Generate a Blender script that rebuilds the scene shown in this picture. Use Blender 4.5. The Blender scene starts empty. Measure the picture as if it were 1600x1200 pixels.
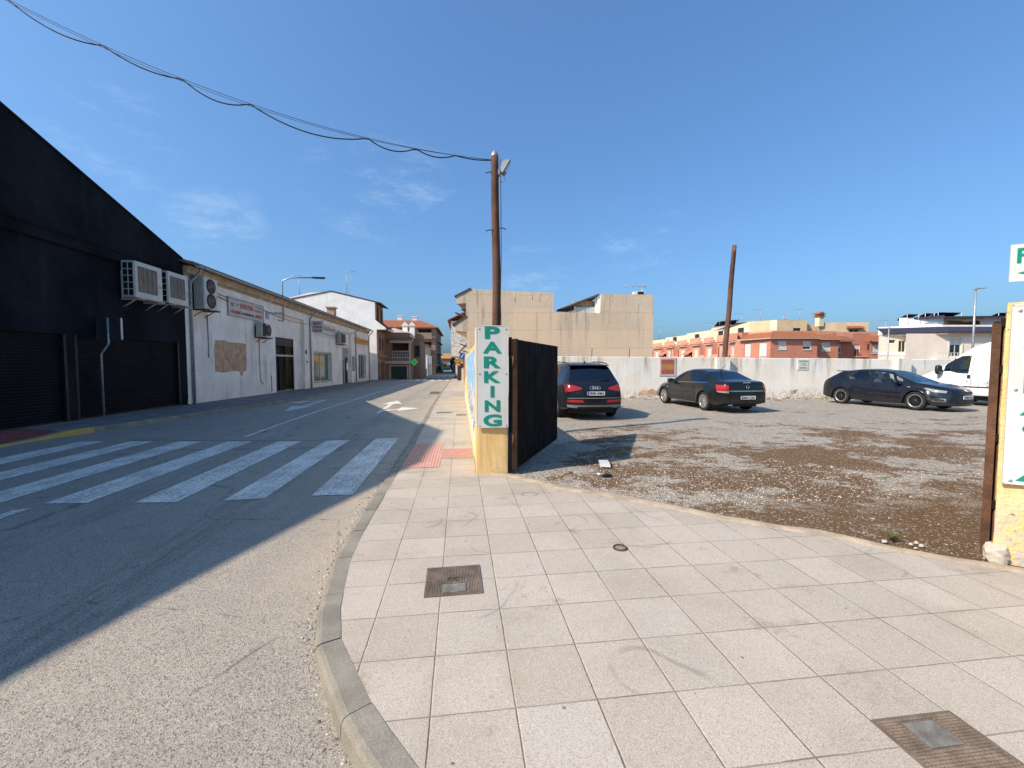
"""Street corner with a gravel car park, built object by object."""
SKY_STRENGTH, SUN_STRENGTH, EXPOSURE = 0.15, 3.35, 0.97
import bpy, bmesh, math, random
from mathutils import Vector, Matrix
from mathutils.bvhtree import BVHTree
random.seed(7)
R = math.radians
C = bpy.context.scene.collection
scene = bpy.context.scene

# ------------------------------------------------------------------ helpers
class G:
    """collects faces of one mesh, each with a material slot"""
    def __init__(s): s.v = []; s.f = []; s.m = []; s.sm = []
    def add(s, vs, fs, m=0, smooth=False):
        o = len(s.v); s.v += [Vector(p) for p in vs]
        for f in fs: s.f.append([o + i for i in f]); s.m.append(m); s.sm.append(smooth)
        return s
    def box(s, a, b, m=0, M=None, bev=0.0):
        (x0, y0, z0), (x1, y1, z1) = a, b
        if x0 > x1: x0, x1 = x1, x0
        if y0 > y1: y0, y1 = y1, y0
        if z0 > z1: z0, z1 = z1, z0
        e = min(bev, (x1-x0)*.45, (y1-y0)*.45, (z1-z0)*.45)
        if e <= 0:
            vs = [(x0,y0,z0),(x1,y0,z0),(x1,y1,z0),(x0,y1,z0),(x0,y0,z1),(x1,y0,z1),(x1,y1,z1),(x0,y1,z1)]
            fs = [(3,2,1,0),(4,5,6,7),(0,1,5,4),(1,2,6,5),(2,3,7,6),(3,0,4,7)]
        else:
            bm = bmesh.new(); bmesh.ops.create_cube(bm, size=1)
            for v in bm.verts: v.co = Vector(((x0+x1)/2+v.co.x*(x1-x0), (y0+y1)/2+v.co.y*(y1-y0), (z0+z1)/2+v.co.z*(z1-z0)))
            bmesh.ops.bevel(bm, geom=bm.edges[:], offset=e, segments=2, profile=.5, affect='EDGES')
            bm.verts.index_update()
            vs = [v.co.copy() for v in bm.verts]; fs = [[v.index for v in f.verts] for f in bm.faces]; bm.free()
        if M: vs = [M @ Vector(p) for p in vs]
        return s.add(vs, fs, m)
    def prism(s, pts, d, m=0):
        """closed polygon pts (3D) extruded along vector d"""
        n = len(pts); d = Vector(d); p = [Vector(q) for q in pts]
        nrm = Vector((0,0,0))
        for i in range(n): nrm += p[i].cross(p[(i+1) % n])
        if nrm.dot(d) > 0: p.reverse()
        vs = p + [q + d for q in p]
        fs = [list(range(n)), list(range(2*n-1, n-1, -1))] + [(i, n+i, n+(i+1) % n, (i+1) % n)[::-1] for i in range(n)]
        fs[2:] = [tuple(f[::-1]) for f in fs[2:]]
        fs[2:] = [tuple(f[::-1]) for f in fs[2:]]
        return s.add(vs, fs, m)
    def quad(s, a, b, c, d, m=0): return s.add([a,b,c,d], [(0,1,2,3)], m)
    def tube(s, pts, r, n=8, m=0, cap=True, smooth=True):
        pts = [Vector(p) for p in pts]; k = len(pts)
        rs = r if isinstance(r, (list, tuple)) else [r]*k
        up = None; rings = []
        for i, p in enumerate(pts):
            t = (pts[min(i+1,k-1)] - pts[max(i-1,0)]).normalized()
            if up is None:
                up = Vector((0,0,1)) if abs(t.z) < .9 else Vector((1,0,0))
            a = t.cross(up).normalized(); b = a.cross(t).normalized(); up = b
            rings.append([p + (a*math.cos(q)+b*math.sin(q))*rs[i] for q in [2*math.pi*j/n for j in range(n)]])
        vs = [v for rg in rings for v in rg]
        fs = [(i*n+j, i*n+(j+1) % n, (i+1)*n+(j+1) % n, (i+1)*n+j) for i in range(k-1) for j in range(n)]
        s.add(vs, fs, m, smooth)
        if cap:
            o = len(s.v) - len(vs)
            s.f.append([o+j for j in range(n)][::-1]); s.m.append(m); s.sm.append(False)
            s.f.append([o+(k-1)*n+j for j in range(n)]); s.m.append(m); s.sm.append(False)
        return s
    def lathe(s, prof, n=24, m=0, M=None, smooth=True):
        """profile (r, z) turned round z"""
        vs = []
        for r, z in prof:
            for j in range(n):
                q = 2*math.pi*j/n; vs.append(Vector((r*math.cos(q), r*math.sin(q), z)))
        if M: vs = [M @ v for v in vs]
        fs = [(i*n+j, i*n+(j+1) % n, (i+1)*n+(j+1) % n, (i+1)*n+j) for i in range(len(prof)-1) for j in range(n)]
        return s.add(vs, fs, m, smooth)
    def mesh(s, name, mats, inv=None):
        me = bpy.data.meshes.new(name)
        vs = [inv @ v for v in s.v] if inv else s.v
        me.from_pydata([tuple(v) for v in vs], [], s.f)
        for mt in (mats if isinstance(mats, (list, tuple)) else [mats]): me.materials.append(mt)
        me.polygons.foreach_set('material_index', s.m)
        me.polygons.foreach_set('use_smooth', s.sm)
        me.update(); return me

def chain(o):
    M = Matrix()
    while o: M = o.matrix_basis @ M; o = o.parent
    return M

def obj(name, g, mats, parent=None, local=False, label=None):
    """link g as one mesh object; world coordinates unless local"""
    inv = None
    if parent is not None and not local: inv = chain(parent).inverted()
    o = bpy.data.objects.new(name, g.mesh(name, mats, inv) if isinstance(g, G) else g)
    C.objects.link(o)
    if parent is not None: o.parent = parent
    if label: o['label'] = label
    return o

def thing(name, label, cat, loc=(0,0,0), rotz=0, group=None):
    o = bpy.data.objects.new(name, None); C.objects.link(o)
    o.empty_display_size = .1
    o.location = loc; o.rotation_euler = (0,0,rotz)
    o['label'] = label; o['category'] = cat
    if group: o['group'] = group
    bpy.context.view_layer.update() if False else None
    return o

def tag(o, label, cat, group=None, kind=None):
    o['label'] = label; o['category'] = cat
    if group: o['group'] = group
    if kind: o['kind'] = kind
    return o

def struct(name, g, mats, label=None, cat=None):
    o = obj(name, g, mats); o['kind'] = 'structure'
    o['label'] = label or name.replace('_', ' '); o['category'] = cat or name.split('_')[-1]
    return o

def dup(root, loc, rotz, label=None):
    r = root.copy(); C.objects.link(r); r.location = loc; r.rotation_euler = (0,0,rotz)
    if label: r['label'] = label
    for ch in list(root.children):
        c = ch.copy(); C.objects.link(c); c.parent = r
        for g_ in ch.children:
            d = g_.copy(); C.objects.link(d); d.parent = c
    return r

def letters(txt, bold=.02):
    cu = bpy.data.curves.new('t', 'FONT'); cu.body = txt; cu.size = 1; cu.offset = bold
    cu.resolution_u = 4
    o = bpy.data.objects.new('t', cu); C.objects.link(o)
    dg = bpy.context.evaluated_depsgraph_get(); me = bpy.data.meshes.new_from_object(o.evaluated_get(dg))
    vs = [v.co.copy() for v in me.vertices]; fs = [list(p.vertices) for p in me.polygons]
    bpy.data.objects.remove(o); bpy.data.curves.remove(cu); bpy.data.meshes.remove(me)
    return vs, fs

def text_on(g, txt, org, u, v, w, h, m=0, bold=.02, off=.004):
    """fit txt into the w x h box whose lower left is org; u, v unit vectors; lies off in front (u x v)"""
    vs, fs = letters(txt, bold)
    x0 = min(p.x for p in vs); x1 = max(p.x for p in vs); y0 = min(p.y for p in vs); y1 = max(p.y for p in vs)
    org, u, v = Vector(org), Vector(u), Vector(v); n = u.cross(v)
    g.add([org + u*((p.x-x0)/(x1-x0)*w) + v*((p.y-y0)/(y1-y0)*h) + n*off for p in vs], fs, m)

def wall_open(g, org, u, W, z0, z1, ops, depth=.2, m=0, mr=None):
    """facade in the plane org + u*a, outward normal u x up; ops = (a0,a1,za,zb[,depth]) left open with reveals"""
    org = Vector(org); u = Vector(u).normalized(); n = u.cross(Vector((0,0,1)))
    mr = m if mr is None else mr
    P = lambda a, z, d=0: org + u*a + Vector((0,0,z - org.z)) - n*d
    A = sorted({0, W, *[o[0] for o in ops], *[o[1] for o in ops]}); A = [a for a in A if 0 <= a <= W]
    Z = sorted({z0, z1, *[o[2] for o in ops], *[o[3] for o in ops]}); Z = [z for z in Z if z0 <= z <= z1]
    for i in range(len(A)-1):
        for j in range(len(Z)-1):
            a, z = (A[i]+A[i+1])/2, (Z[j]+Z[j+1])/2
            if any(o[0] < a < o[1] and o[2] < z < o[3] for o in ops): continue
            g.quad(P(A[i],Z[j]), P(A[i+1],Z[j]), P(A[i+1],Z[j+1]), P(A[i],Z[j+1]), m)
    for o in ops:
        a0, a1, za, zb = o[:4]; d = o[4] if len(o) > 4 else depth
        g.quad(P(a0,za), P(a0,zb), P(a0,zb,d), P(a0,za,d), mr)
        g.quad(P(a1,zb), P(a1,za), P(a1,za,d), P(a1,zb,d), mr)
        g.quad(P(a0,zb), P(a1,zb), P(a1,zb,d), P(a0,zb,d), mr)
        g.quad(P(a1,za), P(a0,za), P(a0,za,d), P(a1,za,d), mr)
    return P

def hn(x, y, s=1.0):
    """cheap smooth value noise"""
    def h(i, j):
        q = math.sin(i*127.1+j*311.7+s*17.3)*43758.5453; return q - math.floor(q)
    i, j = math.floor(x), math.floor(y); a, b = x-i, y-j
    a = a*a*(3-2*a); b = b*b*(3-2*b)
    return (h(i,j)*(1-a)+h(i+1,j)*a)*(1-b)+(h(i,j+1)*(1-a)+h(i+1,j+1)*a)*b

def lin(tab, x):
    if x <= tab[0][0]: return tab[0][1]
    for (a, b), (c, d) in zip(tab, tab[1:]):
        if x <= c: return b + (d-b)*(x-a)/(c-a) if c > a else d
    return tab[-1][1]
def sst(a, b, x):
    t = max(0, min(1, (x-a)/(b-a))); return t*t*(3-2*t)

# ------------------------------------------------------------------ materials
class NT:
    def __init__(s, name):
        s.mat = bpy.data.materials.new(name); s.mat.use_nodes = True
        s.t = s.mat.node_tree; s.t.nodes.clear()
        s.out = s.n('ShaderNodeOutputMaterial')
        s.b = s.n('ShaderNodeBsdfPrincipled'); s.l(s.b.outputs[0], s.out.inputs[0])
        s.co = s.n('ShaderNodeTexCoord').outputs['Object']
    def n(s, k, **kw):
        x = s.t.nodes.new(k)
        for a, b in kw.items(): setattr(x, a, b)
        return x
    def l(s, a, b): s.t.links.new(a, b)
    def val(s, sock, v):
        if hasattr(v, 'is_output'): s.l(v, sock)
        else: sock.default_value = v
    def math(s, op, a, b=None, c=None):
        x = s.n('ShaderNodeMath', operation=op); s.val(x.inputs[0], a)
        if b is not None: s.val(x.inputs[1], b)
        if c is not None: s.val(x.inputs[2], c)
        return x.outputs[0]
    def noise(s, scale, detail=4, rough=.55, stretch=None, off=0, co=None):
        co = co or s.co
        if stretch or off:
            mp = s.n('ShaderNodeMapping'); s.l(co, mp.inputs[0]); mp.inputs['Scale'].default_value = stretch or (1,1,1)
            mp.inputs['Location'].default_value = (off, off*.7, off*.3); co = mp.outputs[0]
        x = s.n('ShaderNodeTexNoise'); s.l(co, x.inputs['Vector']); x.inputs['Scale'].default_value = scale
        x.inputs['Detail'].default_value = detail; x.inputs['Roughness'].default_value = rough
        return x.outputs['Fac']
    def voro(s, scale, feat='F1', out='Distance', co=None):
        x = s.n('ShaderNodeTexVoronoi', feature=feat); s.l(co or s.co, x.inputs['Vector']); x.inputs['Scale'].default_value = scale
        return x.outputs[out]
    def ramp(s, fac, a, b, ca=0.0, cb=1.0):
        x = s.n('ShaderNodeMapRange', interpolation_type='SMOOTHSTEP'); s.l(fac, x.inputs[0])
        x.inputs[1].default_value = a; x.inputs[2].default_value = b; x.inputs[3].default_value = ca; x.inputs[4].default_value = cb
        return x.outputs[0]
    def mix(s, fac, a, b, mode='MIX'):
        x = s.n('ShaderNodeMix', data_type='RGBA', blend_type=mode); s.val(x.inputs[0], fac)
        for k, v in ((6, a), (7, b)):
            if hasattr(v, 'is_output'): s.l(v, x.inputs[k])
            else: x.inputs[k].default_value = (*v[:3], 1)
        return x.outputs[2]
    def xyz(s, co=None):
        x = s.n('ShaderNodeSeparateXYZ'); s.l(co or s.co, x.inputs[0]); return x.outputs
    def col(s, c):
        if hasattr(c, 'is_output'): s.l(c, s.b.inputs['Base Color'])
        else: s.b.inputs['Base Color'].default_value = (*c[:3], 1)
    def bump(s, h, dist=.01, strength=1.0):
        x = s.n('ShaderNodeBump'); s.l(h, x.inputs['Height']); x.inputs['Distance'].default_value = dist
        x.inputs['Strength'].default_value = strength; s.l(x.outputs[0], s.b.inputs['Normal'])
    def set(s, **kw):
        for k, v in kw.items():
            s.val(s.b.inputs[{'rough':'Roughness','metal':'Metallic','spec':'Specular IOR Level','coat':'Coat Weight','coatr':'Coat Roughness','trans':'Transmission Weight','ior':'IOR','alpha':'Alpha'}[k]], v)
        return s

def sc(c, k): return tuple(min(1, x*k) for x in c)

def mk(name, c, rough=.8, var=.18, scale=2.0, bump=.15, bscale=45, fine=.1, fscale=80, metal=0, streak=0, dirt=(.12,.1,.08), spec=.35, coat=0, bd=.006):
    """weathered surface: broad tone, fine grain, optional vertical streaks"""
    t = NT(name)
    n1 = t.noise(scale, 5, .6); n2 = t.noise(fscale, 3, .6)
    col = t.mix(t.ramp(n1, .3, .72), sc(c, 1-var), sc(c, 1+var*.6))
    col = t.mix(t.ramp(n2, .35, .7), t.mix(fine, col, (0,0,0)), col)
    if streak:
        s1 = t.noise(1.0, 5, .65, stretch=(2.6, 2.6, .16), off=3); s2 = t.noise(.7, 3, .6, off=9)
        f = t.math('MULTIPLY', t.ramp(s1, .5, .72), t.ramp(s2, .38, .62))
        col = t.mix(t.math('MULTIPLY', f, streak), col, dirt)
    t.col(col)
    t.set(rough=t.ramp(n1, .2, .8, min(1, rough+.08), max(.03, rough-.08)), metal=metal, spec=spec, coat=coat)
    if bump: t.bump(t.noise(bscale, 4, .6), bd, bump)
    return t.mat

def plain(name, c, rough=.5, metal=0, spec=.5, coat=0, coatr=.05, var=.06):
    t = NT(name)
    n = t.noise(6, 4, .6)
    t.col(t.mix(n, sc(c, 1-var), sc(c, 1+var)))
    t.set(rough=t.ramp(n, .3, .7, max(.02, rough*.85), min(1, rough*1.15)), metal=metal, spec=spec, coat=coat, coatr=coatr); return t.mat

def glass(name, tint, dens=.5, rough=.02):
    """pane: part see-through tint, part mirror"""
    t = NT(name); tr = t.n('ShaderNodeBsdfTransparent'); tr.inputs[0].default_value = (*tint, 1)
    gl = t.n('ShaderNodeBsdfGlossy'); gl.inputs['Roughness'].default_value = rough; gl.inputs[0].default_value = (.9,.95,1,1)
    fr = t.n('ShaderNodeFresnel'); fr.inputs[0].default_value = 1.5
    f = t.math('ADD', t.math('MULTIPLY', fr.outputs[0], .9), dens)
    mx = t.n('ShaderNodeMixShader'); t.l(t.math('MINIMUM', f, 1.0), mx.inputs[0]); t.l(tr.outputs[0], mx.inputs[1]); t.l(gl.outputs[0], mx.inputs[2])
    t.l(mx.outputs[0], t.out.inputs[0]); return t.mat

def roof_tile(name, c, pitch=.22, axis=0):
    t = NT(name); x = t.xyz()
    w = t.math('SINE', t.math('MULTIPLY', x[axis], 2*math.pi/pitch))
    n = t.noise(3, 5, .6); n2 = t.noise(30, 3, .6)
    col = t.mix(n, sc(c, .65), sc(c, 1.25)); col = t.mix(t.ramp(n2, .3, .7), sc(c, .6), col)
    t.col(col); t.set(rough=.85, spec=.2); t.bump(t.math('ADD', w, n2), .04, .8); return t.mat
# ------------------------------------------------------------------ the ground
H = 1.63                                             # eye height
def fall(y): return -.011*max(0, min(46, y-16))      # the street runs gently downhill
def zroad(x, y):
    up = sst(-3.6, -1.4, x)*sst(1.9, 2.7, y)*(1-sst(9.0, 12.0, y))
    crown = .03*(1-min(1, abs(x+5)/4.2)**2)*sst(8, 14, y)
    return -.105 + .072*up + crown*.5 + fall(y)
KIN = [(-3,6.5),(0.1,3.0),(.35,1.6),(.65,.9),(1.0,.4),(1.35,.06),(1.63,-.18),(1.82,-.32),(1.98,-.43),(2.25,-.58),(2.49,-.71),(2.8,-.80),(3.09,-.85),(3.48,-.91),(3.88,-.93),(4.44,-.94),(5.39,-.94),(6.53,-.93),(8.5,-.92),(12,-.95),(16,-1.0),(25,-1.08),(60,-1.12)]   # (y, x) of the kerb's inner edge
LOTN = [(-3,12),(0,7.6),(1.6,5.7),(2.62,4.34),(2.83,4.05),(3.07,3.74),(3.47,3.38),(3.91,2.70),(4.27,2.37),(4.82,1.77),(5.13,1.31),(5.81,.73),(6.16,.19),(9,.22),(25,.36),(60,.5)]
LOTF = [(0.5,8.2),(2.0,5.5),(2.88,4.32),(3.07,4.06),(3.33,3.79),(3.64,3.54),(4.02,3.14),(4.32,2.78),(4.73,2.3),(5.3,1.35),(5.95,.74),(6.1,.3)]
LK = [(-14,-9.45),(10.4,-9.45),(11.44,-9.24),(14.46,-8.61),(17.6,-8.1),(20.7,-7.7),(30,-7.75),(38,-8.3),(46,-8.9),(60,-9.0)]

# --- materials
def m_asphalt():
    t = NT('asphalt'); co = t.co
    big = t.noise(.35, 5, .6); med = t.noise(3.5, 5, .65); fin = t.noise(55, 4, .7)
    col = t.mix(t.ramp(big, .3, .7), (.295,.258,.212), (.375,.332,.275))
    col = t.mix(t.ramp(med, .35, .7, 0, .5), col, (.26,.235,.205))
    v = t.voro(150, out='Color'); x = t.xyz(v)
    col = t.mix(t.ramp(x[0], .6, .9, 0, .42), col, (.56,.52,.46))
    col = t.mix(t.ramp(x[1], .72, .95, 0, .8), col, (.10,.09,.08))
    col = t.mix(t.ramp(fin, .5, .72, 0, .55), col, (.15,.138,.125))
    # tyre lanes polished darker along the road, with curved marks toward the side street
    g = t.xyz(); w = t.noise(.5, 3, .5)
    lane = t.math('ABSOLUTE', t.math('SUBTRACT', t.math('ADD', g[0], t.math('MULTIPLY', w, .5)), -2.35))
    l2 = t.math('ABSOLUTE', t.math('SUBTRACT', t.math('ADD', g[0], t.math('MULTIPLY', w, .5)), -4.0))
    f = t.math('MAXIMUM', t.ramp(lane, .12, .4, .42, 0), t.ramp(l2, .12, .4, .32, 0))
    br = t.noise(1.0, 4, .7, stretch=(9, 1.2, 1))
    col = t.mix(t.math('MULTIPLY', f, t.ramp(br, .4, .65)), col, (.10,.098,.095))
    du = t.math('MULTIPLY', t.math('MULTIPLY', t.ramp(g[0], -1.75, -1.1), t.ramp(g[1], 2.2, 3.4)), t.ramp(med, .25, .6))
    col = t.mix(t.math('MULTIPLY', du, .55), col, (.47,.38,.285))
    # hairline cracks
    cr = t.voro(.55, 'DISTANCE_TO_EDGE', co=None)
    wob = t.noise(6, 3, .6)
    ck = t.math('MULTIPLY', t.ramp(t.math('ADD', cr, t.math('MULTIPLY', wob, .02)), .008, .02, 1, 0), t.ramp(med, .44, .58))
    col = t.mix(t.math('MULTIPLY', ck, .6), col, (.06,.058,.055))
    oil = t.voro(.9); col = t.mix(t.math('MULTIPLY', t.ramp(t.math('ADD', oil, t.math('MULTIPLY', med, .12)), .10, .20, .5, 0), t.ramp(t.noise(.7, 2, .5, off=9), .45, .55)), col, (.10,.095,.09))
    dp = t.voro(5.5); col = t.mix(t.math('MULTIPLY', t.ramp(dp, .03, .07, .6, 0), t.ramp(big, .42, .55)), col, (.09,.085,.08))
    t.col(col); t.set(rough=.88, spec=.25)
    t.bump(t.math('ADD', t.math('MULTIPLY', t.voro(150), .9), fin), .005, .6); return t.mat
def m_pave():
    t = NT('paving'); g = t.xyz()
    def cell(ax, off, s): return t.math('DIVIDE', t.math('SUBTRACT', g[ax], off), s)
    far = t.math('GREATER_THAN', g[1], 13.07)
    wob = t.noise(9, 3, .6)
    def joint(s, wd):
        out = []; ids = []
        for ax, off in ((0, -.5466), (1, 1.867)):
            c = t.math('ADD', cell(ax, off, s), t.math('MULTIPLY', t.math('SUBTRACT', wob, .5), .012))
            fr = t.math('FRACT', c); d = t.math('MINIMUM', fr, t.math('SUBTRACT', 1.0, fr))
            out.append(t.math('MULTIPLY', d, s)); ids.append(t.math('FLOOR', c))
        return t.math('MINIMUM', out[0], out[1]), ids, out
    d1, ids, ds = joint(.4, .006); d2, _, _ = joint(.1, .004)
    d = t.math('ADD', t.math('MULTIPLY', d1, t.math('SUBTRACT', 1.0, far)), t.math('MULTIPLY', d2, far))
    cb = t.n('ShaderNodeCombineXYZ'); t.l(ids[0], cb.inputs[0]); t.l(ids[1], cb.inputs[1])
    wn = t.n('ShaderNodeTexWhiteNoise', noise_dimensions='2D'); t.l(cb.outputs[0], wn.inputs[0])
    r = t.xyz(wn.outputs['Color'])
    base = t.mix(r[0], (.40,.348,.285), (.49,.435,.37)); base = t.mix(t.math('MULTIPLY', r[1], .5), base, (.47,.385,.31))
    med = t.noise(1.1, 5, .62); m2 = t.noise(6, 5, .65)
    base = t.mix(t.ramp(med, .42, .7, 0, .5), base, (.32,.275,.225))
    base = t.mix(t.ramp(m2, .52, .72, 0, .3), base, (.42,.35,.28))
    # granite fleck
    v = t.xyz(t.voro(260, out='Color')); n3 = t.noise(170, 2, .6)
    base = t.mix(t.ramp(v[0], .66, .9, 0, .55), base, (.19,.17,.15))
    base = t.mix(t.ramp(v[1], .75, .95, 0, .45), base, (.66,.61,.54))
    base = t.mix(t.ramp(n3, .5, .7, 0, .3), base, (.22,.2,.18))
    # scuffs and dark drips
    st = t.noise(2.3, 6, .72, off=5); base = t.mix(t.ramp(st, .60, .70, 0, .5), base, (.25,.19,.13))
    sp = t.voro(7.5); base = t.mix(t.math('MULTIPLY', t.ramp(sp, .02, .05, 1, 0), t.ramp(m2, .45, .6)), base, (.12,.1,.09))
    gm = t.voro(3.1); base = t.mix(t.math('MULTIPLY', t.ramp(gm, .035, .06, .55, 0), t.ramp(t.noise(2.7, 2, .5, off=21), .48, .55)), base, (.17,.15,.13))
    ds = t.noise(.9, 4, .6, off=31); base = t.mix(t.math('MULTIPLY', t.ramp(ds, .52, .68, 0, .4), t.ramp(d, 0, .09, 1, 0)), base, (.30,.23,.165))
    ar = t.math('ABSOLUTE', t.math('SUBTRACT', t.noise(.8, 2, .4, off=11), .5))
    base = t.mix(t.math('MULTIPLY', t.ramp(ar, .002, .007, .4, 0), t.ramp(med, .45, .6)), base, (.16,.14,.12))
    # earthy dust by the lot's edge
    jn = t.noise(4, 4, .6)
    jc = t.mix(t.ramp(jn, .4, .6), (.20,.155,.11), (.10,.075,.055)); jw = t.ramp(jn, .35, .75, .0018, .0052)
    jm = t.n('ShaderNodeMapRange', interpolation_type='SMOOTHSTEP'); t.l(d, jm.inputs[0]); jm.inputs[1].default_value = .0015
    t.l(jw, jm.inputs[2]); jm.inputs[3].default_value = .75; jm.inputs[4].default_value = 0
    t.col(t.mix(t.math('MULTIPLY', jm.outputs[0], t.ramp(t.noise(2.1, 3, .6, off=15), .35, .6, .45, 1.1)), base, jc)); t.set(rough=.8, spec=.25)
    t.bump(t.math('ADD', t.math('MULTIPLY', t.ramp(d, 0, .007), 2.0), t.math('MULTIPLY', n3, .35)), .004, .6); return t.mat
def m_gravel():
    t = NT('gravel'); g = t.xyz()
    v = t.voro(66, out='Color'); vx = t.xyz(v); vd = t.voro(66)
    st = t.mix(vx[0], (.31,.272,.225), (.66,.585,.485)); st = t.mix(t.ramp(vx[1], .72, .95, 0, .8), st, (.74,.69,.61))
    st = t.mix(t.ramp(vx[2], .7, .95, 0, .7), st, (.12,.105,.09))
    st = t.mix(t.ramp(vd, .35, .8, 0, .75), st, (.15,.125,.1))
    ln = t.noise(.62, 6, .68, stretch=(.75, 1.1, 1), off=2); l2 = t.noise(2.2, 6, .72, stretch=(.8, 1.1, 1)); l3 = t.noise(14, 4, .7)
    f = t.math('ADD', t.math('MULTIPLY', ln, .55), t.math('ADD', t.math('MULTIPLY', l2, .35), t.math('MULTIPLY', l3, .18)))
    # bare earth shows most where cars turn in, and less by the far wall
    dst = t.math('ADD', t.ramp(g[1], 6.0, 12.5, .035, -.075), t.ramp(g[0], 1.0, 3.2, -.09, 0.0))
    f = t.ramp(t.math('ADD', f, dst), .532, .575)
    so = t.mix(l3, (.105,.058,.028), (.215,.130,.068))
    so = t.mix(t.ramp(vx[0], .84, .98, 0, .7), so, st)
    col = t.mix(f, st, so)
    near = t.math('MULTIPLY', t.ramp(g[0], 2.9, 3.7), t.ramp(g[1], 3.6, 5.2, 1, 0))
    col = t.mix(t.math('MULTIPLY', near, t.ramp(l2, .22, .5)), col, so)
    t.col(col); t.set(rough=.92, spec=.15)
    t.bump(t.math('SUBTRACT', t.math('MULTIPLY', l3, .8), vd), .02, .9); return t.mat
def m_paint(name, c, wear=.5):
    t = NT(name); n = t.noise(28, 5, .75); n2 = t.noise(2.2, 4, .6); br = t.noise(1, 4, .7, stretch=(26, 1.1, 1))
    w = t.math('ADD', t.math('MULTIPLY', n, .6), t.math('ADD', t.math('MULTIPLY', n2, .25), t.math('MULTIPLY', br, .3)))
    col = t.mix(t.ramp(w, .50, .66, 0, wear), c, (.26,.25,.235)); col = t.mix(t.ramp(br, .55, .72, 0, .35), col, (.34,.33,.31))
    t.col(col); t.set(rough=.75, spec=.3); t.bump(n, .004, .5); return t.mat
M = {}
M['asphalt'] = m_asphalt(); M['pave'] = m_pave(); M['gravel'] = m_gravel()
M['paint'] = m_paint('road_paint', (.80,.74,.65), .8); M['paint_y'] = m_paint('yellow_paint', (.52,.34,.06), .55)
M['kerb'] = mk('kerb_concrete', (.29,.265,.215), .85, .25, 3, .4, 70, .28, 150)
M['cement'] = mk('cement_edge', (.50,.40,.29), .9, .3, 4, .5, 50, .25, 120)
M['dirt'] = mk('dirt', (.24,.19,.14), .95, .3, 2, .4)
M['red_tile'] = None
def m_red(ribs):
    t = NT('red_tile'); g = t.xyz(); n = t.noise(9, 5, .65); n2 = t.noise(90, 3, .6)
    col = t.mix(t.ramp(n, .3, .7), (.38,.165,.13), (.48,.245,.20)); col = t.mix(t.ramp(n2, .4, .7, 0, .35), col, (.55,.44,.37))
    if ribs:
        s = t.math('FRACT', t.math('DIVIDE', g[0], .05)); b = t.math('ABSOLUTE', t.math('SUBTRACT', s, .5))
        col = t.mix(t.ramp(b, .25, .4, 0, .5), col, (.60,.42,.36)); t.bump(b, .01, .6)
    j = t.math('ABSOLUTE', t.math('SUBTRACT', t.math('FRACT', t.math('DIVIDE', t.math('SUBTRACT', g[1], 6.53), .4)), .5))
    col = t.mix(t.ramp(j, .485, .497, 0, .6), col, (.2,.13,.1))
    t.col(col); t.set(rough=.85, spec=.2); return t.mat
M['red_rib'] = m_red(True); M['red_flat'] = m_red(False)

# --- the sheets
g = G(); g.quad((-400,-150,-.95),(500,-150,-.95),(500,900,-.95),(-400,900,-.95)); struct('ground', g, M['dirt'])
def grid(xs, ys, zf, keep=None):
    g = G(); idx = {}
    for j, y in enumerate(ys):
        for i, x in enumerate(xs): idx[i, j] = len(g.v); g.v.append(Vector((x, y, zf(x, y))))
    for j in range(len(ys)-1):
        for i in range(len(xs)-1):
            if keep and not keep((xs[i]+xs[i+1])/2, (ys[j]+ys[j+1])/2): continue
            g.f.append([idx[i,j], idx[i+1,j], idx[i+1,j+1], idx[i,j+1]]); g.m.append(0); g.sm.append(True)
    return g
def rng(a, b, n): return [a+(b-a)*i/n for i in range(n+1)]
struct('road', grid(rng(-14, 8, 88), rng(-12, 22, 136)+rng(22.5, 60, 75)+rng(64, 210, 73), zroad, lambda x, y: x < lin(KIN, y)+.15), M['asphalt'])

def strips(ys, xl, xr, zf, n=6):
    g = G()
    for y in ys:
        a, b = xl(y), xr(y)
        for i in range(n+1): x = a+(b-a)*i/n; g.v.append(Vector((x, y, zf(x, y))))
    for j in range(len(ys)-1):
        for i in range(n): o = j*(n+1)+i; g.f.append([o, o+1, o+n+2, o+n+1]); g.m.append(0); g.sm.append(False)
    return g
yy = rng(-3, 12, 120)+rng(12.3, 62, 130)
struct('sidewalk', strips(yy, lambda y: lin(KIN, y)-.005, lambda y: lin(LOTN, y)+.03, lambda x, y: fall(y)), M['pave'], 'granite tiled pavement curving round the car park entrance', 'pavement')
yl = rng(-14, 62, 150)
def zl(x, y): return .02 + fall(y) - .068*(1-sst(10.3, 11.6, y))*sst(-10.9, -9.6, x)
M['pave_l'] = mk('old_pavement', (.22,.205,.19), .9, .25, 2, .4, 60, .25, 110)
struct('far_sidewalk', strips(yl, lambda y: -11.2, lambda y: lin(LK, y)-.155, zl, 14), M['pave_l'], 'grey pavement in front of the shops across the road', 'pavement')

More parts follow.
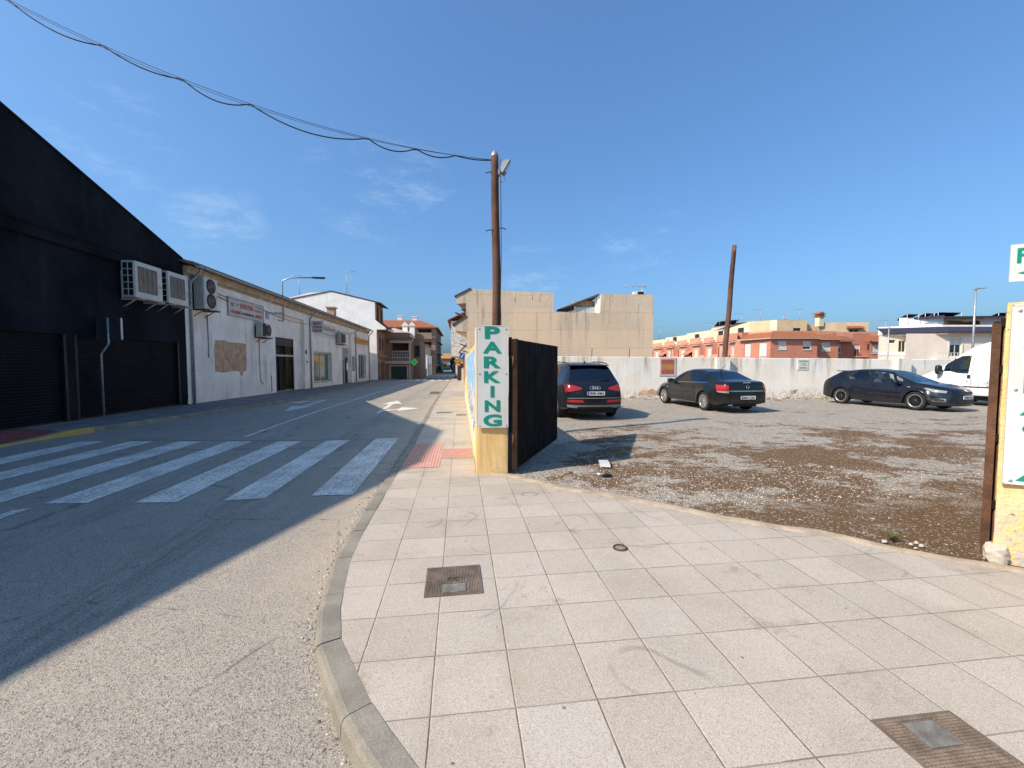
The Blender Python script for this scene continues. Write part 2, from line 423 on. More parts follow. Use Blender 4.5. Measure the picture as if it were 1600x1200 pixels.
# --- kerbs: separate stones along a line
def kerb(path, w, top, bot, length, gap=.004, side=1, pick=None):
    """path (x,y): inner edge; stones reach w outward (to the left of travel if side=1)"""
    g = G(); P = [Vector((x, y, 0)) for x, y in path]; seg = 0; acc = []
    pts = [P[0]]                                      # resample
    for a, b in zip(P, P[1:]):
        L = (b-a).length; k = max(1, int(L/.08))
        pts += [a.lerp(b, i/k) for i in range(1, k+1)]
    def frame(i):
        t = (pts[min(i+1, len(pts)-1)]-pts[max(i-1, 0)]).normalized(); return Vector((-t.y, t.x, 0))*side
    i = 0
    while i < len(pts)-2:
        j = i; L = 0
        while j < len(pts)-1 and L < length: L += (pts[j+1]-pts[j]).length; j += 1
        jit = random.uniform(-.003, .003)
        ks = list(range(i, j+1)); rows = []
        for q, k in enumerate(ks):
            p = pts[k]; n = frame(k); tdir = Vector((n.y, -n.x, 0))*side
            if q == 0: p = p + tdir*gap
            if q == len(ks)-1: p = p - tdir*gap
            zt = top(p.x, p.y)+jit; zb = bot(p.x, p.y)
            r = min(.022, max(.004, (zt-zb)*.3))
            prof = [(0, zb), (0, zt-.003), (.003, zt), (w-r*1.6, zt), (w-r*.6, zt-r*.35), (w, zt-r*1.3), (w+.012, zb)]
            rows.append([p + n*a + Vector((0,0,z)) for a, z in prof])
        m = pick(pts[(i+j)//2]) if pick else 0
        n_ = len(rows[0]); vs = [v for r_ in rows for v in r_]
        fs = [(a*n_+b, a*n_+b+1, (a+1)*n_+b+1, (a+1)*n_+b) for a in range(len(rows)-1) for b in range(n_-1)]
        fs += [tuple(range(n_)), tuple(range(len(vs)-n_, len(vs)))]
        g.add(vs, fs, m); i = j
    return g
pk = [(x, y) for y, x in KIN if y > -1.5]
def ktop(x, y): return fall(y)+.004+.0*y
gk = kerb(pk, .145, ktop, lambda x, y: zroad(x, y)-.05, .5)
struct('kerb', gk, M['kerb'], 'grey concrete kerb stones curving round the corner', 'kerb')
pl = [(x-.16, y) for y, x in LK]
def drop(x, y): return .02+fall(y)-.075*(1-sst(10.3, 11.3, y))*sst(-20, -2, y)
gl_ = kerb(pl, .16, drop, lambda x, y: zroad(x, y)-.05, .8, side=-1, pick=lambda p: 1 if p.y < 11.6 else 0)
struct('far_kerb', gl_, [M['kerb'], M['paint_y']], 'kerb across the road with a yellow painted end', 'kerb')

# cement edge where the pavement meets the gravel
g = G(); ys = [.3+.1*i for i in range(59)]
nx = []
for i in range(60):
    s = i/59; a = lin([(0,7.3),(1,.19)], s)
    pass
def strip_edge(g, n=140):
    LN = [(x, y) for y, x in reversed(LOTN) if -.5 < y < 6.3]; LF = [(x, y) for y, x in reversed(LOTF)]
    def res(P, n):
        Q = [Vector((x, y, 0)) for x, y in P]; d = [0]
        for a, b in zip(Q, Q[1:]): d.append(d[-1]+(b-a).length)
        out = []
        for i in range(n+1):
            s = d[-1]*i/n
            for k in range(len(Q)-1):
                if s <= d[k+1]+1e-9: out.append(Q[k].lerp(Q[k+1], (s-d[k])/(d[k+1]-d[k]))); break
        return out
    A = res(LN, n)
    rows = []
    for i, p in enumerate(A):
        t = (A[min(i+1, n)]-A[max(i-1, 0)]).normalized(); nn = Vector((-t.y, t.x, 0))
        if nn.y < 0: nn = -nn
        wd = .15 + .035*(hn(i*.23, 1)-.5)*2 + .04*math.sin(i*.05) - .05*sst(60, 110, i)*0
        rows.append([p - nn*(.006+.012*hn(i*.6, 2)) + Vector((0,0,.001)), p + nn*.02 + Vector((0,0,.009)), p + nn*(wd*.6) + Vector((0,0,.012+.006*hn(i*.4, 5))), p + nn*(wd-.02) + Vector((0,0,.006)), p + nn*(wd+.02*hn(i*.9, 7)) + Vector((0,0,-.04))])
    k = 5; vs = [v for r in rows for v in r]
    g.add(vs, [(a*k+b, a*k+b+1, (a+1)*k+b+1, (a+1)*k+b) for a in range(n) for b in range(k-1)], 0, True); return g
struct('entrance_edge', strip_edge(G()), M['cement'], 'sandy cement strip between the pavement and the gravel', 'edging')

def zlot(x, y):
    e = sst(0, 1.2, y - lin([(a, b) for b, a in reversed(LOTF)], x))
    return -.022 + .03*(hn(x*.55, y*.55, 2)-.5)*e + .016*(hn(x*1.9, y*1.9, 5)-.5)*e
LX = [(a, b) for b, a in reversed(LOTF)]
struct('gravel_lot', grid(rng(.3, 6, 57)+rng(6.25, 44, 151), rng(0, 9, 90)+rng(9.25, 30, 84), zlot, lambda x, y: y > lin(LX, x)-.35), M['gravel'], 'grey gravel and brown earth of the open car park', 'gravel')

# loose stones lying on the lot
def stones(n, inside, smin, smax, zf, flat=.6):
    g = G(); k = 0
    while k < n:
        p = inside()
        if p is None: continue
        x, y = p; k += 1; s = random.uniform(smin, smax)*random.choice((1, 1, 1, 1.6)); a = random.uniform(0, 6.3); z = zf(x, y)
        ca, sa = math.cos(a)*s, math.sin(a)*s; e = random.uniform(.55, .95); h = s*flat*random.uniform(.5, 1)
        vs = [(x+ca, y+sa, z), (x-sa*e, y+ca*e, z), (x-ca, y-sa, z), (x+sa*e, y-ca*e, z), (x+ca*.3, y+sa*.3, z+h), (x-ca*.35-sa*.2, y-sa*.35+ca*.2, z+h*.85)]
        g.add(vs, [(0,1,4),(1,5,4),(1,2,5),(2,3,5),(3,4,5),(3,0,4)], random.choice((0,0,0,1,1,2)))
    return g
def lotpt():
    d = 3.5+10*random.random()**1.7; a = random.uniform(-.05, 1.05)
    x, y = d*math.sin(a), d*math.cos(a)
    x = x+random.uniform(0, .8)
    if x < .9 or y < lin(LX, x)+.05: return None
    if hn(x*.9, y*1.1, 8) < .5 and random.random() < .93: return None
    if x > 3.0 and y < 4.4 and random.random() < .9: return None
    return x, y
M['st1'] = mk('stone_grey', (.42,.385,.335), .9, .3, 20, .3); M['st2'] = mk('stone_pale', (.52,.48,.42), .9, .25, 20, .3); M['st3'] = mk('stone_brown', (.20,.15,.11), .9, .3, 20, .3)
o = obj('loose_gravel', stones(11000, lotpt, .004, .0125, zlot), [M['st1'], M['st2'], M['st3']]); tag(o, 'loose grey and pale stones scattered over the car park', 'gravel', kind='stuff')
def pavept():
    y = 1.1+5*random.random(); a, b = lin(KIN, y)+.02, lin(LOTN, y)-.05; return random.uniform(a, min(b, 4.5)), y
o = obj('pavement_grit', stones(150, pavept, .003, .007, lambda x, y: .0005), [M['st3'], M['st3'], M['st3']]); tag(o, 'dark grit and crumbs lying on the pavement', 'grit', kind='stuff')
def gutpt():
    y = 1.2+7*random.random(); return lin(KIN, y)-.148-.01-.11*random.random()**3.5, y
o = obj('gutter_grit', stones(1100, gutpt, .003, .012, lambda x, y: zroad(x, y)), [M['st1'], M['st3'], M['st2']]); tag(o, 'small grit gathered in the gutter along the kerb', 'grit', kind='stuff')
def wallpt():
    s = random.random(); b = abs(random.gauss(0, .35)); x, y = WALL(s*22); return x-.12*b-.1, y-b*1.2-.1
def WALL(s):                                           # along the white wall at the back of the lot
    a, b = Vector((2.1, 19.75)), Vector((25.5, 16.77)); p = a + (b-a).normalized()*s; return p.x, p.y
o = obj('wall_foot_rubble', stones(1600, wallpt, .02, .06, zlot, .9), [M['st3'], M['st1'], M['st3']]); tag(o, 'strip of earth and rubble along the foot of the white wall', 'rubble', kind='stuff')

# --- markings
def sheet(g, x0, x1, y0, y1, y0b, y1b, zf, off, nx=4, ny=14, m=0):
    o = len(g.v)
    for j in range(ny+1):
        for i in range(nx+1):
            u, v = i/nx, j/ny; x = x0+(x1-x0)*u; y = (y0+(y0b-y0)*u)*(1-v)+(y1+(y1b-y1)*u)*v
            g.v.append(Vector((x, y, zf(x, y)+off)))
    for j in range(ny):
        for i in range(nx): a = o+j*(nx+1)+i; g.f.append([a, a+1, a+nx+2, a+nx+1]); g.m.append(m); g.sm.append(False)
g = G()
for k in range(7):
    x0 = -1.88-1.083*k; y0 = 5.42+.1*k; y1 = 9.45+.13*k
    sheet(g, x0, x0+.515, y0, y1, y0-.05, y1-.06, zroad, .006)
struct('zebra_crossing', g, M['paint'], 'worn white stripes of the pedestrian crossing', 'road marking')
g = G()
for y in rng(10.4, 46, 89)[:-1]: sheet(g, -5.1-.012*(y-10), -5.0-.012*(y-10), y, y+.41, y, y+.41, zroad, .007, 1, 1)
sheet(g, -5.25, -5.1, 3.6, 5.5, 3.6, 5.55, zroad, .007, 1, 8)
struct('centre_line', g, M['paint'], 'white centre line running down the street', 'road marking')
g = G()
for y in rng(12.2, 40, 70)[:-1]: sheet(g, lin(LK, y)+.12, lin(LK, y)+.22, y, y+.41, y, y+.41, zroad, .007, 1, 1)
struct('edge_line', g, m_paint('edge_paint', (.5,.45,.3), .8), 'faded yellowish line beside the far kerb', 'road marking')
def arrow(x, y, rot, flip=1):
    P = [[(-.07,0),(.07,0),(.09,1.2),(.11,3.6),(-.09,3.6)], [(-.42,3.5),(.02,5.6),(.46,3.5)],
         [(.02,.5),(.62,1.15),(.62,1.5),(.05,1.0)], [(.58,.55),(1.35,1.5),(.58,2.05)]]
    g = G(); ca, sa = math.cos(rot), math.sin(rot)
    for i, p in enumerate(P):
        p = [(a*flip, b) for a, b in p]
        q = [(x+a*ca-b*sa, y+a*sa+b*ca) for a, b in p]; g.add([(a, b, zroad(a, b)+.008+.0015*i) for a, b in q], [tuple(range(len(q)))])
    return g
o = obj('lane_arrow', arrow(-2.85, 14.7, .03), M['paint']); tag(o, 'white ahead and right turn arrow painted half in the sun', 'road marking')
o = obj('lane_arrow', arrow(-6.55, 21.3, math.pi+.05), M['paint']); tag(o, 'white ahead and turn arrow in the shaded far lane', 'road marking')
g = G(); sheet(g, -.915, -.34, 6.53, 8.49, 6.53, 8.49, lambda x, y: 0, .005, 1, 1); struct('tactile_paving', g, M['red_rib'], 'ribbed red tactile tiles at the crossing', 'paving')
g = G(); sheet(g, -.34, .2, 7.13, 7.93, 7.13, 7.93, lambda x, y: 0, .0045, 1, 1); struct('red_paving', g, M['red_flat'], 'smooth red tiles leading to the wall', 'paving')
g = G(); sheet(g, -10.8, -9.62, 5.5, 11.6, 5.5, 11.2, zl, .006, 12, 20); struct('far_tactile_paving', g, mk('dark_red_tile', (.36,.09,.085), .85, .25, 4, .2, 60, .3, 40), 'red tactile tiles at the far end of the crossing', 'paving')
# dark seam of an old trench across the crossing
g = G(); sheet(g, -5.6, -2.1, 9.0, 9.03, 8.75, 8.78, zroad, .0035, 20, 1); sheet(g, -7.5, -2.1, 10.3, 10.33, 9.5, 9.53, zroad, .0035, 20, 1)
struct('road_seam', g, plain('tar', (.05,.05,.05), .7), 'thin tar seam across the road', 'road seam')
# second crossing far down the street, and the cross street's pale strip
g = G()
for k in range(7): sheet(g, -7.6+.95*k, -7.1+.95*k, 52, 56, 52, 56, zroad, .01, 1, 4)
for k in range(7): sheet(g, -7.6+.95*k, -7.1+.95*k, 66, 70, 66, 70, zroad, .01, 1, 4)
struct('far_zebra_crossing', g, M['paint'], 'distant white stripes of the next crossings', 'road marking')

# --- covers in the pavement
M['iron'] = mk('cast_iron', (.20,.16,.125), .7, .3, 6, .3, 60, .2, 100, metal=.15)
M['lid_c'] = mk('concrete_infill', (.20,.19,.165), .85, .4, 10, .4)
M['rust'] = mk('rust', (.135,.062,.032), .85, .45, 5, .4, 50, .35, 90)
M['stud'] = mk('worn_studs', (.27,.205,.155), .7, .4, 8, .3, 60, .3, 100)
def cover(name, label, x0, x1, y0, y1, infill, rot=0, n=(34, 22), logo=False):
    cx, cy = (x0+x1)/2, (y0+y1)/2; w, d = (x1-x0)/2, (y1-y0)/2
    t = thing(name, label, 'manhole cover', (cx, cy, 0), rot)
    g = G(); g.box((-w,-d,-.03), (w,d,.004)); obj('lid', g, M['iron'], t, True)
    g = G(); e = .012
    for a in ((-w-e,-d-e,-w,d+e), (w,-d-e,w+e,d+e), (-w,-d-e,w,-d), (-w,d,w,d+e)): g.box((a[0],a[1],-.02), (a[2],a[3],.008))
    obj('frame', g, M['iron'], t, True)
    g = G(); ix = infill
    def clear(x, y): return not (ix[0]-.008 < x < ix[1]+.008 and ix[2]-.008 < y < ix[3]+.008)
    for i in range(n[0]):
        x = -w+(i+.5)*2*w/n[0]
        for j in range(n[1]):
            y = -d+(j+.5)*2*d/n[1]
            if clear(x, y): g.box((x-w/n[0]*.62, y-d/n[1]*.8, .004), (x+w/n[0]*.62, y+d/n[1]*.8, .0095))
    obj('studs', g, M['stud'], t, True)
    g = G(); g.box((ix[0], ix[2], .004), (ix[1], ix[3], .010), bev=.002); obj('plate', g, M['lid_c'], t, True)
    if logo:
        g = G(); 
        for s in (-1, 1):
            pts = [(s*.022+.02*math.cos(q), .0+.022*math.sin(q), .011) for q in rng(R(50), R(310), 14)]
            g.tube(pts, .004, 5)
        obj('emblem', g, plain('dark_iron', (.03,.028,.025), .6), t, True)
    return t
cover('manhole_cover', 'square rusty cover with a small grey plate in the pavement', -.255, .135, 2.87, 3.26, (-.08, .09, -.17, -.06), R(1), logo=True)
cover('manhole_cover', 'large rusty studded cover at the bottom right corner', 1.86, 2.25, .96, 1.58, (-.085, .07, .165, .285), R(0), (28, 44))
t = thing('drain_grate', 'dark drain grate in the gutter further along the road', 'drain', (-1.55, 26, zroad(-1.55, 26)))
g = G()
for i in range(12): g.box((-.3, -1.6+i*.27, -.02), (.3, -1.6+i*.27+.14, .012))
obj('grate', g, M['iron'], t, True); 
for a, b in ((-.36, -.3), (.3, .36)): g = G(); g.box((a,-1.7,-.02), (b,1.75,.014)); obj('frame_bar', g, M['iron'], t, True)
for (x, y, w) in ((-.55, 13.9, .5), (.02, 13.2, .3)):
    t = thing('service_cover', 'thin dark cover plate set in the pavement near the kerb' if x < 0 else 'small dark cover plate in the pavement near the painted wall', 'cover', (x, y, 0))
    g = G(); g.box((-w/2,-.16,-.02), (w/2,.16,.006), bev=.003); obj('lid', g, M['iron'], t, True)
    g = G(); g.box((-.02,-.03,.006), (.02,.03,.009)); obj('lifting_slot', g, M['rust'], t, True)
t = thing('valve_cap', 'small round rusty water cap standing in the pavement', 'valve cap', (1.39, 3.43, 0))
g = G(); g.lathe([(.062,-.01),(.062,.012),(.056,.016),(.046,.014)], 28); obj('ring', g, M['rust'], t, True)
g = G(); g.lathe([(.046,.008),(.02,.012),(.0001,.012)], 24); obj('cap', g, M['kerb'], t, True)
# ------------------------------------------------------------------ shared building bits
def fbox(g, P, a0, a1, z0, z1, d0, d1, m=0):
    """box in facade coordinates; d grows inward, negative d stands proud"""
    vs = [P(a0,z0,d0),P(a1,z0,d0),P(a1,z1,d0),P(a0,z1,d0),P(a0,z0,d1),P(a1,z0,d1),P(a1,z1,d1),P(a0,z1,d1)]
    g.add(vs, [(0,1,2,3),(7,6,5,4),(1,0,4,5),(2,1,5,6),(3,2,6,7),(0,3,7,4)], m)
def facade(org, u):
    org = Vector(org); u = Vector(u).normalized(); n = u.cross(Vector((0,0,1)))
    return lambda a, z, d=0: Vector((org.x, org.y, z)) + u*a - n*d
M['glass_dark'] = plain('dark_glass', (.02,.024,.03), .06, 0, .7)
M['glass_shop'] = plain('shop_glass', (.10,.14,.11), .08, 0, .7, var=.5)
M['white_frame'] = mk('white_frame', (.66,.65,.62), .5, .1, 4, .05)
M['blind'] = mk('white_blind', (.70,.68,.64), .6, .12, 4, .1)
M['alu'] = mk('grey_metal', (.36,.37,.38), .45, .15, 5, .08, 60, .08, 90, metal=.5)
M['galv'] = mk('galvanised', (.40,.41,.42), .5, .25, 8, .1, 60, .15, 60, metal=.55)
M['black'] = mk('black_paint', (.012,.012,.013), .55, .3, 4, .1)
M['cable'] = plain('black_rubber', (.012,.012,.012), .6)
def window(t, P, a0, a1, z0, z1, d, fr=.06, pane='glass_dark', blind=0, mull=1, sill=0, frame='white_frame', label=None):
    g = G()
    fbox(g, P, a0, a0+fr, z0, z1, d-.05, d+.03); fbox(g, P, a1-fr, a1, z0, z1, d-.05, d+.03)
    fbox(g, P, a0+fr, a1-fr, z0, z0+fr, d-.047, d+.03); fbox(g, P, a0+fr, a1-fr, z1-fr, z1, d-.047, d+.03)
    for i in range(1, mull+1):
        c = a0+(a1-a0)*i/(mull+1); fbox(g, P, c-fr*.4, c+fr*.4, z0+fr, z1-fr, d-.04, d+.02)
    w = obj('window', g, M[frame], t, label=label)
    g = G(); fbox(g, P, a0+fr, a1-fr, z0+fr, z1-fr, d-.01, d+.02); obj('pane', g, M[pane], w)
    if blind:
        g = G(); n = max(3, int((z1-z0)*blind/.06))
        for i in range(n):
            b = z1-fr-(z1-z0-2*fr)*blind*(i+1)/n; h = (z1-z0-2*fr)*blind/n
            fbox(g, P, a0+fr, a1-fr, b+.004, b+h, d-.03, d-.015)
        obj('blind', g, M['blind'], w)
    if sill:
        g = G(); fbox(g, P, a0-.06, a1+.06, z0-.07, z0, -.07, d); obj('sill', g, M['white_frame'], w)
    return w
def gable_block(g, xs, y0, y1, prof, m=0): pass

# ------------------------------------------------------------------ dark warehouse on the left
M['black_wall'] = mk('dark_render', (.009,.0105,.0165), .92, .55, .7, .7, 14, .25, 60, bd=.03, streak=.5, dirt=(.026,.027,.032), spec=.2)
M['shutter_b'] = mk('dark_shutter', (.006,.007,.010), .7, .4, 1, .1, streak=.5, dirt=(.02,.02,.022), spec=.2)
XW = -10.85
AP = (6.1, 9.8); RK = [(-6, 5.6), (-.5, 7.95), (1.3, 8.75), (3.0, 9.6), (6.1, 9.8), (11.6, 7.8), (17.94, 5.74), (18.5, 5.56)]
bw = thing('warehouse', 'dark blue-black gabled warehouse with roller shutters', 'warehouse', (XW, 6, 0))
def rz(y): return lin(RK, y)
g = G()
PW = facade((XW, 0, 0), (0,1,0))
y0, y1 = -6.0, 18.0
sh = [(-5.0, 3.2), (3.7, 12.9), (13.25, 17.55)]
wall_open(g, (XW, y0, 0), (0,1,0), y1-y0, -1.2, 4.85, [(a-y0, b-y0, -1.0, 2.44) for a, b in sh], .14, 0, 0)
g.prism([(XW, y0, 4.85), (XW, y1, 4.85), (XW, y1, rz(y1))]+[(XW, y, z) for y, z in reversed(RK[1:-1])]+[(XW, y0, rz(y0))], (-.3, 0, 0))
g.quad((XW, y1, -1.2), (XW-14, y1, -1.2), (XW-14, y1, rz(y1)), (XW, y1, rz(y1)))
g.quad((XW, y0, -1.2), (XW-14, y0, -1.2), (XW-14, y0, rz(y0)), (XW, y0, rz(y0)))
g.quad((XW-14, y0, -1.2), (XW-14, y1, -1.2), (XW-14, y1, 9), (XW-14, y0, 9))
obj('wall', g, M['black_wall'], bw)
g = G(); fbox(g, PW, y0, y1-.6, 4.87, 5.16, -.09, .02); fbox(g, PW, y0, y1-.5, 5.16, 5.22, -.13, .02); obj('cornice', g, M['black_wall'], bw)
g = G()
for a, b in zip([y for y, z in RK[:-1]], [y for y, z in RK[1:-1]]+[y1]):
    za, zb = rz(a), rz(b); e = .07
    g.add([(XW+.03, a, za), (XW+.03, b, zb), (XW+.03, b, zb+e), (XW+.03, a, za+e), (XW-14, a, za), (XW-14, b, zb), (XW-14, b, zb+e), (XW-14, a, za+e)], [(0,1,2,3),(4,5,6,7),(3,2,6,7),(0,1,5,4),(0,3,7,4),(1,2,6,5)])
obj('roof', g, M['black_wall'], bw)
g = G(); g.tube([(-11.0, 8.7, rz(8.7)), (-11.0, 8.7, 9.75)], .04, 8); obj('cable_mast', g, M['black_wall'], bw)
for a, b in sh:
    g = G(); n = 33; z = -.2; p = []
    for i in range(n):
        p += [(z, .10), (z+.05, .075), (z+.065, .075), (z+.08, .10)]; z += .0815
    vs = []
    for zz, d in p: vs += [PW(a, zz, d), PW(b, zz, d)]
    g.add(vs, [(2*i, 2*i+1, 2*i+3, 2*i+2) for i in range(len(p)-1)]); s_ = obj('shutter', g, M['shutter_b'], bw)
    g = G(); fbox(g, PW, a, b, -.05, .06, .04, .09); obj('bottom_rail', g, M['black'], s_)
    
    for q in (a-.01, b+.01): g = G(); fbox(g, PW, q-.04, q+.04, -.1, 2.44, -.01, .06); obj('guide_rail', g, M['black'], s_)

# ------------------------------------------------------------------ white shop building
M['white_wall'] = mk('white_render', (.90,.84,.74), .85, .14, .8, .3, 30, .1, 60, streak=.85, dirt=(.40,.34,.26))
M['white_sun'] = mk('whitewash', (.90,.875,.83), .85, .10, .8, .3, 30, .06, 60, streak=.25, dirt=(.45,.4,.33))
M['tan_eave'] = mk('ochre_eave', (.56,.43,.29), .85, .3, 3, .2, streak=.5, dirt=(.16,.11,.07))
M['roof_grey'] = roof_tile('old_roof_tiles', (.26,.22,.18), .24, 1)
M['roof_red'] = roof_tile('red_roof_tiles', (.42,.15,.075), .22, 0)
M['plaster'] = mk('bare_plaster', (.62,.40,.25), .9, .3, 3, .4, 40, .2, 90, streak=.5, dirt=(.42,.28,.18))
sb = thing('shop_building', 'long low white shop building with grey tiled eave and shop windows', 'shop building', (XW, 30, 0))
Y0, Y1 = 18.05, 51.4; ZT = 5.12
B = lambda a, b, c, d, dp=.25: (a-Y0, b-Y0, c, d, dp)
PB = facade((XW, 0, 0), (0,1,0))
g = G()
wall_open(g, (XW, Y0, 0), (0,1,0), Y1-Y0, -1.6, ZT, [B(26.1, 30.7, -1.5, 4.68, .28), B(32.5, 36.85, .17, 2.55, .35), B(40.0, 43.3, -1.5, 4.62, .3), B(46.2, 49.8, -.05, 2.65, .3)], .25)
g.quad((XW, Y1, -1.6), (XW-9, Y1, -1.6), (XW-9, Y1, 7.4), (XW, Y1, ZT)); g.quad((XW-9, Y0, -1.6), (XW-9, Y1, -1.6), (XW-9, Y1, 7), (XW-9, Y0, 7))
obj('wall', g, M['white_wall'], sb)
# recess of the black door: panel above, door below
for (a, b, dz, dtop, dark) in ((26.1, 30.7, .28, 3.26, True), (40.0, 43.3, .30, 3.18, False)):
    g = G(); d1 = (29.45 if dark else 43.0)
    fbox(g, PB, a, b, dtop, 4.68, dz-.03, dz); fbox(g, PB, d1, b, -1.5, dtop, dz-.03, dz)
    obj('recess_panel', g, M['white_wall'], sb)
    if dark:
        g = G(); fbox(g, PB, a, d1, -1.4, dtop, dz+.5, dz+.52); fbox(g, PB, a, a+.08, -1.4, dtop, dz, dz+.1); fbox(g, PB, d1-.08, d1, -1.4, dtop, dz, dz+.1); fbox(g, PB, a+.08, d1-.08, 2.75, dtop-.02, dz+.02, dz+.3)
        for q in (.33, .66): c = a+(d1-a)*q; fbox(g, PB, c-.04, c+.04, -1.4, 2.1, dz+.42, dz+.5)
        dr = obj('door', g, M['black'], sb)
        g = G(); fbox(g, PB, a+.08, d1-.08, 2.08, 2.2, dz-.02, dz+.1); obj('transom', g, M['alu'], dr)
        g = G(); fbox(g, PB, a+.7, d1-.4, -.2, -.06, dz-.05, dz+.2); obj('door_step', g, M['alu'], dr)
    else:
        g = G()
        for i in range(14): fbox(g, PB, a+.05, d1, 2.2+i*.07, 2.2+i*.07+.06, dz-.01, dz+.02)
        obj('shutter', g, M['alu'], sb)
        window(sb, PB, a+.1, a+1.9, -.35, 2.15, dz+.05, .1, 'glass_shop', 0, 1); g = G(); fbox(g, PB, a+1.9, d1, -1.4, 2.2, dz+.1, dz+.2); obj('dark_door', g, M['black'], sb)
window(sb, PB, 32.5, 36.85, .17, 2.55, .3, .1, 'glass_shop', 0, 1, label='wide shop window with greenish glass'); window(sb, PB, 46.2, 49.8, -.05, 2.65, .26, .1, 'glass_shop', 0, 1)
for q in ((32.3, 37.1, .05, .17), (46.0, 50.0, -.18, -.05)): g = G(); fbox(g, PB, *q, -.05, .3); obj('window_ledge', g, M['white_wall'], sb)
g = G(); fbox(g, PB, Y0, Y1, ZT, ZT+.1, -.02, .3); fbox(g, PB, Y0, Y1, ZT+.1, ZT+.34, -.14, .3); fbox(g, PB, Y0, Y1, ZT+.34, ZT+.40, -.2, .3); obj('eave', g, M['tan_eave'], sb)
g = G()
zr0 = ZT+.43; th = .06
g.add([(XW+.36, Y0-.3, zr0), (XW+.36, Y1+.1, zr0), (XW-9, Y1+.1, zr0+2.3), (XW-9, Y0-.3, zr0+2.3), (XW+.36, Y0-.3, zr0+th), (XW+.36, Y1+.1, zr0+th), (XW-9, Y1+.1, zr0+2.3+th), (XW-9, Y0-.3, zr0+2.3+th)], [(0,1,2,3),(4,5,6,7),(0,1,5,4),(0,3,7,4),(1,2,6,5)])
for i in range(int((Y1-Y0)/.24)):                      # rounded tile ends along the eave
    y = Y0+i*.24; g.tube([(XW+.42, y, zr0+.05), (XW-.5, y, zr0+.05+.225)], .075, 6)
obj('roof', g, M['roof_grey'], sb)
g = G()
def half(y): return [(XW+.52+.085*math.cos(q), y, zr0-.02+.085*math.sin(q)) for q in rng(math.pi, 2*math.pi, 8)]
rows = [half(y) for y in rng(Y0, Y1, 30)]; vs = [v for r in rows for v in r]
g.add(vs, [(i*9+j, i*9+j+1, i*9+j+10, i*9+j+9) for i in range(30) for j in range(8)], 0, True)
for i in range(14): y = Y0+.4+i*2.4; g.tube([(XW+.52+.093*math.cos(q), y, zr0-.02+.093*math.sin(q)) for q in rng(math.pi, 2*math.pi, 8)], .018, 5)
obj('gutter', g, M['galv'], sb)
for y, zb_ in ((18.32, -.1), (31.75, -.3), (44.9, -.45), (51.2, -.5)):
    g = G(); g.tube([(XW+.5, y, zr0-.08), (XW+.45, y, zr0-.22), (XW+.10, y, zr0-.62), (XW+.07, y, zr0-.8), (XW+.07, y, zb_)], .055, 10)
    for z in (1.2, 3.0, 4.4): g.lathe([(.062, -.03), (.068, -.02), (.068, .02), (.062, .03)], 10, 0, Matrix.Translation((XW+.07, y, z)))
    obj('downpipe', g, M['galv'], sb)
g = G(); pts = []
ring = [(19.92,1.27),(20.6,1.22),(21.5,1.28),(22.2,1.22),(22.65,1.27),(22.72,1.6),(22.66,2.1),(22.72,2.62),(22.0,2.66),(21.2,2.64),(20.7,2.72),(20.0,2.66),(19.9,2.2),(19.96,1.7)]
g.prism([PB(a, z, 0) for a, z in ring], (.006, 0, 0)); obj('plaster_patch', g, M['plaster'], sb)
g = G(); ring = [(22.0,1.22),(22.35,1.22),(22.3,1.08),(22.15,1.0),(22.05,1.1)]; g.prism([PB(a, z, 0) for a, z in ring], (.004, 0, 0)); obj('plaster_chip', g, M['plaster'], sb)
for pts in ([(19.45,3.75),(19.5,2.4),(19.46,1.9)], [(24.05,3.0),(24.05,1.6),(24.1,.7),(24.4,.5)], [(25.4,.95),(25.42,.2),(25.4,0)]):
    g = G(); g.tube([PB(a, z, -.03) for a, z in pts], .02, 6); obj('conduit', g, M['alu'], sb)
def swag(y_, z_, y2, z2, sag, n=14): return [PB(y_+(y2-y_)*i/n, z_+(z2-z_)*i/n-sag*4*(i/n)*(1-i/n), -.04) for i in range(n+1)]
for a in ((19.4, 4.9, 23, 4.78, .12), (23, 4.78, 26.6, 4.62, .12), (19.4, 4.8, 24, 4.68, .2), (24, 4.68, 31.4, 4.45, .18), (31.8, 4.5, 38, 4.6, .15), (38, 4.6, 44.6, 4.8, .2), (45, 4.75, 51, 4.2, .3)):
    g = G(); g.tube(swag(*a), .016, 5); obj('cable', g, M['cable'], sb)
for y, z, w, h in ((24.95, 4.15, .32, .4), (31.0, 1.7, .12, .12), (30.9, 2.3, .1, .3), (43.6, .9, .7, 1.5)):
    g = G(); fbox(g, PB, y, y+w, z, z+h, -.06 if w < .5 else -.1, 0); obj('meter_box', g, M['galv'] if w > .2 else M['black'], sb)
g = G(); g.box((-12.0, 39.6, 5.9), (-11.4, 40.4, 6.7)); g.box((-12.1, 39.5, 6.7), (-11.3, 40.5, 6.8)); obj('chimney', g, M['plaster'], sb)

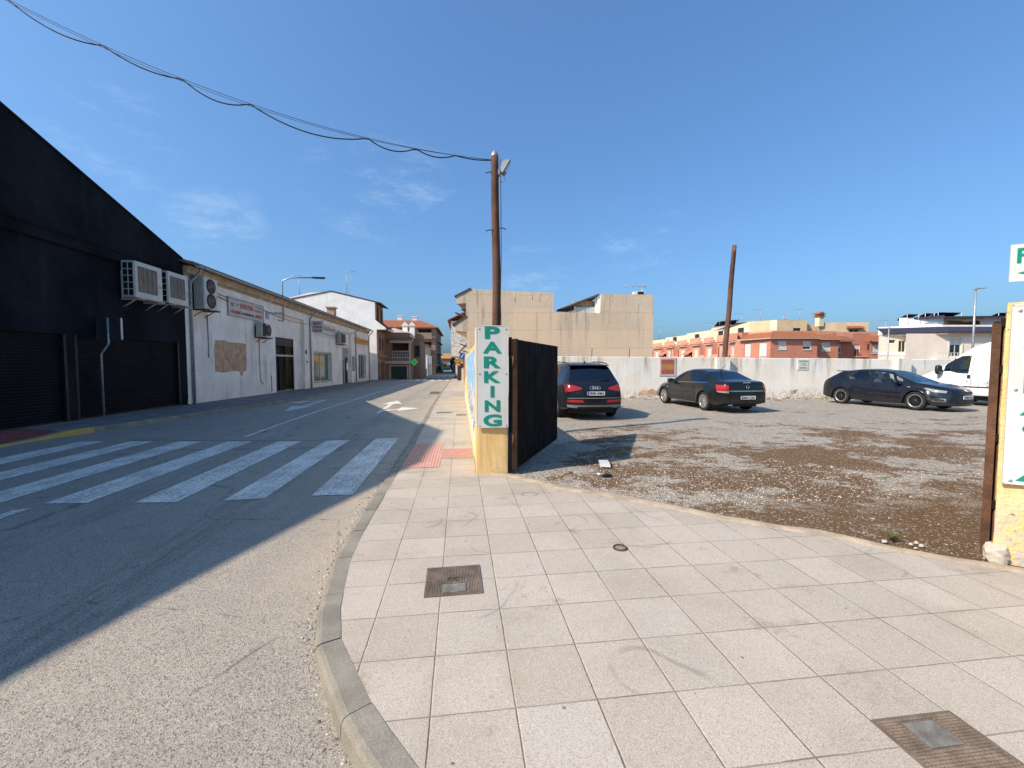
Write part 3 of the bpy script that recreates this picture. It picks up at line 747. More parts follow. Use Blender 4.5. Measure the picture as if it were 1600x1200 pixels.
# signs on the shops
M['sign_w'] = mk('sign_white', (.60,.58,.53), .5, .12, 3, .05, fine=.05)
M['sign_pink'] = mk('faded_sign', (.60,.53,.47), .55, .15, 2, .05)
M['red_l'] = mk('faded_red', (.50,.07,.055), .6, .2, 6, 0); M['pink_l'] = mk('pale_red', (.52,.25,.2), .6, .25, 6, 0)
def dashes(g, P, a0, a1, z0, z1, m, d=-.052, n=14):
    for i in range(n):
        s = (a1-a0)/n; fbox(g, P, a0+i*s+s*.1, a0+i*s+s*random.uniform(.55, .9), z0, z0+(z1-z0)*random.uniform(.7, 1), d-.006, d+.002, m)
t = thing('wall_sign', 'long cream sign with red BAZAR CHINA lettering high on the white wall', 'sign', (XW, 22.8, 4.3))
g = G(); fbox(g, PB, 21.1, 24.55, 3.95, 4.76, -.05, .0); obj('board', g, M['sign_pink'], t)
g = G()
for a in ((21.06,24.59,3.91,3.95),(21.06,24.59,4.76,4.80),(21.06,21.1,3.95,4.76),(24.55,24.59,3.95,4.76)): fbox(g, PB, *a, -.07, 0)
obj('frame', g, M['alu'], t)
g = G(); text_on(g, 'BAZAR CHINA', PB(22.15, 4.36, -.052), (0,1,0), (0,0,1), 1.3, .26, 0, .03)
obj('lettering', g, M['red_l'], t); g = G(); dashes(g, PB, 21.3, 21.6, 4.38, 4.55, 1, n=3); dashes(g, PB, 21.8, 21.95, 4.4, 4.58, 1, n=2); dashes(g, PB, 23.55, 24.45, 4.36, 4.52, 1, n=8)
dashes(g, PB, 21.3, 22.2, 4.06, 4.22, 0, n=9); dashes(g, PB, 22.3, 23.5, 4.08, 4.2, 2, n=12); dashes(g, PB, 23.6, 24.45, 4.06, 4.24, 0, n=8)
obj('small_print', g, [M['red_l'], M['pink_l'], M['black']], t)
t = thing('projecting_sign', 'cream hanging sign reading BAZAR CHINA sticking out from the wall', 'sign', (XW, 32, 4.3))
PS = facade((XW, 32, 0), (1,0,0))
g = G(); fbox(g, PS, .12, .86, 3.9, 4.76, 0, .12); obj('board', g, M['sign_w'], t)
g = G(); text_on(g, 'BAZAR', PS(.23, 4.48, 0), (1,0,0), (0,0,1), .5, .2, 0, .03); text_on(g, 'CHINA', PS(.17, 4.2, 0), (1,0,0), (0,0,1), .64, .2, 0, .03); obj('lettering', g, M['red_l'], t); g = G(); dashes(g, PS, .2, .78, 4.0, 4.1, 1, 0, 10)
obj('small_print', g, [M['red_l'], M['black']], t)
g = G(); g.tube([(XW, 32.06, 4.6), (XW+.12, 32.06, 4.6)], .025, 6); g.tube([(XW, 32.06, 4.05), (XW+.12, 32.06, 4.05)], .025, 6); obj('bracket', g, M['alu'], t)
t = thing('wall_sign', 'faded long sign with pale red lettering between the second and third air conditioners', 'sign', (XW, 35, 4.3))
t['label'] = 'faded white sign with pale red lettering above the wide shop window'
g = G(); fbox(g, PB, 32.9, 38.0, 3.75, 4.82, -.04, 0); obj('board', g, M['sign_w'], t)
g = G(); dashes(g, PB, 33.3, 37.8, 4.3, 4.7, 0, -.042, 9); dashes(g, PB, 34.5, 37.8, 3.95, 4.1, 1, -.042, 14); obj('lettering', g, [M['pink_l'], M['alu']], t)
t = thing('wall_sign', 'narrow yellow sign near the end of the white shop building', 'sign', (XW, 47, 4.0))
M['sign_y'] = mk('sign_yellow', (.62,.34,.03), .5, .1, 3, .05)
g = G(); fbox(g, PB, 44.7, 50.4, 3.78, 4.36, -.18, 0); obj('board', g, M['sign_y'], t)
g = G(); dashes(g, PB, 45.5, 49.8, 3.95, 4.2, 0, -.182, 12); obj('lettering', g, M['red_l'], t)

# air conditioners
M['ac'] = mk('cream_enamel', (.60,.575,.51), .5, .1, 3, .05, 30, .06, 50, streak=.3, dirt=(.35,.28,.2))
M['ac_g'] = mk('grille_brown', (.23,.19,.155), .6, .25, 8, .1)
def aircon(label, y, z, w, h, d=.42, kind='square'):
    t = thing('air_conditioner', label, 'air conditioner', (XW+.1, y, z), 0, 'air conditioners on the left facades')
    g = G(); g.box((0, 0, 0), (d, w, h), bev=.03); obj('casing', g, M['ac'], t, True)
    g = G()                                             # side louvre facing down the street
    n = 5 if kind == 'square' else 18
    g.box((.05, -.006, h*.05), (d-.05, .0, h*.95), 1)
    for i in range(n+1): zz = h*.05+h*.9*i/n; g.box((.05, -.02, zz-.012), (d-.05, -.006, zz+.012), 0)
    for i in range(3 if kind == 'square' else 7): xx = .05+(d-.1)*i/(2 if kind == 'square' else 6); g.box((xx-.01, -.024, h*.05), (xx+.01, -.006, h*.95), 0)
    obj('side_louvre', g, [M['ac'], M['black']], t, True)
    def fan(cy, cz, r, sq):
        g = G()
        if sq:
            g.box((d, cy-r, cz-r), (d+.006, cy+r, cz+r), 1)
            for i in range(15): q = -r+2*r*i/14; g.box((d+.006, cy-r, cz+q-.012), (d+.02, cy+r, cz+q+.012), 0)
            for i in range(5): q = -r+2*r*i/4; g.box((d+.004, cy+q-.012, cz-r), (d+.024, cy+q+.012, cz+r), 0)
        else:
            Mx = Matrix.Translation((d, cy, cz)) @ Matrix.Rotation(R(90), 4, 'Y')
            g.lathe([(.0001, .004), (r, .004), (r, .03), (r*1.07, .03), (r*1.09, 0)], 28, 1, Mx)
            for k in range(1, 8): g.lathe([(r*k/8-.008, .022), (r*k/8, .03), (r*k/8+.008, .022)], 28, 0, Mx)
            for k in range(8): q = math.pi*k/8; g.tube([(d+.03, cy-r*math.cos(q), cz-r*math.sin(q)), (d+.03, cy+r*math.cos(q), cz+r*math.sin(q))], .008, 4)
        obj('fan_grille', g, [M['ac_g'], M['black'] if kind != 'square' else M['ac_g']], t, True)
    if kind == 'square': fan(w*.43, h*.52, min(w, h)*.34, True)
    elif kind == 'double':
        for q in (.27, .73): fan(w*.46, h*q, h*.21, False)
    else:
        fan(w*.68, h*.5, h*.36, False)
        g = G(); g.box((d, .02, h*.05), (d+.008, w*.42, h*.95)); obj('dark_panel', g, M['black'], t, True)
    g = G(); g.box((d, w*.86, h*.4), (d+.008, w*.93, h*.46)); obj('badge', g, M['alu'], t, True)
    for q in (.12, .88):
        g = G(); g.box((-.1, w*q-.025, -.06), (d+.12, w*q+.025, -.005)); g.box((-.1, w*q-.02, -.06), (-.06, w*q+.02, h*.75)); g.tube([(-.08, w*q, -.3), (d*.7, w*q, -.05)], .018, 5)
        obj('bracket', g, M['ac'] if kind == 'square' else M['rust'], t, True)
    return t
aircon('larger cream air conditioner with a square grille on the dark warehouse', 14.82, 3.76, 1.22, 1.18)
aircon('cream air conditioner beside the drainpipe at the end of the dark warehouse', 16.34, 3.80, 1.1, 1.15)
aircon('tall air conditioner with two round fans under the white eave', 18.45, 3.88, .95, 1.32, .42, 'double')
aircon('small air conditioner with a black panel below the cream BAZAR CHINA sign', 23.55, 3.05, 1.0, .78, .34, 'small')
aircon('air conditioner beside the faded sign above the recessed shop door', 38.0, 3.35, 1.4, 1.05, .4, 'small')

# wall lamp over the street
t = thing('wall_lamp', 'street lamp on a long arm fixed to the white shop wall', 'street lamp', (XW, 27, 4.3))
g = G(); g.tube([(XW, 26.7, 4.72), (XW+.02, 26.95, 4.72), (XW+.12, 27, 4.70), (XW+.12, 27, 4.66)], .03, 6); obj('bracket', g, M['alu'], t); g = G(); g.tube([(XW+.12, 27, 4.22), (XW+.12, 26.6, 4.22), (XW, 26.6, 4.24)], .03, 6); obj('bracket', g, M['alu'], t)
g = G(); g.tube([(XW+.12, 27, 4.2), (XW+.12, 27, 6.6), (XW+.16, 27, 6.68), (XW+.6, 27, 6.86), (XW+.72, 27, 6.88), (XW+1.9, 27, 6.9)], .04, 8); obj('arm', g, M['alu'], t)
g = G(); g.box((XW+1.85, 26.9, 6.86), (XW+2.62, 27.1, 6.95), bev=.03); hd = obj('lamp_head', g, M['black'], t); g = G(); g.box((XW+2.0, 26.92, 6.845), (XW+2.55, 27.08, 6.86)); obj('lens', g, M['glass_dark'], hd)

# crooked sign post on the far pavement
t = thing('road_sign', 'road sign seen from behind on a bent grey post before the dark warehouse', 'road sign', (-10.72, 13.9, .02))
g = G(); g.tube([(-10.72, 13.9, 0), (-10.72, 13.9, 1.86), (-10.70, 13.9, 1.95), (-10.52, 13.9, 2.2), (-10.5, 13.9, 2.3), (-10.5, 13.9, 3.0)], .03, 10); obj('post', g, M['galv'], t)
g = G(); g.box((-10.82, 13.945, 2.36), (-10.18, 13.96, 3.0), bev=.006); obj('plate', g, plain('sign_back', (.05,.055,.065), .5, .4), t)
g = G()
for a in ((-10.84, 2.34, -10.16, 2.36), (-10.84, 3.0, -10.16, 3.02), (-10.84, 2.36, -10.82, 3.0)): g.box((a[0], 13.93, a[1]), (a[2], 13.975, a[3]))
g2 = G(); g2.box((-10.182, 13.925, 2.36), (-10.155, 13.98, 3.0), bev=.004); obj('bright_edge', g2, M['white_frame'], t)
obj('rim', g, plain('rim_white', (.06,.065,.075), .4), t)

# ------------------------------------------------------------------ houses down the street
M['brick'] = None
def m_brick(name, a, b, mortar, s=6.0):
    t = NT(name); x = t.n('ShaderNodeTexBrick'); mp = t.n('ShaderNodeCombineXYZ'); g = t.xyz()
    t.l(t.math('ADD', g[0], g[1]), mp.inputs[0]); t.l(g[2], mp.inputs[1]); t.l(mp.outputs[0], x.inputs[0])
    x.inputs['Scale'].default_value = 1; x.inputs['Brick Width'].default_value = .24; x.inputs['Row Height'].default_value = .065; x.inputs['Mortar Size'].default_value = .008
    for k, c in ((1, a), (2, b), (3, mortar)): x.inputs[k].default_value = (*c, 1)
    n = t.noise(1.2, 5, .6); t.col(t.mix(t.ramp(n, .3, .7, 0, .3), x.outputs[0], sc(a, .5))); t.set(rough=.88, spec=.2); return t.mat
M['brick'] = m_brick('brown_brick', (.36,.21,.12), (.29,.16,.09), (.40,.30,.21))
M['wood'] = mk('dark_wood', (.10,.045,.025), .6, .3, 3, .2)
M['white_trim'] = mk('cream_trim', (.55,.50,.42), .8, .12, 3, .1)
XH = -10.3
h1 = thing('white_house', 'tall white gabled house with a brown brick street front', 'house', (XH, 53.5, 0))
Yh, Ye = 53.0, 58.5
prof = [(-24, -1.5), (-10.25, -1.5), (-10.25, 5.85), (-9.15, 5.85), (-9.15, 6.05), (-10.4, 7.05), (-10.4, 9.2), (-15.5, 10.35), (-18, 10.2), (-21.5, 9.2), (-24, 8.4)]
g = G(); g.prism([(x, Yh, z) for x, z in prof], (0, .35, 0)); obj('gable_wall', g, M['white_sun'], h1)
g = G(); PH = facade((-10.27, 0, 0), (0,1,0))
wall_open(g, (-10.27, Yh+.36, 0), (0,1,0), Ye-Yh-.36, -1.5, 5.8, [(.6, 1.5, -1.4, 1.7, .3), (2.4, 4.6, -1.4, 1.8, .4), (1.4, 2.4, 3.3, 5.0), (3.4, 4.4, 3.3, 5.0)], .15)
PT = facade((-10.42, 0, 0), (0,1,0)); wall_open(g, (-10.42, Yh+.36, 0), (0,1,0), Ye-Yh-.36, 6.6, 9.2, [(1.0, 2.2, 7.0, 8.8), (3.4, 4.6, 7.0, 8.8)], .15)
g.quad((-10.27, Ye, -1.5), (-24, Ye, -1.5), (-24, Ye, 9.2), (-10.42, Ye, 9.2)); obj('brick_front', g, M['brick'], h1)
g = G(); g.box((-10.9, Yh+.36, -1.4), (-10.55, Yh+1.9, 1.7)); obj('door', g, M['wood'], h1); g = G(); g.box((-10.95, Yh+2.7, -1.4), (-10.68, Yh+5.0, 1.8)); obj('garage_door', g, M['wood'], h1)
for a0, a1, z0, z1, P_ in ((Yh+1.76, Yh+2.76, 3.3, 5.0, PH), (Yh+3.76, Yh+4.76, 3.3, 5.0, PH), (Yh+1.36, Yh+2.56, 7.0, 8.8, PT), (Yh+3.76, Yh+4.96, 7.0, 8.8, PT)): window(h1, P_, a0, a1, z0, z1, .12, .07, frame='wood')
g = G(); g.prism([(-9.7, Yh-.05, 9.05), (-9.7, Yh-.05, 9.17), (-15.5, Yh-.05, 10.5), (-15.5, Yh-.05, 10.38)], (0, Ye-Yh+.1, 0)); g.prism([(-15.5, Yh-.05, 10.38), (-15.5, Yh-.05, 10.5), (-24, Yh-.05, 8.6), (-24, Yh-.05, 8.45)], (0, Ye-Yh+.1, 0))
g.prism([(-9.0, Yh+.36, 5.95), (-9.0, Yh+.36, 6.07), (-10.4, Yh+.36, 7.15), (-10.4, Yh+.36, 7.0)], (0, Ye-Yh-.36, 0)); obj('roof', g, roof_tile('brown_tiles', (.16,.09,.06), .22, 1), h1)
g = G(); g.box((-10.26, Yh+.4, 2.45), (-9.9, Ye, 2.75)); g.prism([(-9.15, Yh+.36, 5.82), (-9.15, Yh+.36, 5.94), (-10.25, Yh+.36, 5.94), (-10.25, Yh+.36, 5.82)], (0, Ye-Yh-.36, 0)); obj('soffit', g, M['brick'], h1)
def antenna(x, y, z, h, label, dirx=1, n=7, dish=False):
    t = thing('tv_antenna', label, 'antenna', (x, y, z))
    g = G(); g.tube([(0,0,-.3),(0,0,h)], .03, 6); g.tube([(0,0,h*.55),(.35,0,-.1)], .012, 4); obj('mast', g, M['galv'], t, True)
    g = G(); L = 1.3; g.tube([(-L*.2*dirx,0,h-.1),(L*.9*dirx,0,h-.05)], .018, 5)
    for i in range(n): q = (-.2+1.05*i/(n-1))*L*dirx; e = .38-.03*i; g.tube([(q,-e,h-.08),(q,e,h-.08)], .01, 4); g.tube([(q,0,h-.08-e*.35),(q,0,h-.08+e*.35)], .01, 4)
    obj('aerial', g, M['galv'], t, True); return t
antenna(-14.2, 55, 10.2, 3.1, 'tall television aerial on the white gabled house')
antenna(-19.6, 54.2, 9.9, 2.6, 'cluster aerial on the left shoulder of the white gabled house', -1, 5)

h2 = thing('balcony_house', 'brown brick house with a white balustrade balcony and a garage', 'house', (-8.4, 60, 0))
Yb = 59.5
g = G(); XA, XB = -10.6, -6.75
PB2 = wall_open(g, (XA, Yb, 0), (1,0,0), XB-XA, -1.6, 4.75, [(.85, 3.25, -1.5, 1.35, .25), (1.1, 3.6, 2.45, 4.5, 1.3)], .2)
g.quad((XB, Yb, -1.6), (XB, Yb+7, -1.6), (XB, Yb+7, 5.4), (XB, Yb, 4.75)); g.quad((XA, Yb, -1.6), (XA, Yb+7, -1.6), (XA, Yb+7, 4.75), (XA, Yb, 4.75)); g.quad((XB, Yb+7, -1.6), (XA, Yb+7, -1.6), (XA, Yb+7, 5.4), (XB, Yb+7, 5.4))
g.box((XA-.3, Yb+.2, 4.76), (XB-.6, Yb+6, 6.0)); obj('wall', g, M['brick'], h2)
g = G(); fbox(g, PB2, .95, 3.15, -1.5, 1.25, .2, .24)
for i in range(14): fbox(g, PB2, .95, 3.15, -1.45+i*.19, -1.45+i*.19+.17, .17, .2)
obj('garage_door', g, mk('green_door', (.035,.07,.06), .6, .2, 2, .1), h2)
g = G(); fbox(g, PB2, .75, .95, -1.5, 1.35, -.03, .2); fbox(g, PB2, 3.15, 3.35, -1.5, 1.35, -.03, .2); fbox(g, PB2, .75, 3.35, 1.25, 1.42, -.035, .2); obj('door_frame', g, M['white_trim'], h2)
g = G(); fbox(g, PB2, 1.1, 3.6, 2.45, 4.5, 1.25, 1.3); obj('balcony_recess', g, M['wood'], h2)
g = G(); fbox(g, PB2, 1.1, 3.6, 2.42, 2.55, -.12, .1); fbox(g, PB2, 1.1, 3.6, 3.3, 3.42, -.1, .08)
for i in range(11): a = 1.2+i*.23; g.lathe([(.05,2.55),(.05,2.62),(.03,2.68),(.075,2.85),(.035,3.1),(.05,3.25),(.05,3.3)], 8, 0, Matrix.Translation(PB2(a, 0, 0)))
obj('balustrade', g, M['white_trim'], h2)
g = G(); fbox(g, PB2, -.3, 3.95, 1.6, 2.0, -.45, .02); fbox(g, PB2, .9, 3.9, 4.5, 4.85, -.5, 0); fbox(g, PB2, 3.45, 3.75, -1.5, 4.5, -.12, .1); obj('cornice', g, M['white_trim'], h2)
g = G(); g.prism([PB2(.7, 4.85, -.6), PB2(4.0, 4.85, -.6), PB2(4.0, 5.3, .8), PB2(.7, 5.3, .8)], (0, .05, .06)); obj('roof', g, M['roof_red'], h2)
for cx in (-7.9, -6.9):
    g = G(); g.box((cx-.35, Yb+2, 5.3), (cx+.35, Yb+2.7, 7.1)); g.prism([(cx-.5, Yb+1.9, 7.1), (cx+.5, Yb+1.9, 7.1), (cx, Yb+1.9, 7.7)], (0, .9, 0)); obj('chimney', g, M['white_sun'], h2)
g = G(); g.prism([(-11, Yb+1, 6.0), (-7, Yb+1, 6.0), (-9.3, Yb+1, 6.7)], (0, 4.5, 0)); obj('gable', g, M['white_sun'], h2)

t = thing('brick_annexe', 'narrow brown brick house just past the balcony house', 'house', (-6.0, 62, 0))
g = G(); g.box((-6.72, 62, -1.6), (-5.75, 68, 6.0)); g.box((-6.8, 61.9, 5.2), (-5.6, 68, 5.4)); obj('wall', g, M['brick'], t); g = G(); g.box((-6.6, 61.95, 2.6), (-5.9, 62, 4.3)); w_ = obj('window', g, M['wood'], t); g = G(); g.box((-6.5, 61.93, 2.7), (-6.0, 61.95, 4.2)); obj('pane', g, M['glass_dark'], w_)
t = thing('white_gable_wall', 'tall blank white wall catching the sun beyond the brick houses', 'wall', (-6, 69, 0))
g = G(); g.box((-7.1, 68.2, .75), (-6.05, 68.5, 5.0), bev=.02); obj('panel', g, M['white_sun'], t); g = G(); g.box((-7.6, 68.3, -1.6), (-5.9, 75, .75)); g.box((-7.05, 68.51, .76), (-6.1, 75, 4.9)); obj('base', g, mk('stone_base', (.26,.23,.2), .9, .5, 2, .3), t)
t = thing('pharmacy_cross', 'green pharmacy cross hanging over the street', 'pharmacy sign', (-6.2, 58.5, 2))
gm = NT('green_lit'); gm.b.inputs['Base Color'].default_value = (.02,.35,.06,1); gm.b.inputs['Emission Color'].default_value = (.05,1,.15,1); gm.b.inputs['Emission Strength'].default_value = .12
g = G(); c = (-6.35, 59.0, 1.85)
for a, b in ((.44, .17), (.17, .44)): g.box((c[0]-a, c[1]-.08-.004*(a > .3), c[2]-b), (c[0]+a, c[1]+.08+.004*(a > .3), c[2]+b), bev=.02)
obj('cross', g, gm.mat, t)
g = G(); g.box((c[0]-.13, c[1]-.1, c[2]-.04), (c[0]+.13, c[1]-.09, c[2]+.04)); g.box((c[0]-.04, c[1]-.102, c[2]-.17), (c[0]+.04, c[1]-.092, c[2]+.17)); obj('centre_mark', g, plain('dark_green', (.0,.05,.02), .5), t)
g = G(); g.tube([(c[0]-.5, c[1]+.05, c[2]+.1), (-6.8, 59.6, c[2]+.1)], .03, 6); obj('bracket', g, M['alu'], t)

t = thing('small_house', 'small cream house with a dark doorway before the apartment block', 'house', (-6, 78, 0))
g = G(); PX = wall_open(g, (-5.9, 76, 0), (0,1,0), 12, -1.7, 3.2, [(2, 4.5, -1.6, 1.6, .3), (7, 9, -.2, 1.6, .2)], .2); g.quad((-5.9, 76, -1.7), (-10, 76, -1.7), (-10, 76, 3.2), (-5.9, 76, 3.2)); obj('lower_wall', g, M['white_wall'], t)
g = G(); g.box((-10, 76.05, 3.2), (-6.1, 88, 5.0)); obj('upper_wall', g, mk('cream_render', (.45,.40,.31), .9, .15), t); g = G(); g.box((-6.3, 78.0, -1.6), (-6.2, 80.5, 1.6)); obj('door', g, M['black'], t); g = G(); g.box((-6.2, 83, -.2), (-6.1, 85, 1.6)); obj('window', g, M['glass_dark'], t)
g = G(); g.prism([(-5.6, 75.8, 4.9), (-5.6, 75.8, 5.02), (-10, 75.8, 6.2), (-10, 75.8, 6.08)], (0, 12.4, 0)); obj('roof', g, M['roof_red'], t)

ap = thing('apartment_block', 'brown brick apartment block with balconies and an orange tiled roof', 'apartment block', (-6, 90, 0))
M['brick_d'] = m_brick('grey_brick', (.34,.24,.17), (.28,.19,.135), (.36,.29,.22))
Ya = 89; XL, XR = -22, -5.2
g = G()
PA = wall_open(g, (XL, Ya, 0), (1,0,0), XR-XL, -2, 9.1, [(13.3, 16.0, 7.0, 8.9, 1.2), (13.3, 16.0, 4.3, 6.2, 1.2), (13.3, 16.0, 1.6, 3.5, 1.2), (8, 9.4, 7.2, 8.6), (10.5, 12, 7.2, 8.6), (8, 9.4, 4.4, 5.8), (10.5, 12, 4.4, 5.8)], .2)
PA2 = wall_open(g, (XR, Ya, 0), (0,1,0), 26, -2, 9.1, [(a, a+1.6, z, z+1.6) for a in (2, 7, 12, 17, 22) for z in (1.7, 4.4, 7.0)] + [(1, 24, -1.9, .6, 2.0)], .2)
obj('wall', g, M['brick_d'], ap)
for a in (2, 7, 12, 17, 22):
    for z in (1.7, 4.4, 7.0): window(ap, PA2, a, a+1.6, z, z+1.6, .16, .08)
for a in (8, 10.5):
    for z in (4.4, 7.2): window(ap, PA, a, a+1.4, z, z+1.4, .16, .08, blind=.6)
for z in (1.6, 4.3, 7.0):
    g = G(); fbox(g, PA, 13.2, 16.1, z-.2, z, -.5, 1.2); fbox(g, PA, 13.2, 16.1, z, z+.95, -.5, -.42); obj('balcony', g, M['brick_d'], ap); g = G(); fbox(g, PA, 13.15, 16.15, z+.95, z+1.05, -.54, -.38); obj('balcony_rail', g, M['white_trim'], ap)
    g = G(); fbox(g, PA2, 1, 25, z-.45, z-.2, -.5, 0); obj('ledge', g, M['brick_d'], ap)
    g = G(); fbox(g, PA, 13.3, 16.0, z, z+1.9, 1.15, 1.2); obj('balcony_back', g, M['wood'], ap)
g = G()
g.add([(XL, Ya-.7, 9.1), (XR+.7, Ya-.7, 9.1), (XR+.7, Ya+26.7, 9.1), (XL, Ya+26.7, 9.1), (XL, Ya-.7, 9.25), (XR+.7, Ya-.7, 9.25), (XR-3.3, Ya+3.4, 11.0), (XL, Ya+3.4, 11.0), (XR+.7, Ya+26.7, 9.25), (XR-3.3, Ya+22, 11.0), (XL, Ya+22, 11)], [(0,1,2,3),(0,1,5,4),(4,5,6,7),(1,2,8,5),(5,8,9,6),(6,9,10,7)])
obj('roof', g, M['roof_red'], ap)
for x, y in ((-13, 93), (-10, 94)):
    g = G(); g.box((x-.5, y, 10.3), (x+.5, y+1, 11.9)); g.box((x-.65, y-.1, 11.9), (x+.65, y+1.1, 12.05)); obj('chimney', g, M['white_sun'], ap)
t = thing('far_house', 'distant pink house with an orange roof closing the street', 'house', (-4, 142, 0))
g = G(); PF = wall_open(g, (-9.5, 142, 0), (1,0,0), 9, -1.5, 3.3, [(a, a+1.2, .4, 2.2) for a in (1, 3.2, 5.4, 7.2)], .2); g.box((-9.5, 142.3, -1.5), (-.5, 150, 3.3)); obj('wall', g, mk('pink_render', (.36,.17,.14), .9, .2), t)
for a in (1, 3.2, 5.4, 7.2): window(t, PF, a, a+1.2, .4, 2.2, .15, .12, blind=.5)
g = G(); g.prism([(-10, 141.5, 3.3), (-10, 141.5, 3.45), (-10, 146, 5.2), (-10, 146, 5.05)], (10, 0, 0)); g.prism([(-10, 146, 5.05), (-10, 146, 5.2), (-10, 150.5, 3.45), (-10, 150.5, 3.3)], (10, 0, 0)); obj('roof', g, roof_tile('orange_tiles', (.50,.27,.13), .3, 0), t)
# ------------------------------------------------------------------ yellow gate pillar with mural wall, sign, pole
def m_yellow():
    t = NT('yellow_plaster'); n = t.noise(2.5, 5, .6); n2 = t.noise(9, 5, .7); g = t.xyz()
    c = t.mix(t.ramp(n, .3, .7), (.74,.48,.19), (.80,.56,.27)); c = t.mix(t.ramp(n2, .5, .75, 0, .4), c, (.72,.55,.33))
    low = t.math('MULTIPLY', t.ramp(g[2], 0, .5, 1, 0), t.ramp(n2, .48, .58)); c = t.mix(t.math('MULTIPLY', low, .35), c, (.52,.38,.25)); ck = t.voro(3.2, 'DISTANCE_TO_EDGE'); c = t.mix(t.math('MULTIPLY', t.ramp(t.math('ADD', ck, t.math('MULTIPLY', n2, .03)), .014, .024, .7, 0), t.ramp(n, .5, .58)), c, (.30,.19,.09))
    st = t.noise(1, 4, .6, stretch=(4, 4, 1.2)); c = t.mix(t.math('MULTIPLY', t.ramp(st, .58, .72), .03), c, (.45,.28,.13))
    t.col(c); t.set(rough=.9, spec=.2); t.bump(t.math('ADD', n2, n), .008, .4); return t.mat
M['yellow'] = m_yellow()
def m_mural():
    t = NT('mural'); g = t.xyz(); n = t.noise(1.6, 4, .6); n2 = t.noise(5, 3, .6)
    y, z = g[1], g[2]
    wy = t.math('ADD', y, t.math('MULTIPLY', n, 1.2)); wz = t.math('ADD', z, t.math('MULTIPLY', t.math('SUBTRACT', n, .5), .7))
    c = t.mix(t.ramp(n2, .4, .6), (.66,.66,.62), (.56,.60,.62))
    ln = t.math('ABSOLUTE', t.math('SUBTRACT', t.noise(2.6, 2, .5, stretch=(1, 1, 1.6)), .5))
    c = t.mix(t.math('MULTIPLY', t.ramp(ln, .02, .05, 1, 0), t.ramp(wz, .45, .55)), c, (.03,.03,.05))
    c = t.mix(t.ramp(wz, 1.15, 1.22), c, t.mix(t.ramp(n2, .4, .62), (.14,.36,.62), (.42,.60,.72)))
    yel = t.mix(t.ramp(n2, .5, .6), (.78,.66,.10), (.75,.52,.05))
    yel = t.mix(t.ramp(wz, 1.0, 1.1), yel, t.mix(t.ramp(n2, .42, .55), (.62,.22,.03), (.75,.42,.05)))
    yel = t.mix(t.math('MULTIPLY', t.ramp(wy, 14.0, 14.4), t.ramp(wz, .5, .6)), yel, (.16,.11,.26))
    c = t.mix(t.ramp(wy, 9.7, 9.9), c, yel)
    c = t.mix(t.ramp(z, .30, .36, 1, 0), c, (.74,.66,.30)); t.col(c); t.set(rough=.8, spec=.25); return t.mat
M['mural'] = m_mural()
gp = thing('gate_pillar', 'yellow gate pillar and painted wall that carry the PARKING sign', 'gate pillar', (.45, 6.3, 0))
def rough_box(g, a, b, m=0, amp=.008, n=9):
    """box with slightly uneven faces"""
    bm = bmesh.new(); bmesh.ops.create_cube(bm, size=1); bmesh.ops.subdivide_edges(bm, edges=bm.edges[:], cuts=n, use_grid_fill=True)
    for v in bm.verts:
        q = Vector([(a[k]+b[k])/2+v.co[k]*(b[k]-a[k]) for k in range(3)])
        e = amp*(hn(q.x*7+q.z*5, q.y*7+q.z*3, 3)-.5)*2 + amp*1.5*(hn(q.x*23+q.z*19, q.y*23-q.z*17, 4)-.5)
        k = Vector((v.co.x if abs(v.co.x) > .49 else 0, v.co.y if abs(v.co.y) > .49 else 0, v.co.z if abs(v.co.z) > .49 else 0))
        v.co = q + k.normalized()*e if k.length else q
        if k.length > .6: v.co -= k*.012
    bm.verts.index_update(); g.add([v.co.copy() for v in bm.verts], [[v.index for v in f.verts] for f in bm.faces], m, False); bm.free()
g = G(); rough_box(g, (.225, 6.07, -.05), (.70, 6.52, 2.18), 0, .003); obj('post', g, M['yellow'], gp)
g = G(); g.box((.235, 6.5, -.5), (.45, 21.5, 1.95), bev=.02); w_ = obj('wall', g, M['yellow'], gp)
g = G(); g.box((.226, 6.6, .08), (.236, 21.4, 1.86)); obj('mural', g, M['mural'], w_, label='bright graffiti mural in blue, white, black and yellow')
t = thing('parking_sign', 'tall pale sign with PARKING in green letters down the left pillar', 'sign', (.46, 6.06, 1.4))
def sign_vertical(t, org, u, w, z0, z1, cells, hl=.176):
    P = facade(org, u); g = G(); fbox(g, P, 0, w, z0, z1, -.012, 0)
    for a in ((0, w, z0, z0+.012), (0, w, z1-.012, z1), (0, .01, z0, z1), (w-.01, w, z0, z1)): fbox(g, P, *a, -.0145, -.011)
    obj('board', g, M['sign_g'], t)
    for ch, cw, zb, hh in cells:
        g = G(); text_on(g, ch, P(w/2-cw/2, zb, -.012), Vector(u).normalized(), (0,0,1), cw, hh, 0, (.015 if ch == 'M' else .04), .004); obj('letter', g, M['green_l'], t)
    g = G()
    uu = Vector(u).normalized(); nn = uu.cross(Vector((0,0,1)))
    for a in (.045, w-.03):
        for q in (.02, .53, .965):
            Mx = Matrix.Translation(P(a, z0+(z1-z0)*q, -.012)) @ nn.to_track_quat('Z', 'Y').to_matrix().to_4x4(); g.lathe([(.012,0),(.012,.004),(.007,.007),(.0001,.007)], 10, 0, Mx)
    obj('bolt', g, M['alu'], t); return P
M['sign_g'] = mk('enamel_board', (.63,.64,.60), .4, .06, 2, .03, 20, .05, 70, streak=.45, dirt=(.40,.32,.22))
M['green_l'] = plain('green_letters', (.0,.24,.16), .4)
sz0, sz1 = .69, 2.185
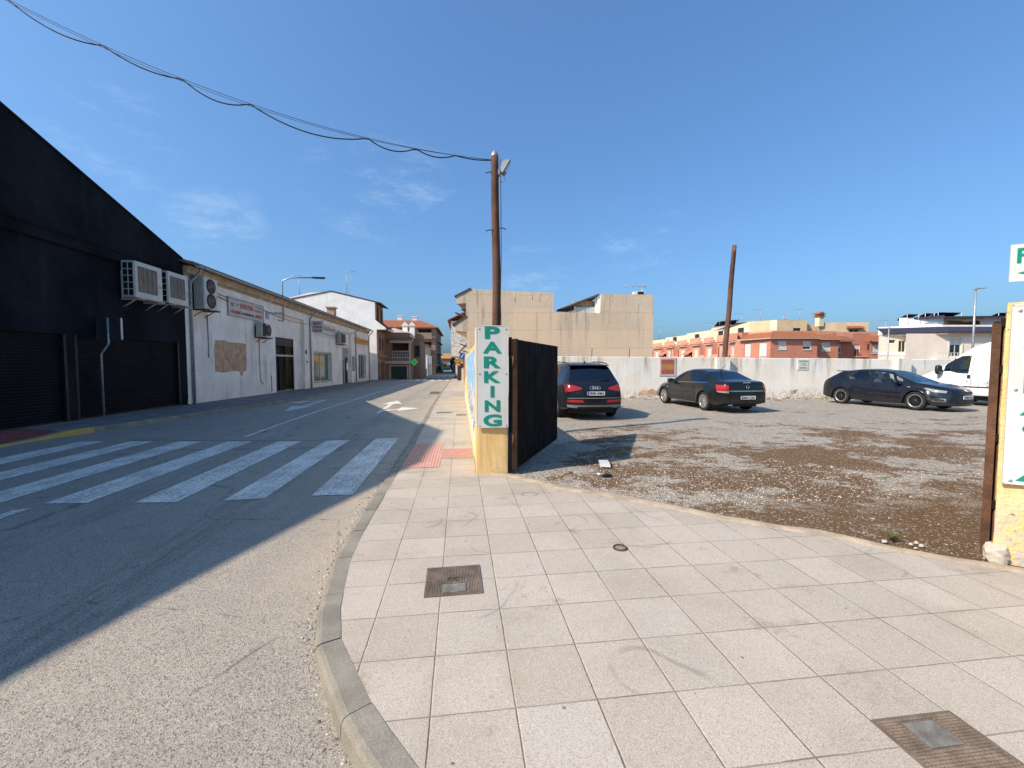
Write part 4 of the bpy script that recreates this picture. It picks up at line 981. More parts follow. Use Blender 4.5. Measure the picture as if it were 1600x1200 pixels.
def yy_(v): return sz1-(v-80)/(768-80)*(sz1-sz0)
cells = [(c, w*.0023, yy_(b), (b-a)/688*(sz1-sz0)) for c, w, a, b in (('P',95,88,170),('A',120,188,267),('R',108,287,366),('K',106,385,465),('I',24,485,563),('N',99,582,660),('G',117,677,760))]
sign_vertical(t, (.232, 6.045, 0), (1, -.02, 0), .465, sz0, sz1, cells)
# wooden pole with floodlight and the cables from across the street
M['pole'] = mk('weathered_pole', (.16,.08,.05), .9, .45, 1.2, .6, 30, .35, 60, streak=1.0, dirt=(.035,.022,.018))
def pole(t, base, top, r0, r1, cap=True):
    b, tp = Vector(base), Vector(top); g = G(); n = 24
    pts = [b.lerp(tp, i/n)+Vector((.02*math.sin(i*.5)*(i/n)*(1-i/n)*2, .012*math.cos(i*.7), 0)) for i in range(n+1)]
    g.tube(pts, [r0+(r1-r0)*i/n+.003*(hn(i*.9, 3)-.5) for i in range(n+1)], 14); obj('shaft', g, M['pole'], t)
    if cap: g = G(); g.lathe([(r1*1.03,-.02),(r1*1.0,.03),(r1*.5,.11),(.0001,.13)], 14, 0, Matrix.Translation(tp)); obj('cap', g, M['alu'], t)
    return pts
PTOP = Vector((.76, 9.1, 6.08))
t = thing('utility_pole', 'brown wooden pole with a floodlight behind the PARKING sign', 'pole', (.80, 9.1, 0))
pole(t, (.83, 9.1, -.3), PTOP, .10, .082)
for z, a in ((5.72, -1), (4.55, 1), (4.5, -1)):
    g = G(); x = .78; g.tube([(x, 9.05, z), (x+a*.14, 9.05, z+.01), (x+a*.22, 9.05, z-.02)], .012, 5); obj('spike', g, M['rust'], t)
g = G(); g.tube([(.87, 9.02, 6.0), (.885, 9.0, 5.0), (.89, 9.0, 4.0), (.87, 8.99, 3.0), (.90, 9.0, 2.0)], .009, 5); obj('cable', g, M['cable'], t)
t = thing('floodlight', 'grey floodlight tilted outward near the top of the wooden pole', 'floodlight', (.9, 9.1, 5.75))
Mx = Matrix.Translation((1.0, 9.05, 5.83)) @ Matrix.Scale(.56, 4) @ Matrix.Rotation(R(-12), 4, 'Z') @ Matrix.Rotation(R(31), 4, 'Y')
g = G()
prof = [(-.02, -.26), (.06, -.25), (.12, -.2), (.19, -.1), (.22, .04), (.19, .16), (.11, .24), (-.02, .27)]
vs = []; 
for s_ in (-.15, .15): vs += [Mx @ Vector((-(x)*.9, s_, z)) for x, z in prof]
n = len(prof); g.add(vs, [tuple(range(n)), tuple(range(2*n-1, n-1, -1))]+[(i, i+1, n+i+1, n+i) for i in range(n-1)], 0)
obj('housing', g, mk('lamp_grey', (.42,.43,.43), .45, .15, 6, .1, metal=.3), t)
g = G(); g.box((.018, -.14, -.28), (.04, .14, .28), M=Mx, bev=.006); obj('front_frame', g, M['black'], t)
g = G(); g.box((.04, -.12, -.25), (.046, .12, .25), M=Mx); obj('lens', g, plain('lamp_glass', (.35,.36,.36), .1, 0, .6), t)
g = G(); g.tube([(.84, 9.08, 5.72), (.93, 9.07, 5.72), (.97, 9.06, 5.68), (1.0, 9.05, 5.74)], .022, 6); g.box((.82, 9.0, 5.67), (.87, 9.16, 5.78)); g.tube([(.87, 9.02, 5.6), (.9, 9.0, 5.5), (.94, 9.02, 5.52), (.97, 9.05, 5.62)], .01, 5); obj('bracket', g, M['alu'], t)

FAR = Vector((-10.9, 8.7, 9.68)); KNOTS = [0, .066, .137, .219, .41, .511, .624, .75, 1.0]; DROP = [0, .03, .10, .14, .20, .17, .10, .15, .2]
def wire(name, label, r, f, n=120, a=PTOP+Vector((-.07, -.02, -.09)), b=FAR):
    g = G(); g.tube([a.lerp(b, i/n)+f(i/n) for i in range(n+1)], r, 6); o = obj(name, g, M['cable']); tag(o, label, 'cable'); return o
sag = lambda s: Vector((0, 0, -.82*4*s*(1-s)))
def loops(s):
    kn = KNOTS
    for a, b in zip(kn, kn[1:]):
        if s <= b: q = (s-a)/(b-a); return Vector((0, 0, -DROP[kn.index(b)]*4*q*(1-q)))
    return Vector((0,0,0))
wire('overhead_cable', 'thick black cable hanging in loops across the sky to the pole', .012, lambda s: sag(s)+loops(s))
wire('messenger_wire', 'thin straight wire above the looping black cable', .005, lambda s: sag(s)+Vector((0,.02,.012)))
wire('messenger_wire', 'second thin wire sagging a little under the straight one', .004, lambda s: sag(s)+Vector((0,-.02,-.05*math.sin(s*math.pi))))

# ------------------------------------------------------------------ rusty gate leaves
M['gate'] = mk('dark_gate', (.011,.008,.007), .75, .6, 2, .3, 40, .25, 80, streak=.4, dirt=(.03,.016,.010), spec=.2); M['gate_f'] = mk('gate_frame', (.045,.022,.013), .85, .5, 4, .4, 50, .35, 80, spec=.2)
def leaf(t, h, e, z0, z1, pitch=.085, fm='gate_f'):
    h, e = Vector((*h, 0)), Vector((*e, 0)); u = (e-h).normalized(); n = u.cross(Vector((0,0,1))); L = (e-h).length
    P = lambda a, d, z: h+u*a+n*d+Vector((0,0,z))
    g = G(); pr = []; a = .05
    while a < L-.05: pr += [(a, 0), (a+pitch*.42, 0), (a+pitch*.5, .022), (a+pitch*.92, .022)]; a += pitch
    vs = []
    for a, d in pr: vs += [P(a, d, z0+.03), P(a, d, z1)]
    g.add(vs, [(2*i, 2*i+1, 2*i+3, 2*i+2) for i in range(len(pr)-1)]); obj('sheet', g, M['gate'], t)
    g = G()
    def bar(a0, a1, za, zb, d0=-.04, d1=.0):
        g.add([P(a0,d0,za),P(a1,d0,za),P(a1,d0,zb),P(a0,d0,zb),P(a0,d1,za),P(a1,d1,za),P(a1,d1,zb),P(a0,d1,zb)], [(0,1,2,3),(7,6,5,4),(1,0,4,5),(2,1,5,6),(3,2,6,7),(0,3,7,4)])
    bar(0, .05, z0, z1+.01, -.05, .03); bar(L-.05, L, z0, z1, -.05, -.002); bar(.05, L-.05, z0, z0+.05, -.05, -.002); bar(.05, L-.05, z1-.05, z1-.004, -.05, -.002); bar(.05, L-.05, 1.0, 1.05, -.05, -.002)
    obj('frame', g, M[fm], t)
t = thing('gate_leaf', 'open black ribbed metal gate hinged beside the PARKING sign', 'gate', (.79, 6.06, 0))
leaf(t, (.80, 6.03), (1.985, 8.38), .05, 1.985)
g = G(); g.box((.715, 6.06, .02), (.755, 6.12, 2.02)); obj('hinge_post', g, M['gate'], t)
for z in (.45, 1.62): g = G(); g.box((.75, 6.06, z), (.80, 6.09, z+.09)); g.tube([(.775, 6.045, z-.03), (.775, 6.045, z+.12)], .018, 8); obj('hinge', g, M['rust'], t)
g = G(); g.box((.757, 6.12, .85), (.775, 6.14, 1.72)); g.box((.757, 6.12, .4), (.772, 6.14, .5)); obj('white_strip', g, M['white_frame'], t)

gq = thing('gate_pillar', 'peeling yellow gate pillar at the right edge of the picture', 'gate pillar', (4.6, 2.85, 0))
def m_peel():
    t = NT('peeling_yellow'); n = t.noise(4, 6, .7); n2 = t.noise(14, 5, .7); g = t.xyz()
    c = t.mix(t.ramp(n, .3, .7), (.72,.50,.20), (.78,.60,.32))
    f = t.math('MAXIMUM', t.math('MULTIPLY', t.ramp(g[2], .15, .62, 1, .05), t.ramp(n, .44, .52)), t.ramp(n, .62, .66))
    c = t.mix(f, c, t.mix(n2, (.42,.34,.27), (.62,.56,.47))); c = t.mix(t.ramp(n2, .62, .68, 0, .7), c, (.10,.07,.045))
    t.col(c); t.set(rough=.9, spec=.2); t.bump(t.math('ADD', n2, n), .03, .6); return t.mat
M['peel'] = m_peel()
U2 = Vector((.81, -.585, 0)); N2 = U2.cross(Vector((0,0,1)))
O2 = Vector((4.385, 2.85, 0))
RY = Vector((.84, .54, 0)); g = G(); Mx = Matrix.Translation(O2) @ Matrix(((U2.x, -N2.x, 0, 0), (U2.y, -N2.y, 0, 0), (0, 0, 1, 0), (0, 0, 0, 1)))
gt = G(); rough_box(gt, (0, 0, -.05), (.62, .45, 2.13), 0, .007, 14); g.add([O2+U2*v.x+RY*v.y+Vector((0,0,v.z)) for v in gt.v], gt.f); obj('post', g, M['peel'], gq)
gt = G(); gt.box((.6, .1, -.4), (9, .3, 2.05), bev=.02); g = G(); g.add([Mx @ v for v in gt.v], gt.f); obj('wall', g, M['peel'], gq)
gt = G(); rough_box(gt, (-.03, -.05, -.05), (.09, .12, .13), 0, .03, 6); g = G(); g.add([O2+U2*v.x+RY*v.y+Vector((0,0,v.z)) for v in gt.v], gt.f); obj('footing', g, mk('white_cement', (.55,.48,.40), .9, .3, 8, .6, 30), gq)
t = thing('pharmacy_sign', 'tall white sign with green FARMACIA letters on the right pillar', 'sign', (4.6, 2.7, 1.4))
cs = []; q0, q1 = .655, 2.10; hh = (q1-q0)*.098
for i, (c, w_) in enumerate(zip('FARMACIA', (.19, .32, .23, .29, .32, .28, .05, .32))): cs.append((c, w_, q1-(q1-q0)*(.022+.1225*i)-hh, hh))
sign_vertical(t, tuple(O2+N2*.026+U2*.02), tuple(U2), .46, q0, q1, cs)
t = thing('direction_sign', 'small white FARMACIA sign with a green arrow above the right pillar', 'sign', (4.7, 2.6, 2.3))
P2 = facade(tuple(O2+N2*.05-U2*.015), tuple(U2))
g = G(); fbox(g, P2, 0, .95, 2.28, 2.57, -.01, 0); obj('board', g, M['sign_g'], t)
g = G(); text_on(g, 'FARMACIA', P2(.035, 2.42, -.01), U2, (0,0,1), .86, .12, 0, .018); g.add([P2(.04, 2.345, -.014), P2(.16, 2.375, -.014), P2(.16, 2.315, -.014)], [(0,2,1)]); fbox(g, P2, .16, .6, 2.33, 2.36, -.014, -.011); obj('lettering', g, M['green_l'], t)
g = G(); fbox(g, P2, .5, .56, .0, 2.5, .0, .05); obj('post', g, M['galv'], t)
t = thing('gate_leaf', 'rusty gate leaf folded open and seen edge on by the right pillar', 'gate', (4.36, 2.98, 0))
leaf(t, (4.44, 2.90), (7.2, 4.55), .06, 1.97)
g = G(); r_ = Vector((.56, -.83, 0)); d_ = Vector((.83, .56, 0)); b0 = Vector((4.345, 2.905, 0))
def post(g, b0, w, dp, z0, z1): g.prism([b0+Vector((0,0,z0)), b0+r_*w+Vector((0,0,z0)), b0+r_*w+d_*dp+Vector((0,0,z0)), b0+d_*dp+Vector((0,0,z0))], (0,0,z1-z0))
post(g, b0, .05, .05, .03, 1.96); obj('stile', g, M['rust'], t)
g = G(); post(g, b0+r_*.062+d_*.05, .022, .04, .02, 1.99); obj('hinge_post', g, M['rust'], t)
g = G()
for z in (.42, .98, 1.55, 1.93): g = G(); post(g, b0+r_*.045+d_*.02, .035, .03, z, z+.07); obj('hinge', g, M['gate'], t)

# ------------------------------------------------------------------ white wall round the lot
def m_lotwall():
    t = NT('lot_wall'); n = t.noise(.7, 5, .6); n2 = t.noise(6, 5, .65); g = t.xyz()
    c = t.mix(t.ramp(n, .3, .7), (.66,.615,.535), (.76,.72,.645)); c = t.mix(t.ramp(t.noise(1.1, 3, .5, off=4), .45, .6, 0, .35), c, (.66,.69,.74))
    s1 = t.noise(1, 5, .7, stretch=(3, 3, .25)); f = t.math('MULTIPLY', t.ramp(s1, .48, .66), t.ramp(g[2], .6, 1.9, .1, .8)); c = t.mix(f, c, (.30,.25,.20))
    c = t.mix(t.math('MULTIPLY', t.ramp(g[2], 0, .55, 1, 0), t.ramp(n2, .4, .6)), c, (.46,.38,.29))
    p = t.noise(1.3, 4, .6, off=7); c = t.mix(t.math('MULTIPLY', t.ramp(p, .62, .65), t.ramp(g[2], .25, .7, 1, 0)), c, (.30,.21,.13))
    c = t.mix(t.ramp(n2, .55, .75, 0, .3), c, (.40,.36,.31)); t.col(c); t.set(rough=.9, spec=.2); t.bump(n2, .03, .4); return t.mat
M['lotwall'] = m_lotwall()
wa, wb = Vector((2.1, 19.75, 0)), Vector((44, 14.4, 0)); uw = (wb-wa).normalized(); nw = uw.cross(Vector((0,0,1)))
lw = thing('lot_wall', 'long weathered white wall closing off the gravel car park', 'wall', (13, 18, 0))
def wz(a): return 2.0 - .008*a
g = G(); n = 90; LL = 42
prof = []
for i in range(n+1):
    a = LL*i/n; z = wz(a)+.012*(hn(a*1.3, 2)-.5); b = wa+uw*a
    prof.append([b+Vector((0,0,-.6)), b+Vector((0,0,.7)), b+Vector((0,0,z-.02)), b-nw*.02+Vector((0,0,z)), b-nw*.18+Vector((0,0,z)), b-nw*.2+Vector((0,0,-.6))])
vs = [v for r in prof for v in r]; g.add(vs, [(i*6+j, (i+1)*6+j, (i+1)*6+j+1, i*6+j+1) for i in range(n) for j in range(5)])
obj('wall', g, M['lotwall'], lw)
PWL = facade(tuple(wa), tuple(uw))
for a in (10.05, 18.6, 30):
    g = G(); fbox(g, PWL, a, a+.62, -.4, wz(a)+.02, -.28, 0); obj('pilaster', g, M['lotwall'], lw)
for a in (1.2, 4.2, 6.0, 8.0):
    g = G(); g.tube([PWL(a, 1.9, .1), PWL(a+.02, 2.36, .1)], .018, 5); obj('iron_rod', g, M['rust'], lw)
for ring in ([(5.45,.12),(5.6,.3),(5.85,.36),(6.1,.28),(6.25,.15),(5.8,.12)], [(7.0,.1),(7.05,.22),(7.25,.38),(7.5,.32),(7.7,.44),(7.95,.3),(8.15,.14),(7.6,.16)]):
    g = G(); g.prism([PWL(a-.6, z, 0) for a, z in ring], tuple(nw*.006)); obj('peeled_patch', g, M['plaster'], lw)
t = thing('flag_board', 'white framed board with red and yellow stripes on the lot wall', 'board', (9.9, 18.5, 1.4))
a0 = 7.43
g = G(); fbox(g, PWL, a0, a0+.78, 1.05, 1.92, -.03, 0); obj('board', g, M['white_trim'], t)
g = G(); fbox(g, PWL, a0+.08, a0+.70, 1.12, 1.33, -.034, -.03); fbox(g, PWL, a0+.08, a0+.70, 1.60, 1.83, -.034, -.03); fbox(g, PWL, a0+.08, a0+.70, 1.33, 1.60, -.034, -.03, 1)
obj('stripes', g, [mk('flag_red', (.36,.09,.085), .7, .15, 5, .05), mk('flag_yellow', (.42,.20,.055), .7, .15, 5, .05)], t)
t = thing('parking_notice', 'small pale PARKING notice fixed high on the lot wall', 'sign', (16.2, 17.8, 1.5))
a0 = 14.03
g = G(); fbox(g, PWL, a0, a0+.52, 1.34, 1.83, -.025, 0); obj('board', g, M['sign_g'], t)
g = G(); text_on(g, 'PARKING', PWL(a0+.05, 1.70, -.025), uw, (0,0,1), .42, .085, 0, .04); dashes(g, PWL, a0+.12, a0+.42, 1.61, 1.65, 0, -.025, 5); dashes(g, PWL, a0+.12, a0+.42, 1.54, 1.58, 0, -.025, 5); dashes(g, PWL, a0+.08, a0+.46, 1.40, 1.47, 0, -.025, 8)
obj('lettering', g, plain('grey_green', (.12,.2,.18), .5), t)
t = thing('utility_pole', 'old leaning wooden pole standing behind the white wall', 'pole', (13.0, 19.1, 0))
pole(t, (12.86, 19.05, -.2), (13.32, 19.0, 7.4), .135, .10, False)
g = G(); g.box((13.17, 18.86, 6.2), (13.24, 18.9, 7.1)); obj('splint', g, M['pole'], t)

# litter by the gate
M['paper'] = mk('grey_paper', (.52,.53,.54), .7, .1, 5, .1)
t = thing('litter_board', 'bent pale sheet of card lying on the gravel near the gate shadow', 'litter', (2.25, 6.35, 0))
g = G(); n = 8
for i in range(n+1):
    q = i/n; z = .008+.05*math.sin(q*2.6); p = Vector((2.18+.10*q, 6.22+.42*q, z*.6)); g.v += [p, p+Vector((.15, -.06, .004))]
for k in range(n): g.f.append([2*k, 2*k+1, 2*k+3, 2*k+2]); g.m.append(0); g.sm.append(True)
obj('sheet', g, M['paper'], t)
def crumple(name, label, x, y, s, m, seed):
    random.seed(seed); bm = bmesh.new(); bmesh.ops.create_icosphere(bm, subdivisions=2, radius=1)
    for v in bm.verts: k = .6+.5*random.random(); v.co = Vector((v.co.x*s*k, v.co.y*s*.7*k, max(0, v.co.z*s*.4*k)+.002))
    g = G(); bm.verts.index_update(); g.add([v.co+Vector((x, y, 0)) for v in bm.verts], [[v.index for v in f.verts] for f in bm.faces]); bm.free()
    o = obj(name, g, m); tag(o, label, 'litter')
crumple('litter_rag', 'crumpled black rag on the gravel below the pale card', 2.10, 5.72, .085, M['black'], 3)
crumple('litter_scrap', 'small dark scrap on the gravel left of the rag', 1.62, 5.98, .05, M['st3'], 4)
crumple('litter_paper', 'pale crumpled paper beside the black rag', 2.03, 5.80, .07, M['paper'], 5)
M['leaf'] = mk('weed_leaf', (.085,.15,.03), .6, .4, 20, .2); M['leaf2'] = mk('weed_leaf_dry', (.18,.17,.05), .7, .4, 20, .2)
def weed(label, x, y, s, n, seed):
    random.seed(seed); t = thing('weed', label, 'weed', (x, y, 0)); g = G(); st = G()
    for i in range(n):
        a = random.uniform(0, 6.28); r = s*random.uniform(.2, 1); h = s*random.uniform(.25, .75); b = Vector((x, y, .0)); tip = b+Vector((r*math.cos(a), r*math.sin(a), h)); st.tube([b, (b+tip)/2+Vector((0,0,.015)), tip], .0022, 4)
        for k in range(4):
            c = b.lerp(tip, .4+.2*k); q = random.uniform(0, 6.28); w = s*random.uniform(.12, .22); d = Vector((math.cos(q), math.sin(q), random.uniform(-.1, .5)))*w; e = Vector((-d.y, d.x, random.uniform(-.3,.3)*w))*.42
            g.add([c, c+d*.5+e, c+d, c+d*.5-e], [(0,1,2,3)], random.choice((0,0,0,1)))
    obj('leaves', g, [M['leaf'], M['leaf2']], t); obj('stem', st, M['leaf2'], t)
weed('small green weed sprouting from the bare earth by the right gate post', 3.98, 3.30, .10, 26, 11)
random.seed(21)
for i in range(7): 
    x, y = WALL([4.6, 6.1, 11.5, 13.4, 15.2, 17.0, 6.9][i]); weed(['low green weed at the foot of the white wall behind the large black car','weed tuft against the wall under the peeled patches','weed left of the middle of the white wall','weed at the wall below the pale notice','weed at the wall just left of the black hatchback','weed at the wall behind the black hatchback','small weed by the wall under the flag board'][i], x-.05, y-.3, .16, 14, 30+i)
random.seed(5)
for i, (x, y, s) in enumerate(((3.86, 3.27, .028), (4.04, 3.19, .022), (4.10, 3.15, .026), (4.0, 3.12, .017), (4.12, 3.21, .024))):
    bm = bmesh.new(); bmesh.ops.create_icosphere(bm, subdivisions=2, radius=1); g = G()
    for v in bm.verts: k = .75+.35*random.random(); v.co = Vector((v.co.x*s*k, v.co.y*s*.8*k, v.co.z*s*.6*k+s*.3))
    bm.verts.index_update(); g.add([v.co+Vector((x, y, -.01)) for v in bm.verts], [[v.index for v in f.verts] for f in bm.faces]); bm.free()
    o = obj('stone', g, M['st2']); tag(o, 'pale fist sized stone lying beside the small green weed', 'stone', 'pale stones around the weed')

# ------------------------------------------------------------------ tan building beyond the wall
def m_tan():
    t = NT('tan_render'); n = t.noise(.35, 5, .6); n2 = t.noise(7, 5, .7); g = t.xyz()
    c = t.mix(t.ramp(n, .3, .7), (.52,.42,.305), (.61,.49,.36)); c = t.mix(t.ramp(t.noise(.9, 4, .6, off=5), .45, .62, 0, .6), c, (.53,.45,.355))
    c = t.mix(t.ramp(n2, .45, .7, 0, .35), c, (.36,.30,.23))
    gx = t.math('FLOOR', t.math('DIVIDE', g[0], 2.7)); gz = t.math('FLOOR', t.math('DIVIDE', t.math('ADD', g[2], t.math('MULTIPLY', n2, .06)), 1.27)); cb = t.n('ShaderNodeCombineXYZ'); t.l(gx, cb.inputs[0]); t.l(gz, cb.inputs[1]); wn = t.n('ShaderNodeTexWhiteNoise', noise_dimensions='2D'); t.l(cb.outputs[0], wn.inputs[0]); c = t.mix(t.math('MULTIPLY', t.ramp(wn.outputs['Value'], .45, .6), .75), c, (.64,.48,.335))
    ln = t.math('ABSOLUTE', t.math('SUBTRACT', t.math('FRACT', t.math('DIVIDE', t.math('ADD', g[2], t.math('MULTIPLY', n, .25)), 1.1)), .5)); c = t.mix(t.math('MULTIPLY', t.ramp(ln, .0, .025, .6, 0), t.ramp(n2, .3, .6)), c, (.26,.21,.16))
    s1 = t.noise(1, 5, .7, stretch=(1.6, 1.6, .12)); c = t.mix(t.math('MULTIPLY', t.ramp(s1, .53, .66), t.ramp(g[2], 2.0, 5.5, .15, .75)), c, (.25,.2,.15)); t.col(c); t.set(rough=.92, spec=.15); t.bump(n2, .03, .5); return t.mat
M['tan'] = m_tan()
tb = thing('tan_building', 'bare sand coloured party wall of a stepped two storey building', 'building', (6, 26, 0))
TP = Vector((.40, 26.15, 0)); TU = Vector((11.57, -1.45, 0)).normalized(); PTB = facade(tuple(TP), tuple(TU)); TN = TU.cross(Vector((0,0,1)))
out = [(0,-1.5),(11.67,-1.5),(11.67,5.92),(8.42,5.97),(8.35,4.78),(5.44,4.88),(5.44,6.03),(.27,6.28),(-.62,5.82),(-.62,5.35),(-.02,5.4),(-.05,4.55),(-.75,4.05),(-.72,3.68),(0,3.62)]
g = G(); g.prism([PTB(a, z, 0) for a, z in out], tuple(-TN*.4)); obj('party_wall', g, M['tan'], tb)
g = G()
for a0, a1, z1 in ((0, 5.44, 5.9), (5.44, 8.4, 4.7), (8.4, 11.67, 5.8)):
    c = [PTB(a0, -1.5, .41), PTB(a1, -1.5, .41), PTB(a1, -1.5, 16), PTB(a0, -1.5, 16)]; g.prism(c, (0,0,z1+1.5-.05))
obj('body', g, M['white_wall'], tb)
g = G(); g.prism([PTB(a, z, .41) for a, z in ((-.72, 3.62),(-.70,4.0),(0,4.5),(0,3.6))], tuple(-TN*14)); g.prism([PTB(a, z, .41) for a, z in ((-.6,5.4),(-.6,5.8),(.25,6.2),(.25,5.4))], tuple(-TN*14)); obj('jetty', g, M['tan'], tb)
g = G(); g.prism([PTB(a, z, -.06) for a, z in ((-.72,5.78),(.26,6.28),(.26,6.36),(-.74,5.86))], tuple(-TN*14.5)); g.prism([PTB(a, z, -.06) for a, z in ((-.86,4.0),(-.02,4.58),(-.02,4.66),(-.9,4.08))], tuple(-TN*14.5)); g.prism([PTB(a, z, 1.0) for a, z in ((5.9,5.08),(8.5,6.05),(8.5,6.17),(5.8,5.14))], tuple(-TN*5)); obj('roof', g, roof_tile('dark_tiles', (.14,.08,.06), .22, 1), tb)
g = G(); fbox(g, PTB, 6.55, 8.4, 4.75, 5.05, 1.3, 1.4); fbox(g, PTB, 8.25, 8.4, 4.75, 5.9, 1.2, 1.3); fbox(g, PTB, 6.9, 7.0, 4.75, 5.35, 1.2, 1.3); pw = obj('penthouse_frame', g, M['white_frame'], tb)
g = G(); fbox(g, PTB, 7.0, 7.6, 4.8, 5.32, 1.22, 1.26); fbox(g, PTB, 7.65, 8.25, 4.8, 5.32, 1.22, 1.26); obj('pane', g, plain('pale_glass', (.36,.4,.4), .15), pw); g = G(); fbox(g, PTB, 6.9, 8.35, 5.3, 5.75, 1.5, 1.6); obj('penthouse_wall', g, M['tan_eave'], tb)
for k in range(7):
    a, z, d = [(-.62,5.3,3),(-.7,4.95,4.2),(-.85,4.9,1.5),(-.8,4.55,3.5),(-1.1,3.05,6),(-1.15,2.6,8),(-.7,3.6,10)][k]
    g = G(); g.prism([PTB(a+.9, z-.32, d), PTB(a+.9, z-.2, d), PTB(a, z+.12, d), PTB(a-.1, z+.12, d), PTB(a-.02, z+.02, d)], tuple(-TN*.1)); obj('rafter', g, M['wood'], tb)
g = G(); fbox(g, PTB, .0, .02, -1.5, 2.2, -.1, 0); fbox(g, PTB, .02, 1.2, 2.35, 2.55, -.06, 0); obj('string_course', g, M['yellow'], tb)
for pts in ([(3.0,6.1),(3.05,5.7),(3.0,5.5)], [(4.1,6.05),(4.12,5.6)], [(4.6,6.0),(4.55,5.75),(4.6,5.5)], [(1.75,6.15),(1.7,5.7),(1.75,5.2)]):
    g = G(); g.tube([PTB(a, z, 0) for a, z in pts], .018, 5); obj('crack', g, M['black'], tb) if False else obj('stain', g, M['tan_eave'], tb)
t = thing('rooftop_unit', 'white and dark cooling unit on the roof of the tan building', 'cooling unit', (11, 25.5, 5.9))
g = G(); fbox(g, PTB, 10.6, 11.25, 5.9, 6.22, .5, 1.0); obj('casing', g, M['white_frame'], t); g = G(); fbox(g, PTB, 10.82, 11.2, 5.93, 6.19, .48, .5); obj('grille', g, M['black'], t)
p_ = PTB(11.2, 5.9, .8); antenna(p_.x, p_.y, p_.z, .75, 'small aerial beside the cooling unit on the tan building', -1, 4)
t = thing('red_awning', 'red sloping shed roof behind the black gate', 'shed roof', (2.6, 21.5, 1.9))
g = G(); g.add([(1.3, 22.6, 2.95), (3.3, 22.2, 2.9), (4.4, 20.6, 2.28), (1.2, 20.9, 2.3), (1.3, 22.6, 2.9), (3.3, 22.2, 2.85), (4.4, 20.6, 2.22), (1.2, 20.9, 2.24)], [(0,1,2,3),(4,5,6,7),(3,2,6,7),(1,2,6,5),(0,1,5,4)]); obj('sheet', g, mk('red_sheet', (.34,.085,.07), .6, .2, 2, .1), t); g = G(); g.box((1.3, 20.95, -.5), (4.3, 22.1, 2.2)); obj('shed_wall', g, M['tan'], t)
# buildings further along the right pavement
t = thing('stone_faced_house', 'white stone faced house overhanging the right pavement', 'house', (.4, 44, 0))
def m_stone():
    t_ = NT('white_stone'); v = t_.voro(2.2, 'DISTANCE_TO_EDGE'); n = t_.noise(3, 4, .6); t_.col(t_.mix(t_.ramp(v, .02, .07), (.36,.31,.25), t_.mix(n, (.56,.53,.47), (.68,.66,.62)))); t_.set(rough=.9); t_.bump(v, .03, .5); return t_.mat
g = G(); g.box((-.95, 44, 2.4), (4, 56, 6.1)); obj('upper_wall', g, m_stone(), t); g = G(); g.box((.42, 43.9, -1.6), (4, 56, 2.4)); obj('lower_wall', g, mk('ochre_render', (.50,.30,.09), .9, .2), t)
g = G(); g.prism([(-1.3, 43.8, 6.1), (-1.3, 43.8, 6.2), (3, 43.8, 8.3), (3, 43.8, 8.2)], (0, 12.5, 0)); obj('roof', g, M['roof_red'], t)
t = thing('blue_sign', 'blue direction plate jutting over the right pavement', 'sign', (.2, 33, 2))
g = G(); g.box((-.02, 33, 1.98), (.36, 33.04, 2.5), bev=.01); obj('plate', g, plain('sign_blue', (.01,.045,.30), .4), t); g = G(); g.add([(.06, 32.995, 2.1), (.1, 32.995, 2.06), (.28, 32.995, 2.4), (.24, 32.995, 2.43)], [(0,1,2,3)]); obj('stripe', g, M['white_frame'], t); g = G(); g.tube([(.36, 33.02, 2.4), (.6, 33.02, 2.4)], .02, 6); g.tube([(.5, 33.03, -.4), (.5, 33.03, 2.5)], .03, 6); obj('post', g, M['galv'], t)
t = thing('striped_awning', 'small awning with a red edge above the blue plate', 'awning', (.3, 36, 3))
g = G(); g.prism([(.6, 36, 3.45), (-.15, 36, 2.6), (-.1, 36, 2.56), (.6, 36, 3.3)], (0, 3, 0)); obj('canvas', g, mk('awning_grey', (.25,.24,.22), .9, .2), t); g = G(); g.prism([(-.15, 35.9, 2.6), (-.1, 35.9, 2.68), (.6, 35.9, 3.45), (.6, 35.9, 3.35)], (0, .1, 0)); obj('edge', g, M['red_l'], t)
t = thing('yellow_awning', 'yellow shop awning far down the right pavement', 'awning', (-.2, 64, 2))
g = G(); g.prism([(.6, 64, 2.9), (-.9, 64, 2.2), (-.9, 64, 1.5), (-.8, 64, 1.45), (.6, 64, 2.0)], (0, 5, 0)); obj('canvas', g, mk('awning_yellow', (.55,.33,.05), .8, .25), t); g = G(); g.box((.4, 63.9, -.6), (.7, 69, 3.5)); obj('wall', g, M['brick_d'], t)
t = thing('white_shop_front', 'pale shop front beyond the yellow awning', 'shop', (-.2, 80, 0))
g = G(); g.box((-.85, 76, -.7), (4, 90, 3.0)); obj('wall', g, M['white_wall'], t); g = G(); g.box((-.87, 77, -.5), (-.85, 80, 1.8)); g.box((-.2, 75.96, -.5), (.6, 76, 1.7)); obj('window', g, M['glass_dark'], t)
t = thing('dark_house', 'grey slate topped house at the far end of the right pavement', 'house', (0, 100, 0))
g = G(); g.box((-2.0, 98, -.8), (6, 110, 4.3)); g.box((-1.2, 99, 4.3), (1, 104, 5.4)); obj('wall', g, mk('slate_grey', (.16,.17,.19), .8, .2), t); g = G(); g.box((-1.9, 97.95, 1.6), (-.4, 98, 3.2)); obj('window', g, M['glass_dark'], t)
t = thing('no_entry_sign', 'small round red and white sign on a post on the right pavement', 'road sign', (-.15, 48, -.35))
